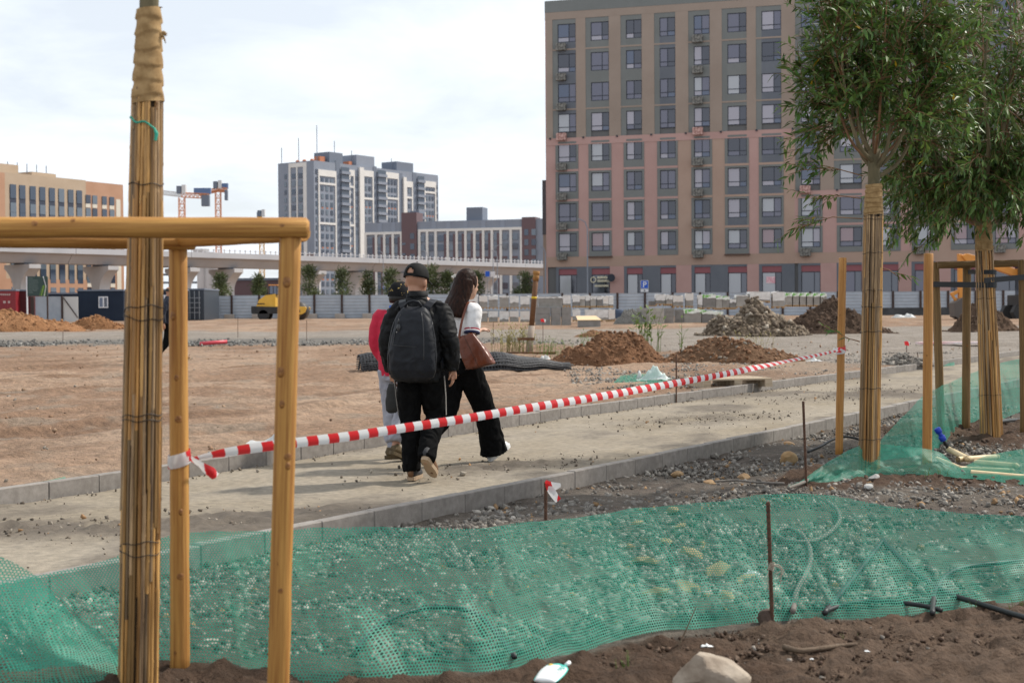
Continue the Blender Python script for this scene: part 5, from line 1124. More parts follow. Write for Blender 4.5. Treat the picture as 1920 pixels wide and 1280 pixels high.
for k in range(7): MB().tube([(0, 0, 0), (0, 0, 2.2)], .1, 5).build('roof_pipe', m_tgd, bb, loc=(sb_(10+k*18), 5, HB+.8))
fhb = 3.0; m_strip = mat('dark_strip_panel', (.035, .045, .07), rough=.5)
for px in (-60, -42, -22, 25, 42.5, 62, 80, 98, 115.5, 133, 149):
    s = sb_(px); bx(bb, 'window_strip', m_strip, s-.85, s+.85, -.06, 0, HB-3.4-8*fhb+.2, HB-3.2)
    for r in range(8):
        z = HB-3.4-(r+1)*fhb+1.0
        fwin(bb, s, z, 1.55, 2.05 if r % 2 else 2.95, -.1, FG[r % 2 * 2] if rs.random() < .7 else None)
    fwin(bb, s, 1.2, 1.6, 2.0, -.2); fwin(bb, s, 4.2, 1.6, 1.6, -.2)
for px in (165.5, 178, 196, 210):
    s = sb_(px)
    for r in range(9):
        z = HB2-3.0-(r+1)*fhb+1.0; fwin(bb, s, z, 1.4, 1.9, -.1); bx(bb, 'cream_panel', m_cream, s-.7, s+.7, -.09, 0, z-.95, z-.02)
# ================================================================== VIADUCT
m_conc = mat('viaduct_concrete', (.40, .40, .42), (.46, .46, .475), rough=.8, scale=.15); m_conc2 = mat('pier_concrete', (.42, .415, .42), (.50, .49, .49), rough=.85, scale=.2)
p0 = at(0, 455, 270); ztop = p0.z; dd = ray(1015, 491); p1 = Vector((0, 0, CAMZ))+dd*((ztop-CAMZ)/dd.z); V_ = Fac(p0, p1, .7); V_.p = V_.p-V_.d*40; vd = V_.root('viaduct', 'pale concrete viaduct crossing behind the site from left to centre', 'viaduct'); LV = V_.s_(1060, 480); zd = ztop-.7
seg = 28.; k = 0; s = 0.
while s < LV:
    e = min(s+seg, LV+8)-.12
    MB().prism([(-.6, zd-1.2), (-.6, zd-1.6), (.8, zd-2.0), (2.2, zd-3.6), (6.8, zd-3.6), (8.2, zd-2.0), (9.6, zd-1.6), (9.6, zd-1.2)], s, e, 'x').build('deck_span', m_conc, vd)
    bx(vd, 'parapet', m_conc, s, e, -.75, -.45, zd-1.7, zd-.55); s += seg; k += 1
rl = MB(); x = 0
while x < LV:
    rl.box(x, x+.14, -.7, -.5, zd-.55, zd+.25); rl.ball((x+.07, -.62, zd+.12), .2, .2, .2, 6, 4); x += 1.45
o_ = rl.build('railing_posts', mat('railing_white', (.6, .6, .62), rough=.6), vd); o_['kind'] = 'stuff'
bx(vd, 'rail_bar', MATS['railing_white'], 0, LV, -.64, -.58, zd-.1, zd+.0); bx(vd, 'far_parapet', m_tor, 0, LV, 9.3, 9.5, zd-1.2, zd-.35)
PX_ = [-75, 66, 213, 366, 448, 605, 690, 770, 850, 930]
for px in PX_:
    s = V_.s_(px, 520); zc = zd-3.7; prof = []
    for i in range(13):
        t = i/12; z = zc-1.1-(zc-1.1)*.42*t; wdt = 1.35+2.9*(1-t)**2.2; prof.append((wdt, z))
    poly = [(4.5-a, z) for a, z in prof]+[(4.5-1.35, -1.), (4.5+1.35, -1.)]+[(4.5+a, z) for a, z in reversed(prof)]
    poly = [(4.5-4.5, zc-.2), (4.5-4.5, zc-1.0)]+poly+[(4.5+4.5, zc-1.0), (4.5+4.5, zc-.2)]
    MB().prism(poly, s-1.25, s+1.25, 'x').build('pier', m_conc2, vd); bx(vd, 'bearing', m_tgd, s-.7, s+.7, 2.6, 6.4, zc-.19, zc+.1)
# a second, unfinished viaduct run of bare columns seen below
for i, px in enumerate((378, 392, 404)):
    p = at(px, 540, 420); h = at(px, 470+i*6, 420).z; tag(MB().tube([(0, 0, 0), (0, 0, h-2), (0, 0, h-2), (0, 0, h)], [1.3, 1.3, 2.4, 2.4], 10).build('bare_column', m_conc2, None, loc=(p.x, 420, .5)), ['bare concrete column left of the far crane mast', 'middle bare concrete column below the viaduct', 'bare concrete column behind the far crane mast'][i], 'column')
# ================================================================== CRANES
m_cr = mat('crane_orange', (.62, .26, .13), rough=.6); m_cry = mat('crane_yellow', (.62, .40, .16), rough=.6); m_cb = mat('crane_blue', (.10, .16, .30), rough=.6); m_cw = mat('crane_white', (.6, .6, .6), rough=.6)
def lattice(mb, a, b, w_, n, t):
    a = Vector(a); b = Vector(b); d = (b-a); u = d.normalized(); s = Vector((u.z, 0, -u.x)) if abs(u.y) < .9 else Vector((1, 0, 0)); s = s.normalized()*w_/2; q = u.cross(s).normalized()*w_/2
    C = [s+q, s-q, -s-q, -s+q]
    for c in C: mb.bar(a+c, b+c, t)
    for i in range(n):
        p, r = a+d*(i/n), a+d*((i+1)/n)
        for j in range(4):
            mb.bar(p+C[j], p+C[(j+1) % 4], t*.7); mb.bar(p+C[j], r+C[(j+1) % 4], t*.7)
def crane(label, px, pytop, Y, m, jib, cj, seed):
    b = at(px, 560, Y); top = at(px, pytop, Y).z; root = thing('tower_crane', label, 'crane', (b.x, Y, .5)); k = Y/F
    mb = MB(); lattice(mb, (0, 0, 0), (0, 0, top-1), 2.0, int(top/2.4), .2); mb.build('mast', m, root)
    if jib:
        mb = MB(); lattice(mb, (0, 0, top), (jib[0]*k, 0, top+jib[1]*k), 1.5, 18, .16); mb.build('jib', m if seed != 1 else m_cw, root)
    if cj:
        mb = MB(); lattice(mb, (0, 0, top), (cj*k, 0, top-.06*abs(cj*k)), 1.6, 7, .22); mb.build('counter_jib', m, root)
        MB().box(cj*k*.72, cj*k*1.0, -1, 1, top-4.2, top-.2).build('counterweight', m_tgd, root); MB().box(cj*k*.45, cj*k*1.05, -.8, .8, top+.3, top+2.4).build('machinery', m_cb, root)
    MB().box(-1.7, -.1, -1, 1, top+.4, top+3.2).build('cab', m_tgd, root); MB().box(.2, 1.6, -1, 1, top+.4, top+3.6).build('cab_back', m_cw, root)
crane('orange tower crane with long white jib just right of the near trunk', 343, 368, 520, m_cr, (-62, 8), 52, 1)
crane('orange tower crane with short jib right of the first crane', 411, 358, 560, m_cr, (-35, -8), 18, 2)
crane('small far yellowish crane mast left of the tower block', 492, 410, 640, m_cry, None, -8, 3)
MB
tb_ = thing('building_shell', 'dark unfinished building shell behind the viaduct near the near stake', 'building', (at(330, 560, 520).x, 520, .5)); hz = at(330, 487, 520).z
for i in range(7): bx(tb_, 'slab', m_tgd, -10, 9, 0, 12, hz*i/7, hz*i/7+.5)
for i in range(6): bx(tb_, 'column', m_tgd, -9.8+i*3.6, -9.2+i*3.6, .1, .7, 0, hz)
tb_ = thing('building_shell', 'low brown-red distant building under the viaduct', 'building', (at(425, 560, 600).x, 600, .5)); bx(tb_, 'wall', m_plum, 0, 55, 0, 15, 0, at(470, 528, 600).z); bx(tb_, 'roof', m_tgd, -.5, 55.5, -.5, 15, at(470, 528, 600).z, at(470, 528, 600).z+1)
for i in range(14): fwin(tb_, 3+i*3.8, 3, 1.6, 2, -.1)
# ================================================================== FENCE, CABINS, MACHINES, PALLETS
FY = 125.; m_fen = mat('fence_sheet', (.30, .34, .39), (.37, .41, .46), rough=.5, metal=.1, scale=1.2, objvar=.06); m_post = mat('fence_post', (.05, .032, .028), rough=.8); m_block = mat('concrete_block', (.30, .27, .24), (.36, .33, .3), rough=.9, scale=2)
fx0 = at(383, 575, FY).x; fx1 = at(1990, 575, FY).x; fz = float(gbase(FY)); fen = thing('site_fence', 'corrugated grey sheet metal fence across the back of the site', 'fence', (fx0, FY, fz)); PW = 2.42
prof = [(0 if (i//2) % 2 else .014, i*.0705) for i in range(31)]
pv = []; pf = []
for y, z in prof: pv += [(0.03, y, z), (PW-.03, y, z), ]
n_ = len(prof)
pf = [(2*i, 2*i+1, 2*i+3, 2*i+2) for i in range(n_-1)]
back = [(x, y+.02, z) for (x, y, z) in pv]; o0 = len(pv); pv2 = pv+back; pf += [(o0+2*i+2, o0+2*i+3, o0+2*i+1, o0+2*i) for i in range(n_-1)]+[(0, o0, o0+1, 1), (2*n_-2, 2*n_-1, o0+2*n_-1, o0+2*n_-2)]
pm = MB().add(pv2, pf).mesh('fence_panel', m_fen); pom = MB().box(-.09, .09, -.12, -.0, 0, 2.16).mesh('fence_post', m_post); blm = MB().box(-.42, .42, -.6, -.13, -.2, .5).mesh('concrete_block', m_block, bevel=.03); i = 0; x = 0.
while x < fx1-fx0:
    obj('fence_panel', pm, None, fen, (x, random.uniform(-.02, .02), random.uniform(-.02, .03)))
    if x > 0:
        obj('fence_post', pom, None, fen, (x, -.0, 0))
        if x < 28: obj('concrete_block', blm, None, fen, (x-.15, 0, 0))
    x += PW; i += 1
# cabins and containers
m_cab = mat('navy_cladding', (.016, .024, .042), (.02, .03, .05), rough=.7, spec=.15, scale=1, ribs=('X', 3.2, .6)); m_pvc = mat('white_pvc', (.66, .66, .68), rough=.4); m_red = mat('red_container', (.18, .012, .02), (.22, .018, .025), rough=.5, scale=1, ribs=('X', 2.2, .5)); m_cont = mat('grey_container', (.04, .05, .065), rough=.5, ribs=('X', 2.4, .5))
def pxbox(Y, x0, x1, y0, y1):
    a = at(x0, y0, Y); b = at(x1, y1, Y); return a.x, b.x, b.z, a.z
def cabin(label, Y, x0, x1, y0, y1, m, win=None, name='site_cabin', dep=3.):
    a, b, z0, z1 = pxbox(Y, x0, x1, y0, y1); g0 = float(gbase(Y)); r = thing(name, label, 'cabin' if 'cabin' in name else 'container', (a, Y, g0)); h = z1-g0
    bx(r, 'wall', m, 0, b-a, 0, dep, 0, h-.12); bx(r, 'roof', m_tgd, -.05, b-a+.05, -.08, dep+.05, h-.12, h)
    if win:
        c, d, e, f = pxbox(Y, *win); wn = bx(r, 'window', m_pvc, c-a, d-a, -.06, .0, e-g0, f-g0); wd = d-c; hh = f-e
        for k in range(2): bx(wn, 'pane', G_DARK if k else G_BLUE, c-a+.07+k*(wd/2), c-a+wd/2-.04+k*(wd/2-.03), -.075, -.061, e-g0+.08, f-g0-.08)
    return r, a, g0, h, b-a
cabin('dark navy site cabin with white window left of the near trunk', 112, 145, 232, 543, 606, m_cab, (185, 203, 556, 577))
cabin('dark navy site cabin with white window between trunk and stake', 114, 262, 338, 542, 606, m_cab, (300, 317, 553, 577))
r, a, g0, h, wd = cabin('dark grey shipping container with door bars right of the near stake', 118, 338, 383, 541, 604, m_cont, None, 'shipping_container', 6.)
for k in range(4): MB().tube([(wd*(.2+.2*k), -.05, .15), (wd*(.2+.2*k), -.05, h-.2)], .035, 6).build('lock_bar', mat('lock_bar', (.30, .32, .34), rough=.5), r)
for k in range(4): bx(r, 'door_mark', MATS['lock_bar'], wd*.15, wd*.85, -.03, -.01, h*(.25+.15*k), h*(.25+.15*k)+.06)
r, a, g0, h, wd = cabin('dark red shipping container at the left edge behind the soil heap', 118, -60, 30, 543, 604, m_red, None, 'shipping_container', 3.)
lm = MB()
for k in range(7): lm.box(wd*.62+k*.16, wd*.62+k*.16+.10, -.03, -.015, h*.82, h*.87)
lm.box(wd*.74, wd*.79, -.03, -.015, h*.58, h*.65); lm.box(wd*.84, wd*.88, -.03, -.015, h*.58, h*.65); o_ = lm.build('stencilled_marks', mat('stencil', (.45, .35, .33), rough=.6), r); o_['kind'] = 'stuff'
cabin('dark red ribbed container end right of the first red container', 119, 30, 58, 543, 604, mat('red_container_dark', (.09, .01, .014), rough=.5, ribs=('X', 5.0, 1.0)), None, 'shipping_container', 3.)
cabin('low navy canopy building behind the white gate', 124, 88, 146, 549, 606, m_cab)
a, b, z0, z1 = pxbox(110, 66, 115, 556, 600); r = thing('site_gate', 'pale sheet gate panels between red container and navy cabin', 'gate', (a, 110, float(gbase(110)))); g0 = float(gbase(110)); bx(r, 'panel', m_fen, 0, b-a, 0, .06, 0, z1-g0); bx(r, 'post', m_post, -.35, -.1, -.1, .1, 0, z1-g0); bx(r, 'post', m_post, b-a+.02, b-a+.15, -.1, .1, 0, z1-g0+.05)
bx(r, 'panel', mat('pale_sheet', (.50, .50, .49), rough=.5), b-a+.16, b-a+1.3, 0, .06, 0, z1-g0-.02); MB().bar((b-a+.2, -.05, z1-g0-.1), (b-a+1.3, -.05, .4), .06).build('brace', m_post, r)
a, b, z0, z1 = pxbox(108, 51, 89, 518, 555); g0 = float(gbase(108)); r = thing('information_board', 'dark green information board with lime stripes above the gate', 'sign', (a, 108, g0)); wd = b-a
bx(r, 'board', mat('board_green', (.025, .05, .045), rough=.5), 0, wd, 0, .08, z0-g0, z1-g0); bx(r, 'frame', m_pvc, -.08, -.001, -.02, .1, 0, z1-g0); bx(r, 'leg', m_post, wd-.1, wd, .081, .2, 0, z1-g0-.05)
hb_ = z1-z0; zb0 = z0-g0; m_lime = mat('lime_print', (.22, .38, .04), rough=.5)
for k in range(4): MB().add([(wd*(.58+.09*k), -.012, zb0+.02), (wd*(.62+.09*k), -.012, zb0+.02), (wd*(.80+.05*k), -.012, zb0+hb_*.55), (wd*(.76+.05*k), -.012, zb0+hb_*.55)], [(0, 1, 2, 3)]).build('stripe', m_lime if k % 2 else mat('leaf_print', (.09, .17, .05)), r)
MB().bar((wd*.80, -.03, zb0+hb_), (wd*.94, -.03, zb0+hb_*.5), .035).bar((wd*.94, -.03, zb0+hb_*.5), (wd*.84, -.03, zb0), .035).build('chevron', m_pvc, r)
tl_ = MB()
for k in range(8): tl_.box(wd*.06, wd*(.28 if k in (0, 7) else .5+.03*(k % 3)), -.012, -.004, zb0+hb_*(.88-.1*k), zb0+hb_*(.88-.1*k)+.035)
o_ = tl_.build('text_lines', mat('board_text', (.16, .2, .19)), r); o_['kind'] = 'stuff'
# road roller
q = gp(525, 599); q.y = 118; rl = thing('road_roller', 'yellow single-drum road roller parked at the fence', 'roller', (at(526, 590, 118).x, 118, float(gbase(118)))); K = .0055
m_yel = mat('machine_yellow', (.62, .34, .035), (.68, .40, .06), rough=.5, scale=2); m_blk = mat('machine_black', (.02, .02, .022), (.035, .034, .033), rough=.7, scale=2)
def rp(zx, zy): return ((zx-530)*K, (790-zy)*K)
def rpoly(name, m, pts, y0, y1, par=None): return MB().prism([rp(*p) for p in pts], y0, y1).build(name, m, par or rl, bevel=.02)
hood = rpoly('hood', m_yel, [(185, 585), (232, 480), (330, 412), (480, 392), (480, 585)], -.85, .85); rpoly('vent', m_blk, [(205, 545), (208, 530), (320, 530), (320, 545)], -.87, -.845, hood)
rpoly('chassis', m_blk, [(120, 572), (640, 590), (640, 670), (440, 688), (150, 690), (120, 680)], -1.0, 1.0); cabm = rpoly('cab', G_BLUE, [(385, 265), (500, 265), (520, 400), (380, 392)], -.7, .7); rpoly('cab_roof', mat('machine_orange', (.55, .22, .06), rough=.5), [(375, 250), (510, 250), (510, 268), (375, 268)], -.78, .78); 
for xx in (385, 440, 495): rpoly('cab_pillar', m_blk, [(xx, 265), (xx+10, 265), (xx+10, 400), (xx, 400)], -.73, .73, cabm)
x, z = rp(340, 430); MB().tube([(x, -.3, z), (x, -.3, z+.5)], .04, 8).build('exhaust', m_blk, rl)
for yy in (-.75, .75):
    x, z = rp(300, 705); w_ = MB().tube([(x, yy-.25, z+.02), (x, yy-.2, z+.02), (x, yy+.2, z+.02), (x, yy+.25, z+.02)], [.40, .48, .48, .40], 22).build('wheel', m_blk, rl)
rpoly('drum_frame', m_yel, [(640, 580), (935, 585), (955, 605), (930, 670), (880, 700), (640, 706)], -1.15, -1.0); rpoly('drum_frame', m_yel, [(640, 580), (935, 585), (955, 605), (930, 670), (880, 700), (640, 706)], 1.0, 1.15); rpoly('drum_badge', m_blk, [(832, 628), (858, 628), (858, 668), (832, 668)], -1.17, -1.151)
x, z = rp(810, 650); MB().tube([(x, -.98, z), (x, .98, z)], .75, 28).build('drum', mat('drum_steel', (.06, .055, .05), rough=.5, metal=.5), rl, True)
# excavator
ex = thing('excavator', 'orange excavator digging behind the framed right tree', 'excavator', (at(1905, 570, 95).x, 95, float(gbase(95)))); k = 95/F
def ep(px, py): return ((px-1905)*k, (583-py)*k+CAMZ-float(gbase(95))-.12)
m_exo = mat('excavator_orange', (.58, .22, .03), (.62, .26, .05), rough=.5, scale=2)
def epoly(name, pts, y0, y1, m): return MB().prism([ep(*p) for p in pts], y0, y1).build(name, m, ex, bevel=.02)
epoly('boom', [(1800, 482), (1812, 478), (1850, 488), (1915, 512), (1915, 526), (1850, 503), (1812, 496)], -.3, .3, m_exo); epoly('stick', [(1796, 478), (1814, 482), (1808, 565), (1797, 565)], -.2, .2, m_exo); epoly('link', [(1781, 552), (1797, 545), (1798, 551), (1788, 556), (1798, 568), (1793, 571)], -.12, .12, m_exo); epoly('bucket', [(1784, 570), (1800, 560), (1812, 566), (1815, 590), (1800, 602), (1786, 596)], -.6, .6, mat('bucket_steel', (.10, .085, .075), rough=.6))
epoly('cab', [(1905, 500), (1935, 500), (1940, 556), (1905, 556)], -1.0, .2, G_DARK); epoly('counterweight', [(1935, 520), (1990, 525), (1990, 565), (1935, 565)], -1.2, 1.2, m_exo); epoly('track', [(1893, 575), (1985, 575), (1995, 588), (1985, 602), (1893, 602), (1886, 588)], -1.3, -.7, m_blk); epoly('track', [(1893, 575), (1985, 575), (1995, 588), (1985, 602), (1893, 602), (1886, 588)], .7, 1.3, m_blk); epoly('platform', [(1900, 556), (1985, 556), (1985, 575), (1900, 575)], -1.2, 1.2, m_blk)
# paver pallets
m_pav = mat('paver_grey', (.27, .25, .225), (.35, .33, .30), rough=.9, scale=3, objvar=.14); m_pavd = mat('paver_dark', (.19, .18, .165), (.25, .235, .22), rough=.9, scale=3, objvar=.1); m_wrapw = mat('white_wrap', (.55, .53, .50), (.74, .72, .69), rough=.4, scale=4); m_wrapo = mat('orange_wrap', (.60, .30, .17), (.66, .62, .57), rough=.45, scale=3, ramp=(.3, .42)); m_wrapg = mat('green_wrap', (.16, .42, .07), (.74, .76, .70), rough=.45, scale=3.2, ramp=(.45, .52)); m_palw = mat('pallet_wood', (.34, .21, .10), (.44, .29, .15), rough=.9, scale=3)
def paver(l, r_, t, b, Y, kind, label, wrap='w', layers=5, dep=None, pal=True):
    a = at(l, b, Y); c = at(r_, t, Y); w_ = c.x-a.x; h = c.z-a.z; d = dep or max(.55, min(w_, 1.1)); root = thing('paver_pallet', label, 'paver pallet', ((a.x+c.x)/2, Y, a.z), random.uniform(-.03, .03)); ph = min(.12, h*.18) if pal else 0
    if pal:
        for i in range(3): MB().box(-w_/2+i*(w_-.1)/2, -w_/2+i*(w_-.1)/2+.1, 0, d, 0, ph*.62).build('bearer', m_palw, root)
        MB().box(-w_/2, w_/2, -.01, d+.01, ph*.62, ph).build('deck', m_palw, root)
    top = h-(.05 if wrap else 0); V = []; Fc = []; rings = []
    for i in range(layers):
        z0 = ph+(top-ph)*i/layers; z1 = ph+(top-ph)*(i+1)/layers-.018; g = random.uniform(0, .012); rings += [(z0, g), (z1, g), (z1+.001, .03), (z1+.017, .03)]
    for z, g in rings: V += [(-w_/2+g, g, z), (w_/2-g, g, z), (w_/2-g, d-g, z), (-w_/2+g, d-g, z)]
    for i in range(len(rings)-1):
        for j in range(4): Fc.append((i*4+j, i*4+(j+1) % 4, i*4+4+(j+1) % 4, i*4+4+j))
    Fc += [(3, 2, 1, 0), tuple(4*(len(rings)-1)+j for j in range(4))]
    MB().add(V, Fc).build('block_stack', m_pav if kind == 'g' else m_pavd, root)
    if wrap:
        mw = {'w': m_wrapw, 'o': m_wrapo, 'g': m_wrapg}[wrap]; n = 10; P = []; sd_ = random.random()*50
        for sx_, hz_ in ((-.515, random.uniform(.15, .6)), (-.508, .02), (-.46, -.01), (-.2, -.035), (.2, -.04), (.46, -.01), (.508, .02), (.515, random.uniform(.15, .6))):
            P.append([(w_*sx_, -.025+(d+.05)*j/n, top+.015-hz_*h*.6+(.022*float(vn(np.array(sd_+sx_*8), np.array(j*.9))) if abs(sx_) < .5 else .05*float(vn(np.array(sd_+sx_*8), np.array(j*1.3))))) for j in range(n+1)])
        obj('wrap', grid_mesh('wrap', np.array(P), mw, True), None, root)
        fr_h = random.uniform(.1, .75)*h if wrap != 'g' else .22*h; P = []
        for jz in range(6): P.append([(w_*(-.51+1.02*i/8), -.025-.012*float(vn(np.array(i*1.1+sd_), np.array(jz*1.0))), top+.01-fr_h*jz/5-(.05*float(vn(np.array(i*.9+sd_), np.array(3.3))) if jz == 5 else 0)) for i in range(9)])
        obj('wrap_front', grid_mesh('wrap_front', np.array(P), mw, True), None, root)
    return root
ordn = ['first', 'second', 'third', 'fourth', 'fifth', 'sixth', 'seventh', 'eighth', 'ninth']
cl_ = [(861, 876), (880, 895.5), (898.5, 914), (916, 933.5), (936.5, 954), (956, 972.5), (975.5, 993), (995, 1009)]
for i, (l, r_) in enumerate(cl_):
    paver(l, r_, 553+random.uniform(-1, 1.5), 579.5, 92, 'g', '%s paver pallet from the left in the upper row by the woman' % ordn[i], 'o' if i in (2, 7) else 'w', 7); paver(l, r_, 582, 606.5, 92, 'g', '%s paver pallet from the left in the lower row by the woman' % ordn[i], random.choice(['w', 'w', 'o']), 7)
for i, (l, r_) in enumerate([(1004, 1032), (1033.5, 1052), (1053.5, 1071)]): paver(l, r_, 576, 613, 82, 'd', ['wide', 'middle', 'narrow'][i]+' tall bare grey block stack right of the rusty post', None, 3, .7, False)
paver(1010, 1055, 555, 576, 82.3, 'g', 'long paver stack with greenish wrap on the bare grey blocks', 'w', 5, .6, False)
for i, (l, r_) in enumerate([(1056, 1070), (1074, 1087), (1087.5, 1097), (1098, 1106), (1107, 1117.5), (1119, 1130), (1131, 1141), (1142, 1150)]): paver(l, r_, 553.5+random.uniform(-1, 1), 577 if i else 576, 90, 'gd'[i % 2], '%s small paver pallet from the left in the right upper row' % ordn[i], 'wwow'[i % 4], 5)
for i, (l, r_) in enumerate([(1074, 1088), (1097, 1118), (1118.5, 1140), (1141, 1153)]): paver(l, r_, 579, 603, 89.6, 'gd'[i % 2], '%s paver pallet from the left in the right lower row' % ordn[i], 'wwwo'[i], 4)
cr = gp(1106, 613); root = thing('crate', 'low grey crate with pale board lid right of the grey blocks', 'crate', (cr.x, cr.y, cr.z)); kk = cr.y/F
bx(root, 'box', m_pavd, -21*kk, 20*kk, 0, 1.2, 0, 12*kk); MB().add([(-23*kk, -.05, 12.5*kk), (22*kk, -.05, 12.5*kk), (14*kk, 1.3, 20*kk), (-24*kk, 1.3, 20*kk), (-23*kk, -.05, 13.5*kk), (22*kk, -.05, 13.5*kk), (14*kk, 1.3, 21*kk), (-24*kk, 1.3, 21*kk)], [(0, 1, 2, 3), (7, 6, 5, 4), (0, 4, 5, 1), (1, 5, 6, 2), (2, 6, 7, 3), (3, 7, 4, 0)]).build('lid', mat('pale_board', (.62, .46, .27), rough=.7), root)
big = paver(1214, 1248, 577, 611, 82, 'g', 'large square grey block stack left of the green-topped pallets', None, 4, 1.3, False); big.rotation_euler = (0, 0, .5); paver(1249, 1264, 577, 609, 83, 'd', 'narrow dark stack standing in for the shaded side of the large square stack', None, 4, 1.0, False)  # second, darker stack added as the shaded side face of the large one
Rr = [(1217, 1230, 564, 574.5, 'd', None, 'small block remnant at the left end of the green-topped group'), (1229.5, 1248, 551, 573, 'd', 'w', 'grey paver pallet above the large square stack'), (1249, 1261, 552, 573, 'g', 'w', 'white-wrapped pallet above the shaded side of the large stack'), (1262, 1281, 553, 577, 'g', 'o', 'grey pallet with reddish wrap in the upper right group'), (1286, 1300, 549, 577, 'g', 'o', 'slim tall pallet with orange wrap in the upper right group'), (1309, 1317, 552, 580, 'g', 'w', 'thin pale pallet left of the tallest green-topped pallet'), (1318, 1342, 551, 580, 'd', 'g', 'tallest green-topped dark paver pallet'), (1342.5, 1354, 554, 581, 'g', 'g', 'green-topped layered pallet right of the tallest one'), (1354.5, 1368, 555, 580, 'g', 'g', 'rightmost green-topped pallet above the rubble edge'), (1368.5, 1380, 560, 580, 'd', 'w', 'short dark pallet right of the green-topped ones'), (1380.5, 1403, 552, 578, 'g', 'w', 'pale pallet behind the top of the rubble heap'), (1406, 1444, 546, 568, 'd', 'w', 'wide pallet under white film above the rubble heap'), (1449, 1471, 546, 578, 'g', 'w', 'pallet draped in white film right of the rubble top')]
for l, r_, t, b, kd, wr_, lab in Rr: paver(l, r_, t, b, 91, kd, lab, wr_, 6)
for l, r_, t, b, kd, wr_, lab in [(1266, 1282, 580, 609, 'd', None, 'dark block stack left of the low green-topped pallet'), (1282.5, 1315, 579, 608.5, 'g', 'g', 'low wide green-topped layered pallet in front'), (1316, 1337, 581, 609, 'd', 'g', 'dark green-topped pallet at the foot of the rubble'), (1337.5, 1356, 583, 607, 'g', 'g', 'layered pale pallet half hidden by rubble')]: paver(l, r_, t, b, 84, kd, lab, wr_, 5)
for i in range(6): paver(1474+i*13, 1485+i*13, 548+i*.3, 575, 98, 'g', '%s green-topped pallet from the left behind the dark soil heap' % ordn[i], 'g', 5)
heap('gravel_heap', 'grey gravel heap between crate and large square stack', 1150, 1222, 578, 608, (.17, .165, .15), (.25, .24, .22), .5, .2, 14, None, .5, .6)
# pines, lamps, signs
m_needle = mat('pine_needles', (.8, .8, .8), (1.2, 1.2, 1.1), rough=.7, vcol=True, scale=2, transl=.15)
def pine(label, px, pyt, w_, seed, Y=138.):
    b = at(px, 560, Y); g0 = float(gbase(Y)); h = at(px, pyt, Y).z-g0; root = thing('pine_tree', label, 'tree', (b.x, Y, g0)); MB().tube([(0, 0, 0), (0, 0, h*.95)], [.11, .03], 7).build('trunk', m_bark, root); rg = np.random.default_rng(seed); wr = w_/2*Y/F; P, D, C = [], [], []
    for t in range(44):
        f = rg.uniform(.10, 1.); a = rg.uniform(0, 6.283); rr = wr*(1.06-f)**.85*rg.uniform(.3, 1.25); c = np.array((math.cos(a)*rr, math.sin(a)*rr, h*f)); n = 44; pp = c+rg.normal(size=(n, 3))*np.array((.20, .20, .13))*(.6+.6*wr)*.9; P.append(pp); D.append(rg.normal(size=(n, 3))+np.array((0, 0, .6))+(pp-c)*4); C.append(np.array((.085, .105, .045))*rg.uniform(.5, 1.6)*np.ones((n, 1)))
    P = np.concatenate(P); D = np.concatenate(D); C = np.concatenate(C); n = len(P); me = leaves_mesh('crown', P, D, rg.normal(size=(n, 3)), rg.uniform(.22, .45, n), rg.uniform(.03, .06, n), C); me.materials.clear(); me.materials.append(m_needle); obj('crown', me, None, root)
for lab, px, pt, wd in [('small pine left of the roller behind the fence', 415, 514, 36), ('little pine just behind the roller hood', 485, 518, 30), ('pine right of the roller behind the fence', 580, 503, 44), ('wide pine left of the capped head', 642, 508, 44), ('thin pine close to the red jacket', 690, 512, 34), ('pine behind the man in black', 733, 506, 42), ('tall pine between man and woman', 808, 500, 46), ('pine left behind the woman', 838, 512, 30), ('pine right behind the woman', 893, 513, 40), ('pine left of the rusty post', 985, 514, 50)]: pine(lab, px, pt, wd, int(px))
m_lamp = mat('lamp_grey', (.22, .24, .28), rough=.5)
def lamp(label, px, pt, Y, arm):
    b = at(px, 560, Y); h = at(px, pt, Y).z-.8; r = thing('street_lamp', label, 'street lamp', (b.x, Y, .8)); MB().tube([(0, 0, 0), (0, 0, h*.9), (arm*.3, 0, h*.97), (arm, 0, h)], [.09, .06, .05, .045], 8).build('pole', m_lamp, r); MB().box(arm*1.0, arm*1.35, -.12, .12, h-.05, h+.06).build('lamp_head', m_lamp, r)
lamp('street lamp before the left bays of the tall block', 1102, 411, 144, -.72); lamp('street lamp left of the tall block by the wing', 1023, 462, 150, -.5); lamp('street lamp over the viaduct right of the woman', 925, 459, 260, 1.2); lamp('thin lamp pole right of the woman near the traffic signs', 933, 470, 200, -.6); lamp('thin lamp pole above the man in black', 803, 470, 250, -.7); lamp('thin lamp pole left of the man', 719, 470, 250, -.7)
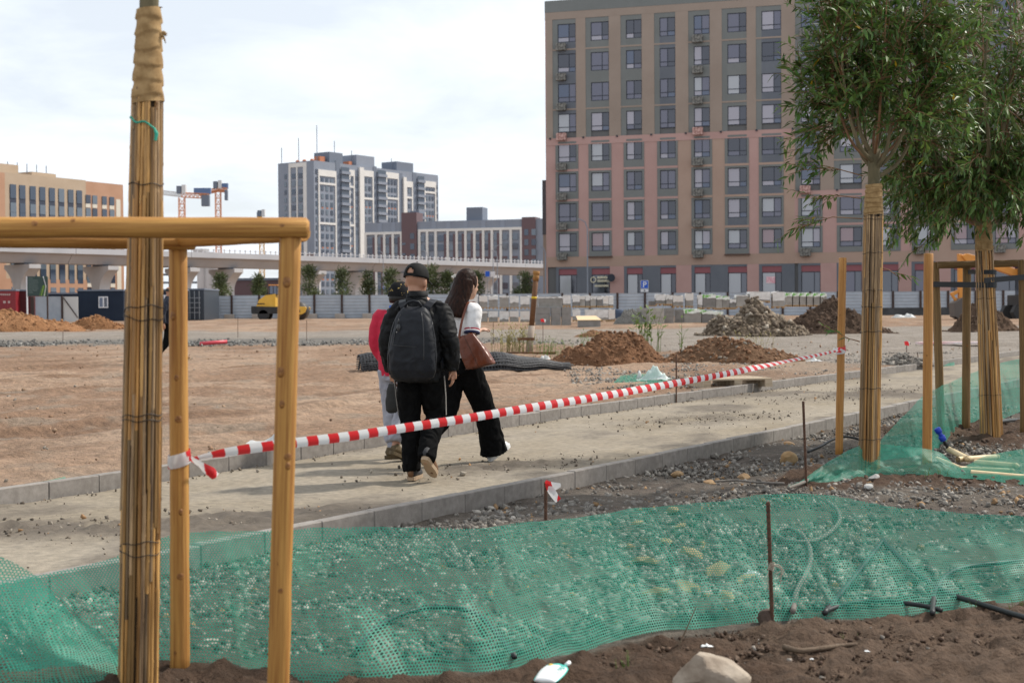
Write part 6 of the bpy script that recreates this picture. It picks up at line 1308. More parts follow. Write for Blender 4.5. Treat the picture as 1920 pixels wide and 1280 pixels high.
def sign(label, px, y0, y1, w_, Y, m, txt=None, sub=False, m2=None):
    c = at(px, (y0+y1)/2, Y); k = Y/F; r = thing('road_sign', label, 'sign', (c.x, Y, .8)); zc = c.z-.8; hh = (y1-y0)*k; ww = w_*k; MB().tube([(0, .06, 0), (0, .06, zc+hh/2)], .04, 8).build('pole', m_lamp, r); bx(r, 'border', m_pvc, -ww/2, ww/2, 0, .03, zc-hh/2, zc+hh/2); bx(r, 'plate', m, -ww/2+.035, ww/2-.035, -.012, -.001, zc-hh/2+.035, zc+hh/2-.035)
    if txt:
        cu = bpy.data.curves.new('t', 'FONT'); cu.body = txt; cu.size = hh*.95; cu.extrude = .004; cu.align_x = 'CENTER'; cu.offset = .012; to = bpy.data.objects.new('t', cu); COL.objects.link(to); o = obj('letter', text_mesh(to), m_pvc, r); o.location = (0, -.022, zc-hh*.33); o.rotation_euler = (math.pi/2, 0, 0)
    if sub: bx(r, 'lower_plate', m_pvc, -ww/2, ww/2, 0, .03, zc-hh/2-6.2*k, zc-hh/2-.8*k); MB().tube([(0, -.01, zc-hh/2-4.6*k), (0, -.01, zc-hh/2-2.4*k)], .06, 6).build('pictogram', m_frame, r)
m_sb = mat('sign_blue', (.01, .09, .50), rough=.4)
sign('blue parking sign with white P before the shop windows', 1208.5, 525.5, 541, 14.5, 140, m_sb, 'P', True); sign('blue road sign under the viaduct behind the woman', 914, 508, 519, 9, 215, m_sb); sign('pale road sign beside the blue one under the viaduct', 924, 509, 519, 9, 216, m_pvc); sign('small blue sign near the patterned cap', 722, 534, 546, 8, 150, m_sb, 'P')
p = gp(1190, 596); tag(MB().rings([(0, 0, 0, 1.3, .5), (-.1, 0, .4, 1.1, .45), (-.5, 0, .62, .5, .3), (-.6, 0, .66, .2, .1)], 14).build('tarpaulin', mat('blue_tarp', (.04, .06, .10), rough=.6), None, False, loc=(at(1172, 575, 100).x, 100, float(gbase(100))+.2)), 'dark blue tarpaulin bundle on the ground before the fence', 'tarpaulin')
a, b, z0, z1 = pxbox(118, 1645, 1790, 577, 590); o_ = bx(None, 'black_sheet', mat('black_film', (.02, .022, .026), (.05, .055, .06), rough=.4, scale=1), a, b, 118, 119.5, float(gbase(118)), z1); tag(o_, 'low bank of black film along the foot of the right fence', 'sheet')
# ================================================================== PEOPLE
def fused(mb, name, m, parent, voxel=.011, smooth=4, wr=0., wsc=14., wz=.6, seed=0, fine=0.):
    me = mb.mesh(name+'_raw'); tmp = bpy.data.objects.new(name+'_tmp', me); COL.objects.link(tmp)
    md_ = tmp.modifiers.new('r', 'REMESH'); md_.mode = 'VOXEL'; md_.voxel_size = voxel
    if smooth: s_ = tmp.modifiers.new('s', 'SMOOTH'); s_.iterations = smooth; s_.factor = .5
    dg = bpy.context.evaluated_depsgraph_get(); dg.update(); me2 = bpy.data.meshes.new_from_object(tmp.evaluated_get(dg)); bpy.data.objects.remove(tmp); bpy.data.meshes.remove(me); me2.name = name
    n = len(me2.vertices)
    if wr or fine:
        co = np.empty(n*3); me2.vertices.foreach_get('co', co); co = co.reshape(-1, 3); no = np.empty(n*3); me2.vertices.foreach_get('normal', no); no = no.reshape(-1, 3)
        q = co*wsc; q2 = q+np.stack([fbm(q[:, 1]*.6, q[:, 2]*.6, q[:, 0]*.6, o=2, s=seed+1)]*3, -1)*.9
        d = wr*(1-2*np.abs(fbm(q2[:, 0], q2[:, 1], q2[:, 2]*wz, o=3, s=seed)))
        if fine: d = d+fine*fbm(co[:, 0]*70, co[:, 1]*70, co[:, 2]*70, o=2, s=seed)
        co = co+no*d[:, None]; me2.vertices.foreach_set('co', co.ravel())
    me2.polygons.foreach_set('use_smooth', np.ones(len(me2.polygons), bool)); me2.materials.clear(); me2.update()
    return obj(name, me2, m, parent)
m_skin = mat('skin', (.36, .18, .11), (.42, .22, .14), rough=.5, scale=14, bump=.15, bscale=90, bdist=.002); m_skinf = mat('fair_skin', (.47, .275, .19), (.52, .31, .215), rough=.5, scale=14); m_black = mat('black_jacket', (.005, .005, .0055), (.010, .010, .0105), rough=.68, spec=.18, scale=22, bump=.35, bscale=160, bdist=.002); m_blackt = mat('black_trousers', (.004, .004, .0042), (.007, .007, .0072), rough=.9, spec=.06, scale=20); m_pack = mat('backpack_fabric', (.006, .007, .010), (.012, .0135, .018), rough=.55, spec=.25, scale=9, bump=.3, bscale=240, bdist=.001)
m_redc = mat('red_jacket', (.42, .008, .035), (.5, .012, .045), rough=.75, scale=12); m_whitec = mat('white_knit', (.66, .64, .63), (.73, .71, .70), rough=.85, scale=20, bump=.2, bscale=200, bdist=.001); m_greyc = mat('grey_sweatpants', (.27, .27, .31), (.34, .34, .38), rough=.9, scale=16); m_cap = mat('black_cap', (.006, .006, .006), (.013, .013, .012), rough=.75, spec=.15, scale=20, bump=.3, bscale=200, bdist=.001); m_hair = mat('dark_hair', (.008, .0035, .002), (.030, .011, .006), rough=.45, scale=1., stretch=(70, 70, 3), spec=.12, bump=.4, bscale=1.6, bdist=.01); m_hairb = mat('black_hair', (.008, .007, .006), rough=.5)
m_leather = mat('brown_leather', (.11, .024, .008), (.15, .038, .013), rough=.36, scale=5, bump=.15, bscale=60, bdist=.003, spec=.4); m_leatherd = mat('brown_leather_edge', (.07, .022, .01), rough=.5); m_shoeb = mat('brown_shoe', (.11, .055, .025), (.17, .085, .04), rough=.7, scale=20); m_shoeg = mat('grey_shoe', (.035, .035, .037), rough=.8); m_sole = mat('tan_sole', (.36, .26, .17), (.42, .31, .21), rough=.8, scale=10); m_shoew = mat('white_shoe', (.70, .70, .69), rough=.6); m_navy = mat('navy_stripe', (.02, .025, .08), rough=.8); m_redst = mat('red_stripe', (.32, .02, .04), rough=.8); m_greytrim = mat('grey_trim', (.26, .24, .22), rough=.7)
def head_rings(mb, M):
    mb.rings([(0, .045, -.118, .022, .022), (0, .042, -.105, .042, .042), (0, .028, -.075, .057, .068), (0, .012, -.035, .067, .086), (0, 0, 0, .072, .094), (0, -.004, .04, .074, .097), (0, -.008, .075, .068, .088), (0, -.01, .103, .05, .064), (0, -.01, .118, .02, .026)], 22, True, M)
    def b(c, r): 
        q = MB().ball(c, *r); mb.add([M @ Vector(p) for p in q.v], q.f)
    b((0, .099, -.022), (.012, .016, .024)); b((0, .088, -.07), (.024, .012, .010)); b((0, .084, .012), (.05, .014, .012))
    for s in (-1, 1): b((s*.076, -.004, -.018), (.010, .020, .033)); b((s*.03, .086, -.03), (.018, .01, .014))
def hand(mb, w_, d, palm_n, side, s=1., curl=.5):
    d = Vector(d).normalized(); nrm = Vector(palm_n); nrm = (nrm-d*nrm.dot(d)).normalized(); lat = d.cross(nrm)*side; w_ = Vector(w_)
    mb.tube([w_-d*.02, w_+d*.02*s, w_+d*.055*s, w_+d*.09*s], [.024*s, .031*s, .036*s, .032*s], 10, True, .55)
    for i, (o_, ln) in enumerate(((-.027, .066), (-.009, .076), (.009, .07), (.026, .055))):
        p = w_+d*.085*s+lat*o_*s; a = (d+nrm*curl*.4).normalized(); b_ = (d+nrm*curl*1.3).normalized(); c = (d*.5+nrm*curl*1.9).normalized(); q1 = p+a*ln*.42*s; q2 = q1+b_*ln*.33*s; q3 = q2+c*ln*.25*s
        mb.tube([p-d*.02, p, q1, q2, q3], [.009*s, .0092*s, .0088*s, .0082*s, .0066*s], 7)
    p = w_+d*.03*s-lat*.026*s; a = (d*.75-lat*.65+nrm*.3).normalized(); q1 = p+a*.04*s; q2 = q1+(d+nrm*.4).normalized()*.032*s; mb.tube([p-a*.015, p, q1, q2], [.011*s, .0115*s, .0098*s, .0075*s], 7)
def shoe(root, M, mu, ms, ln=.28, w_=.046, trim=None, name='shoe'):
    f = ln/.28; mb = MB(); mb.tube([M @ Vector(p) for p in ((0, -.055, .045), (0, -.03, .056), (0, .03, .058), (0, .10*f, .048), (0, .16*f, .040), (0, .20*f, .034))], [.030, .041, .043, .045, .044, .030], 14, True); mb.tube([M @ Vector((0, -.018, .05)), M @ Vector((0, -.012, .105))], [.042, .040], 14)
    sh = fused(mb, name, mu, root, .008, 3)
    pts = [(-.6, -.062), (-.85, -.03), (-.82, .04), (-.98, .11*f), (-.92, .17*f), (-.55, .215*f), (0, .23*f), (.5, .215*f), (.88, .17*f), (.95, .11*f), (.78, .04), (.82, -.03), (.6, -.062), (0, -.074)]
    V = [M @ Vector((x*w_, y, 0)) for x, y in pts]+[M @ Vector((x*w_*1.06, y*1.02, .030)) for x, y in pts]; k = len(pts); MB().add(V, [tuple(range(k)), tuple(range(2*k-1, k-1, -1))]+[(i, (i+1) % k, (i+1) % k+k, i+k) for i in range(k)]).build('sole', ms, sh)
    if trim:
        t = MB(); t.tube([M @ Vector(p) for p in ((0, -.066, .035), (0, -.072, .06), (0, -.058, .105))], [.022, .026, .024], 8, True, .8); t.build('heel_patch', trim, sh, True)
    return sh
def footM(p, yaw, pitch, roll=0.): return Matrix.Translation(p) @ Matrix.Rotation(yaw, 4, 'Z') @ Matrix.Rotation(pitch, 4, 'X') @ Matrix.Rotation(roll, 4, 'Y')
def headM(c, yaw, tilt=0., nod=0.): return Matrix.Translation(c) @ Matrix.Rotation(yaw, 4, 'Z') @ Matrix.Rotation(nod, 4, 'X') @ Matrix.Rotation(tilt, 4, 'Y')
def dome(M, rx, ry, rz, z0, hole=None, n=36, k=12, th=.004, bulge=1.):
    V = []; Fc = []
    for i in range(k+1):
        f = math.pi/2*i/k
        for j in range(n):
            a = 2*math.pi*j/n; e = math.cos(f)**.75; V.append(M @ Vector((rx*e*math.cos(a), -.006+ry*e*math.sin(a), z0+rz*math.sin(f))))
    for i in range(k):
        for j in range(n):
            a = 2*math.pi*(j+.5)/n; da = abs((a-1.5*math.pi+math.pi) % (2*math.pi)-math.pi)
            if hole and da < hole[0] and (i+.5)/k < hole[1]*(1-(da/hole[0])**2)**.5: continue
            Fc.append((i*n+j, i*n+(j+1) % n, (i+1)*n+(j+1) % n, (i+1)*n+j))
    return MB().add(V, Fc)
def strip(pts, w_, nrm, th=.006):
    """flat band along pts; nrm: list of outward normals"""
    V = []; Fc = []; pts = [Vector(p) for p in pts]; k = len(pts)
    for i, p in enumerate(pts):
        d = (pts[min(i+1, k-1)]-pts[max(i-1, 0)]).normalized(); n_ = Vector(nrm[i] if isinstance(nrm, list) else nrm).normalized(); s = d.cross(n_).normalized()*w_/2; n_ = n_*th/2; V += [p-s-n_, p+s-n_, p+s+n_, p-s+n_]
    for i in range(k-1):
        for j in range(4): Fc.append((i*4+j, i*4+(j+1) % 4, i*4+4+(j+1) % 4, i*4+4+j))
    Fc += [(3, 2, 1, 0), tuple(4*(k-1)+j for j in range(4))]; return MB().add(V, Fc)

def body(root, skin, hM, hc, neck, sh, elb, wri, hip, knee, ank, feet, hands, sc=1., voxel=.0075):
    mb = MB(); head_rings(mb, hM); neck = Vector(neck); hc = Vector(hc)
    mb.tube([neck-Vector((0, 0, .06)), neck, hM @ Vector((0, -.022, -.075)), hM @ Vector((0, -.015, -.02))], [.075*sc, .058*sc, .054*sc, .058*sc], 14)
    px_, py_ = (Vector(hip[0])+Vector(hip[1])).xy/2; pz = hip[0][2]
    nz_ = neck.z
    mb.rings([(px_, py_, pz-.09, .13*sc, .09*sc), (px_, py_, pz+.05, .14*sc, .095*sc), (px_*.6+neck.x*.4, py_*.6+neck.y*.4, pz+.25, .13*sc, .085*sc), (neck.x, neck.y-.005, nz_-.17, .155*sc, .09*sc), (neck.x, neck.y, nz_-.05, .14*sc, .065*sc), (neck.x, neck.y, nz_+.01, .06*sc, .055*sc)], 20)
    for i in (0, 1):
        mb.tube([sh[i], elb[i], wri[i]], [.048*sc, .038*sc, .025*sc], 12); mb.tube([hip[i], knee[i], ank[i]], [.085*sc, .056*sc, .038*sc], 12); mb.tube([ank[i], feet[i]], [.036*sc, .024*sc], 10); hand(mb, wri[i], *hands[i], (-1, 1)[i], sc)
    b_ = fused(mb, 'body', skin, root, voxel, 2)
    for s in (-1, 1):
        q = MB().ball((0, 0, 0), .011, .011, .011, 10, 8); q.v = [tuple(hM @ (Vector(p)+Vector((s*.03, .083, -.004)))) for p in q.v]; q.build('eye', mat('eye_dark', (.03, .02, .015), rough=.2), b_, True)
    return b_
def leg_cloth(mb, chain, rad): mb.tube(smooth_pts(chain, 5), list(np.interp(np.linspace(0, 1, 5*(len(chain)-1)+1), np.linspace(0, 1, len(rad)), rad)), 16)

# ---- man in black with backpack -------------------------------------------------
mp_ = at(786, 700, 11.5); ym = 11.5
man = thing('person', 'person in black jacket, trousers and backward-strapped cap walking on the path', 'person', (mp_.x, ym, float(gbase(ym))+.006), -.13)
hM = headM((-.028, .055, 1.612), -.30, .02, -.12) @ Matrix.Scale(1.13, 4)
sh = [(-.18, .01, 1.37), (.18, .01, 1.37)]; elb = [(-.25, -.03, 1.12), (.258, -.05, 1.13)]; wri = [(-.228, .03, .885), (.268, .02, .90)]
hip = [(-.088, 0, .90), (.088, 0, .90)]; knee = [(-.085, .03, .50), (.11, .09, .50)]; ank = [(-.062, -.02, .09), (.095, -.235, .19)]; feet = [(-.06, .14, .03), (.10, -.06, .09)]
body(man, m_skin, hM, (0, 0, 0), (-.01, .025, 1.485), sh, elb, wri, hip, knee, ank, feet, [((.12, .15, -1), (.9, .2, 0), ), ((.05, .10, -1), (-.9, .1, 0), )])
jb = MB(); jb.rings([(0, 0, .80, .198, .142), (0, 0, .86, .20, .145), (0, -.005, .98, .195, .14), (0, -.01, 1.14, .205, .138), (0, -.01, 1.26, .218, .135), (0, 0, 1.34, .208, .122), (-.003, .008, 1.405, .165, .10), (-.006, .015, 1.455, .105, .085), (-.01, .02, 1.49, .08, .08), (-.01, .024, 1.515, .076, .077)], 28)
for i, s in enumerate((-1, 1)): leg_cloth(jb, [Vector((s*.13, 0, 1.36)), Vector(sh[i])+Vector((s*.005, 0, -.03)), Vector(elb[i]), Vector(wri[i])+Vector((0, 0, .0))], [.085, .082, .068, .052])
jk = fused(jb, 'jacket', m_black, man, .009, 3, .013, 12, .65, 3, .0008)
for i in (0, 1):
    c = Vector(wri[i]); MB().tube([c+Vector((0, 0, .03)), c-Vector((0, 0, .012))], [.050, .049], 16).build('cuff', m_black, jk, True)
MB().rings([(-.01, .022, 1.485, .082, .084), (-.01, .026, 1.528, .079, .081), (-.01, .026, 1.528, .072, .074)], 24, False).build('collar', m_black, jk, True)
tb2 = MB(); tb2.rings([(0, 0, .79, .158, .118), (0, 0, .86, .165, .122), (0, 0, .95, .165, .12)], 20)
leg_cloth(tb2, [hip[0], Vector(hip[0])*.5+Vector(knee[0])*.5, knee[0], Vector((-.07, -.01, .28)), Vector((-.062, -.022, .075))], [.106, .098, .080, .073, .072]); leg_cloth(tb2, [hip[1], Vector(hip[1])*.5+Vector(knee[1])*.5, knee[1], Vector((.10, -.075, .345)), Vector((.095, -.235, .185))], [.106, .098, .082, .074, .072])
tr = fused(tb2, 'trousers', m_blackt, man, .0095, 3, .011, 10, .6, 8)
for i, s in ((0, -1), (1, 1)):
    k0 = Vector(hip[i])+Vector((s*.118, .0, -.06)); k1 = Vector(knee[i])+Vector((s*.093, 0, .02)); strip([k0, k0.lerp(k1, .5)+Vector((s*.004, 0, 0)), k1], .022, [(s, 0, 0)]*3, .006).build('side_stripe', m_greytrim, tr)
shoe(man, footM((-.06, -.0, .0), -.06, 0.), m_shoeg, m_sole, trim=m_shoeb); shoe(man, footM((.10, -.24, .155), -.16, -.62, .05), m_shoeb, m_sole, trim=m_shoeg)
cp = dome(hM, .083, .107, .106, .016, (.42, .45)).build('cap', m_cap, man, True); sol = cp.modifiers.new('solid', 'SOLIDIFY'); sol.thickness = .005; sol.offset = 1
cs_ = []; nn_ = []
for a in np.linspace(1.5*math.pi-.5, 1.5*math.pi+.5, 9): cs_.append(hM @ Vector((.0845*math.cos(a), -.006+.109*math.sin(a), .030))); nn_.append((hM.to_3x3() @ Vector((math.cos(a), math.sin(a), 0))))
strip(cs_, .024, nn_, .005).build('strap', m_cap, cp)
br_ = MB(); V = []
for i in range(13):
    a = math.pi*(.14+.72*i/12); V += [hM @ Vector((.084*math.cos(a), .105*math.sin(a)-.006, .022-.016*math.cos(a)**2)), hM @ Vector((.088*math.cos(a), .105*math.sin(a)+.075*math.sin(a)**.7, .008-.03*math.cos(a)**2))]
br_.add(V, [(2*i, 2*i+2, 2*i+3, 2*i+1) for i in range(12)]); q = br_.build('brim', m_cap, cp, True); q.modifiers.new('solid', 'SOLIDIFY').thickness = .004
MB().ball((0, 0, 0), .007, .007, .004, 8, 6).build('button', m_cap, cp, True, loc=hM @ Vector((0, -.008, .133)))
# backpack
bp_ = thing('backpack', 'black rounded backpack on the back of the person in black', 'backpack', tuple(man.location), -.13)
def superring(z, hw, hd, cy, cx=0., n=32, e=.62):
    return [Vector((cx+hw*math.copysign(abs(math.cos(t))**e, math.cos(t)), cy+hd*math.copysign(abs(math.sin(t))**e, math.sin(t)), z)) for t in [2*math.pi*i/n for i in range(n)]]
prof = [(.805, .085, .03, -.205), (.815, .135, .058, -.208), (.84, .168, .078, -.212), (.90, .186, .095, -.22), (1.0, .19, .10, -.222), (1.1, .183, .10, -.22), (1.2, .168, .095, -.212), (1.29, .147, .082, -.20), (1.35, .122, .064, -.19), (1.385, .092, .045, -.18), (1.402, .05, .025, -.175)]
V = []; Fc = []; n = 32
for z, hw, hd, cy in prof: V += superring(z, hw, hd, cy, -.012+(z-.8)*.02)
for i in range(len(prof)-1):
    for j in range(n): Fc.append((i*n+j, i*n+(j+1) % n, (i+1)*n+(j+1) % n, (i+1)*n+j))
Fc += [tuple(range(n-1, -1, -1)), tuple((len(prof)-1)*n+j for j in range(n))]
bag_o = fused(MB().add(V, Fc), 'pack_body', m_pack, bp_, .010, 2, .006, 9, .45, 21, .0006)
def pk(t, z, lift=.004):
    zs = [p[0] for p in prof]; hw = np.interp(z, zs, [p[1] for p in prof]); hd = np.interp(z, zs, [p[2] for p in prof]); cy = np.interp(z, zs, [p[3] for p in prof]); c, s = math.cos(t), math.sin(t)
    return Vector((-.012+(z-.8)*.02+(hw+lift)*math.copysign(abs(c)**.62, c), cy+(hd+lift)*math.copysign(abs(s)**.62, s), z))
zipm = mat('zip_dark', (.03, .03, .032), rough=.35)
MB().tube([pk(-1.15-.02*math.sin(z*9), z, .003) for z in np.linspace(1.36, .98, 14)], .0045, 6).build('zip', zipm, bp_, True)
MB().tube([pk(-2.25+.05*math.sin(z*5), z, .003) for z in np.linspace(1.34, 1.10, 10)]+[pk(-2.25+a, 1.10-.02*a, .003) for a in np.linspace(.1, .8, 6)], .003, 6).build('pocket_seam', zipm, bp_, True)
MB().tube([pk(-3.0, z, .004) for z in np.linspace(1.28, .86, 14)], .005, 6).build('side_seam', zipm, bp_, True); MB().tube([pk(-.12, z, .004) for z in np.linspace(1.28, .86, 14)], .005, 6).build('side_seam', zipm, bp_, True)
MB().tube([Vector((-.065, -.185, 1.375)), Vector((-.068, -.205, 1.41)), Vector((-.04, -.212, 1.436)), Vector((.0, -.214, 1.445)), Vector((.04, -.21, 1.436)), Vector((.058, -.2, 1.41)), Vector((.055, -.185, 1.375))], .011, 10).build('handle', m_pack, bp_, True)
for s in (-1, 1):
    pts = [Vector((s*.075, -.135, 1.36)), Vector((s*.095, -.125, 1.40)), Vector((s*.115, -.09, 1.432)), Vector((s*.125, -.02, 1.452)), Vector((s*.128, .06, 1.435)), Vector((s*.135, .125, 1.37)), Vector((s*.14, .15, 1.28)), Vector((s*.17, .14, 1.12)), Vector((s*.205, .06, 1.0)), Vector((s*.20, -.1, .93))]
    nr = [(0, -1, .3), (0, -1, .6), (s*.2, -.6, 1), (s*.2, 0, 1), (s*.2, .6, 1), (0, 1, .4), (0, 1, 0), (s*.3, 1, 0), (s, .4, 0), (s, 0, 0)]
    strip(pts, .062, nr, .014).build('shoulder_strap', m_pack, bp_, bevel=.003)
MB().ball((0, 0, 0), .018, .009, .03, 8, 6).tube([(0, 0, .03), (0, .004, .07)], .003, 5).build('key_fob', zipm, bp_, True, loc=pk(-2.0, 1.235, .01)); MB().ball((0, 0, 0), .005).build('fob_stud', m_greytrim, bp_, True, loc=pk(-2.0, 1.20, .022))

# ---- woman with handbag -----------------------------------------------------------
wp = at(864, 700, 12.55); wo = thing('person', 'person in white knit top and wide black trousers with long dark hair', 'person', (wp.x, 12.55, float(gbase(12.55))+.006), -.72)
hM = headM((.03, .06, 1.59), -.10, .05, -.16) @ Matrix.Scale(1.06, 4)
sh = [(-.155, 0, 1.37), (.155, 0, 1.37)]; elb = [(-.20, .02, 1.12), (.185, -.055, 1.125)]; wri = [(-.17, .16, .95), (.12, .115, 1.185)]
hip = [(-.08, 0, .88), (.08, 0, .88)]; knee = [(-.09, -.09, .47), (.06, .23, .50)]; ank = [(-.11, -.46, .17), (.03, .40, .115)]; feet = [(-.11, -.32, .05), (.03, .53, .13)]
body(wo, m_skinf, hM, (0, 0, 0), (.0, .02, 1.43), sh, elb, wri, hip, knee, ank, feet, [((.1, .3, -1), (.9, .2, 0)), ((-.1, 1, .1), (0, .2, -1))], .92)
sb2 = MB(); sb2.rings([(0, 0, .945, .158, .118), (0, 0, 1.02, .155, .118), (0, 0, 1.15, .160, .12), (0, .005, 1.26, .178, .122), (0, 0, 1.345, .17, .10), (0, .01, 1.395, .115, .08), (0, .015, 1.43, .065, .066)], 26)
for i, s in enumerate((-1, 1)): leg_cloth(sb2, [Vector((s*.11, 0, 1.35)), Vector(sh[i])+Vector((s*.005, 0, -.02)), Vector(sh[i]).lerp(Vector(elb[i]), .74)], [.07, .073, .068])
tp_ = fused(sb2, 'knit_top', m_whitec, wo, .0095, 3, .0045, 12, .7, 31, .001)
for i in (0, 1):
    a_, e_ = Vector(sh[i]), Vector(elb[i]); d = (e_-a_)
    for t0, t1_, mm2 in ((.70, .755, m_redst), (.755, .80, m_whitec), (.80, .855, m_navy)): MB().tube([a_+d*t0, a_+d*t1_], [.0705, .0705], 20, True).build('cuff_stripe', mm2, tp_, True)
tb3 = MB(); tb3.rings([(0, 0, .80, .155, .125), (0, 0, .88, .158, .125), (0, 0, .97, .142, .11)], 20); leg_cloth(tb3, [hip[0], Vector(hip[0]).lerp(Vector(knee[0]), .5), knee[0], Vector((-.10, -.28, .32)), Vector((-.11, -.46, .13))], [.108, .108, .092, .098, .112]); leg_cloth(tb3, [hip[1], Vector(hip[1]).lerp(Vector(knee[1]), .5), knee[1], Vector((.045, .33, .28)), Vector((.03, .40, .075))], [.108, .110, .096, .102, .125])
fused(tb3, 'trousers', m_blackt, wo, .0095, 3, .008, 11, .5, 35)
shoe(wo, footM((-.11, -.46, .10), .0, -.6), m_shoew, m_shoew, .25, .042); shoe(wo, footM((.03, .405, .03), -.1, .45), m_shoew, m_shoew, .26, .042)
hb = MB(); 
def hadd(q): hb.add([hM @ Vector(p) for p in q.v], q.f)
hadd(MB().ball((0, -.02, .022), .088, .102, .112, 20, 14)); hadd(MB().rings([(0, -.035, .03, .091, .09), (0, -.05, -.04, .096, .085), (0, -.065, -.10, .104, .078), (-.004, -.085, -.16, .114, .075), (-.008, -.10, -.22, .124, .07), (-.012, -.11, -.27, .13, .062), (-.012, -.112, -.292, .124, .05)], 24))
hr = fused(hb, 'hair', m_hair, wo, .008, 3, .003, 26, .08, 41)
hadd2 = MB().box(-.02, .02, -.012, .012, -.008, .008).box(-.006, .006, -.016, .016, -.014, .014); q = hadd2.build('hair_clip', mat('hair_clip', (.6, .57, .52), rough=.3), hr, bevel=.002); q.matrix_local = hM @ Matrix.Translation((-.055, -.108, .045)) @ Matrix.Rotation(.5, 4, 'Z')
# handbag hanging from her shoulder
hg = at(902, 690, 12.28); hgz = at(902, 688, 12.28).z-.005
hbag = thing('handbag', 'brown leather tote bag hanging at the right arm of the person in white', 'handbag', (at(897, 690, 12.30).x, 12.30, hgz), -.32)
V = []; Fc = []; n = 32
pr2 = [(.0, .118, .052, .028), (.008, .128, .062, .026), (.05, .128, .062, .014), (.12, .120, .055, -.006), (.2, .105, .042, -.03), (.26, .090, .028, -.05), (.295, .082, .014, -.06), (.30, .078, .008, -.061)]
for z, hw, hd, cx in pr2: V += superring(z, hw, hd, 0., cx, n, .5)
for i in range(len(pr2)-1):
    for j in range(n): Fc.append((i*n+j, i*n+(j+1) % n, (i+1)*n+(j+1) % n, (i+1)*n+j))
Fc += [tuple(range(n-1, -1, -1)), tuple((len(pr2)-1)*n+j for j in range(n))]
bgm = MB().add(V, Fc); bgm.v = [tuple(Matrix.Rotation(-.22, 4, 'Y') @ Vector(p)) for p in bgm.v]
fused(bgm, 'bag_body', m_leather, hbag, .006, 2, .003, 9, .6, 51)
Rg = Matrix.Rotation(-.22, 4, 'Y')
MB().tube([Rg @ Vector((cx-.005*0+.0, -hd-.002, z)) for z, hw, hd, cx in pr2[1:]], .0028, 6).build('front_seam', m_leatherd, hbag, True)
MB().tube([Rg @ Vector((.028-.128+.256*t, -.062-.002*math.sin(t*3), .008)) for t in np.linspace(0, 1, 10)], .003, 6).build('base_piping', m_leatherd, hbag, True)
bt = Vector(hbag.location); wl_ = wo.matrix_basis.copy()
def w2b(p): 
    ww = Matrix.Translation(wo.location) @ Matrix.Rotation(-.72, 4, 'Z') @ Vector(p); return Matrix.Rotation(.32, 4, 'Z') @ (ww-bt)
for k, (cx, yy) in enumerate(((-.05, -.010), (.05, .01))):
    a = Rg @ Vector((-.06+cx, yy-.012, .285)); top_ = w2b((.135, -.055 if k == 0 else .05, 1.415)); mid = a.lerp(top_, .5)+Vector((.0, -.03 if k == 0 else .03, 0)); e = w2b((.12, .0, 1.43)); pts = smooth_pts([a, mid, top_, e], 5); strip(pts, .020, [(0, -1, .2)]*len(pts), .005).build('strap', m_leather, hbag)

# ---- person in red ------------------------------------------------------------------
cp_ = at(743, 700, 13.05); ch = thing('person', 'person in red jacket, grey sweatpants and patterned dark cap beyond the man', 'person', (cp_.x, 13.05, float(gbase(13.05))+.006), -.38)
hM = headM((.02, .05, 1.485), -.2, 0, -.1) @ Matrix.Scale(1.08, 4); S = .92
sh = [(-.16, 0, 1.30), (.16, 0, 1.30)]; elb = [(-.20, -.02, 1.06), (.2, -.02, 1.06)]; wri = [(-.10, .05, .83), (.2, .06, .84)]; hip = [(-.08, 0, .83), (.08, 0, .83)]; knee = [(-.07, .05, .46), (.09, -.03, .46)]; ank = [(-.05, .0, .09), (.09, -.22, .12)]; feet = [(-.04, .14, .03), (.09, -.1, .05)]
body(ch, m_skin, hM, (0, 0, 0), (.0, .02, 1.355), sh, elb, wri, hip, knee, ank, feet, [((.15, .1, -1), (.9, .2, 0)), ((.05, .1, -1), (-.9, .1, 0))], S, .009)
rb2 = MB(); rb2.rings([(0, 0, .775, .165, .12), (0, 0, .83, .172, .125), (0, 0, 1.0, .172, .128), (0, 0, 1.15, .18, .128), (0, 0, 1.25, .185, .115), (0, .008, 1.32, .13, .09), (0, .015, 1.365, .07, .07), (0, .018, 1.40, .066, .068)], 26)
for i, s in enumerate((-1, 1)): leg_cloth(rb2, [Vector((s*.12, 0, 1.28)), Vector(sh[i]), Vector(elb[i]), Vector(wri[i])], [.075, .075, .062, .045])
rj = fused(rb2, 'jacket', m_redc, ch, .0105, 3, .0035, 9, .6, 61); MB().rings([(0, .017, 1.385, .071, .073), (0, .019, 1.41, .069, .071)], 20, False).build('collar_trim', mat('blue_trim', (.04, .12, .42), rough=.7), rj, True); MB().rings([(0, 0, .765, .163, .118), (0, 0, .80, .171, .124)], 28, False).build('hem', m_redc, rj, True)
gb = MB(); gb.rings([(0, 0, .72, .15, .115), (0, 0, .82, .152, .115)], 18); leg_cloth(gb, [hip[0], knee[0], (-.055, .01, .20), (-.05, 0, .15)], [.105, .085, .07, .05]); leg_cloth(gb, [hip[1], knee[1], (.09, -.18, .24), (.09, -.21, .18)], [.105, .085, .07, .05]); sp_ = fused(gb, 'sweatpants', m_greyc, ch, .0105, 3, .009, 10, .6, 65)
MB().tube([(-.05, 0, .16), (-.05, 0, .08)], [.044, .042], 14).build('sock', m_greyc, sp_, True)
mol = mat('olive_shoe', (.085, .06, .03), (.13, .095, .05), rough=.8, scale=15); shoe(ch, footM((-.05, 0, .0), -.75, 0.), mol, mol, .26, .042); shoe(ch, footM((.09, -.22, .05), -.2, -.35), mol, mol, .26, .042)
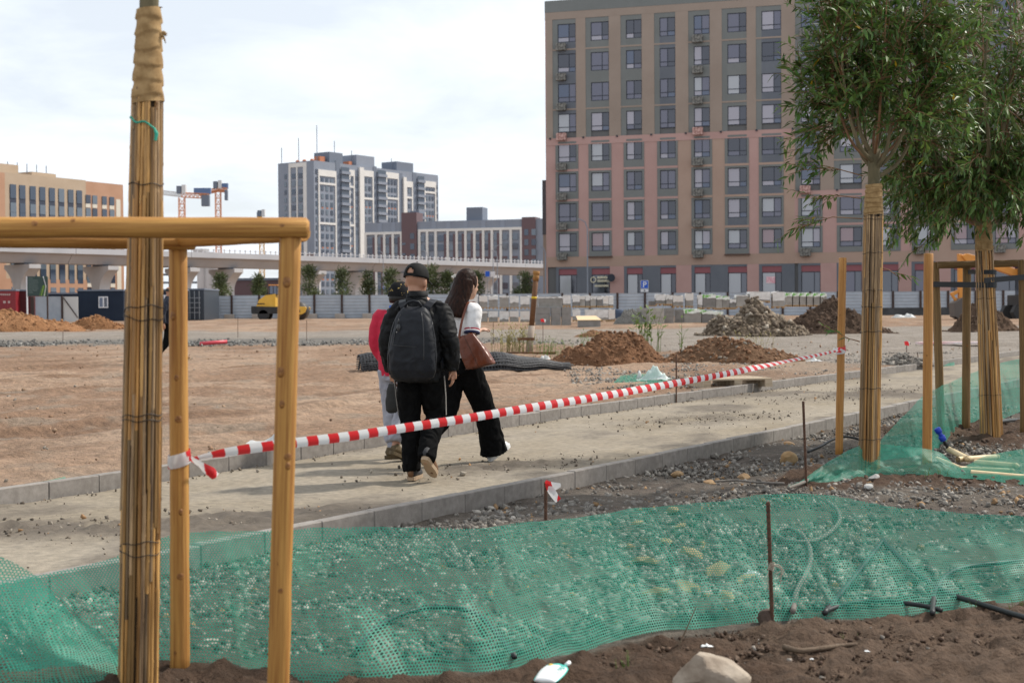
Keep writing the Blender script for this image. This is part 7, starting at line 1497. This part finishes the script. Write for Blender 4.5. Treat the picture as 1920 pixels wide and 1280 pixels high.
mpat = mat('patterned_cap', (.010, .010, .011), (.42, .29, .10), rough=.8, spec=.1, scale=34, detail=1., ramp=(.66, .68)); cq = dome(hM, .094, .114, .135, .0, None).build('cap', mpat, ch, True); q = MB(); 
hq = MB().rings([(0, -.03, -.055, .066, .07), (0, -.02, -.02, .08, .09), (0, -.012, .03, .082, .098)], 20); hq.v = [tuple(hM @ Vector(p)) for p in hq.v]; hq.build('hair', m_hairb, ch, True)
br_ = MB(); V = []
for i in range(11):
    a = math.pi*(.15+.7*i/10); V += [hM @ Vector((.09*math.cos(a), .108*math.sin(a)-.006, .004)), hM @ Vector((.092*math.cos(a), .11*math.sin(a)+.06*math.sin(a), -.012))]
br_.add(V, [(2*i, 2*i+2, 2*i+3, 2*i+1) for i in range(10)]).build('brim', mpat, cq, True)
pb = at(735, 745, 12.8); pbz = pb.z; pouch_ = thing('pouch_bag', 'small dark pouch hanging from the hand of the person in red', 'bag', (pb.x, pb.y, pbz-.14), 0.)
fused(MB().rings([(0, 0, 0, .035, .018), (0, 0, .02, .058, .03), (0, 0, .10, .06, .032), (0, 0, .2, .05, .025), (0, 0, .27, .028, .014)], 18), 'pouch', mat('dark_olive', (.02, .02, .019), rough=.7), pouch_, .008, 2, .003, 12); MB().tube([(0, 0, .26), (.005, .01, .32)], .005, 6).build('cord', m_pack, pouch_)

# ---- walker in black beyond the near frame ---------------------------------------------
wk_ = gp(316, 681); wk = thing('person', 'distant person in dark clothes walking, half hidden by the near stake', 'person', (wk_.x, wk_.y, gz(wk_.x, wk_.y)), -1.15)
hM = headM((0, .05, 1.62), 0, 0, -.1); sh = [(-.17, 0, 1.43), (.17, 0, 1.43)]; elb = [(-.22, .10, 1.17), (.22, -.14, 1.17)]; wri = [(-.2, .3, 1.0), (.22, -.13, .92)]; hip = [(-.085, 0, .9), (.085, 0, .9)]; knee = [(-.08, .2, .5), (.08, -.06, .48)]; ank = [(-.08, .32, .1), (.08, -.36, .16)]; feet = [(-.08, .46, .05), (.08, -.22, .05)]
body(wk, m_skin, hM, (0, 0, 0), (0, .02, 1.485), sh, elb, wri, hip, knee, ank, feet, [((.1, .4, -1), (.9, .2, 0)), ((0, 0, -1), (-.9, .1, 0))], 1., .012)
jb = MB(); jb.rings([(0, 0, .82, .18, .13), (0, 0, 1.0, .18, .13), (0, 0, 1.28, .2, .13), (0, 0, 1.4, .19, .11), (0, .01, 1.47, .1, .08), (0, .02, 1.53, .07, .07)], 22)
for i, s in enumerate((-1, 1)): leg_cloth(jb, [Vector((s*.13, 0, 1.4)), Vector(sh[i]), Vector(elb[i]), Vector(wri[i])], [.08, .078, .065, .05])
mnv = mat('navy_jacket', (.010, .014, .026), rough=.75); fused(jb, 'jacket', mnv, wk, .014, 3, .006, 10); gb = MB(); gb.rings([(0, 0, .78, .16, .12), (0, 0, .92, .16, .12)], 18); leg_cloth(gb, [hip[0], knee[0], ank[0]], [.11, .085, .065]); leg_cloth(gb, [hip[1], knee[1], ank[1]], [.11, .085, .065]); fused(gb, 'trousers', m_blackt, wk, .014, 3, .006, 10)
shoe(wk, footM((-.08, .32, .02), 0, .3), m_shoeb, m_sole); shoe(wk, footM((.08, -.36, .09), 0, -.55), m_shoeb, m_sole); dome(hM, .083, .107, .1, .01).build('hair', m_hairb, wk, True)
bk = thing('backpack', 'small dark blue backpack on the distant walking person', 'backpack', tuple(wk.location), -1.15); fused(MB().rings([(0, -.2, .98, .13, .05), (0, -.21, 1.0, .16, .09), (0, -.21, 1.25, .15, .09), (0, -.19, 1.42, .1, .05)], 20), 'pack_body', mat('navy_pack', (.012, .02, .05), rough=.6), bk, .014, 2); MB().ball((.0, -.29, 1.3), .04, .012, .05).build('blue_patch', mat('patch_blue', (.05, .15, .45)), bk, True)
sbg = thing('carrier_bag', 'dark bag in the forward hand of the distant walker', 'bag', tuple(wk.location), -1.15); fused(MB().rings([(-.2, .36, .72, .05, .09), (-.2, .36, .78, .06, .11), (-.2, .35, .92, .03, .06), (-.2, .33, .96, .01, .02)], 14), 'bag_body', m_blackt, sbg, .012, 2)
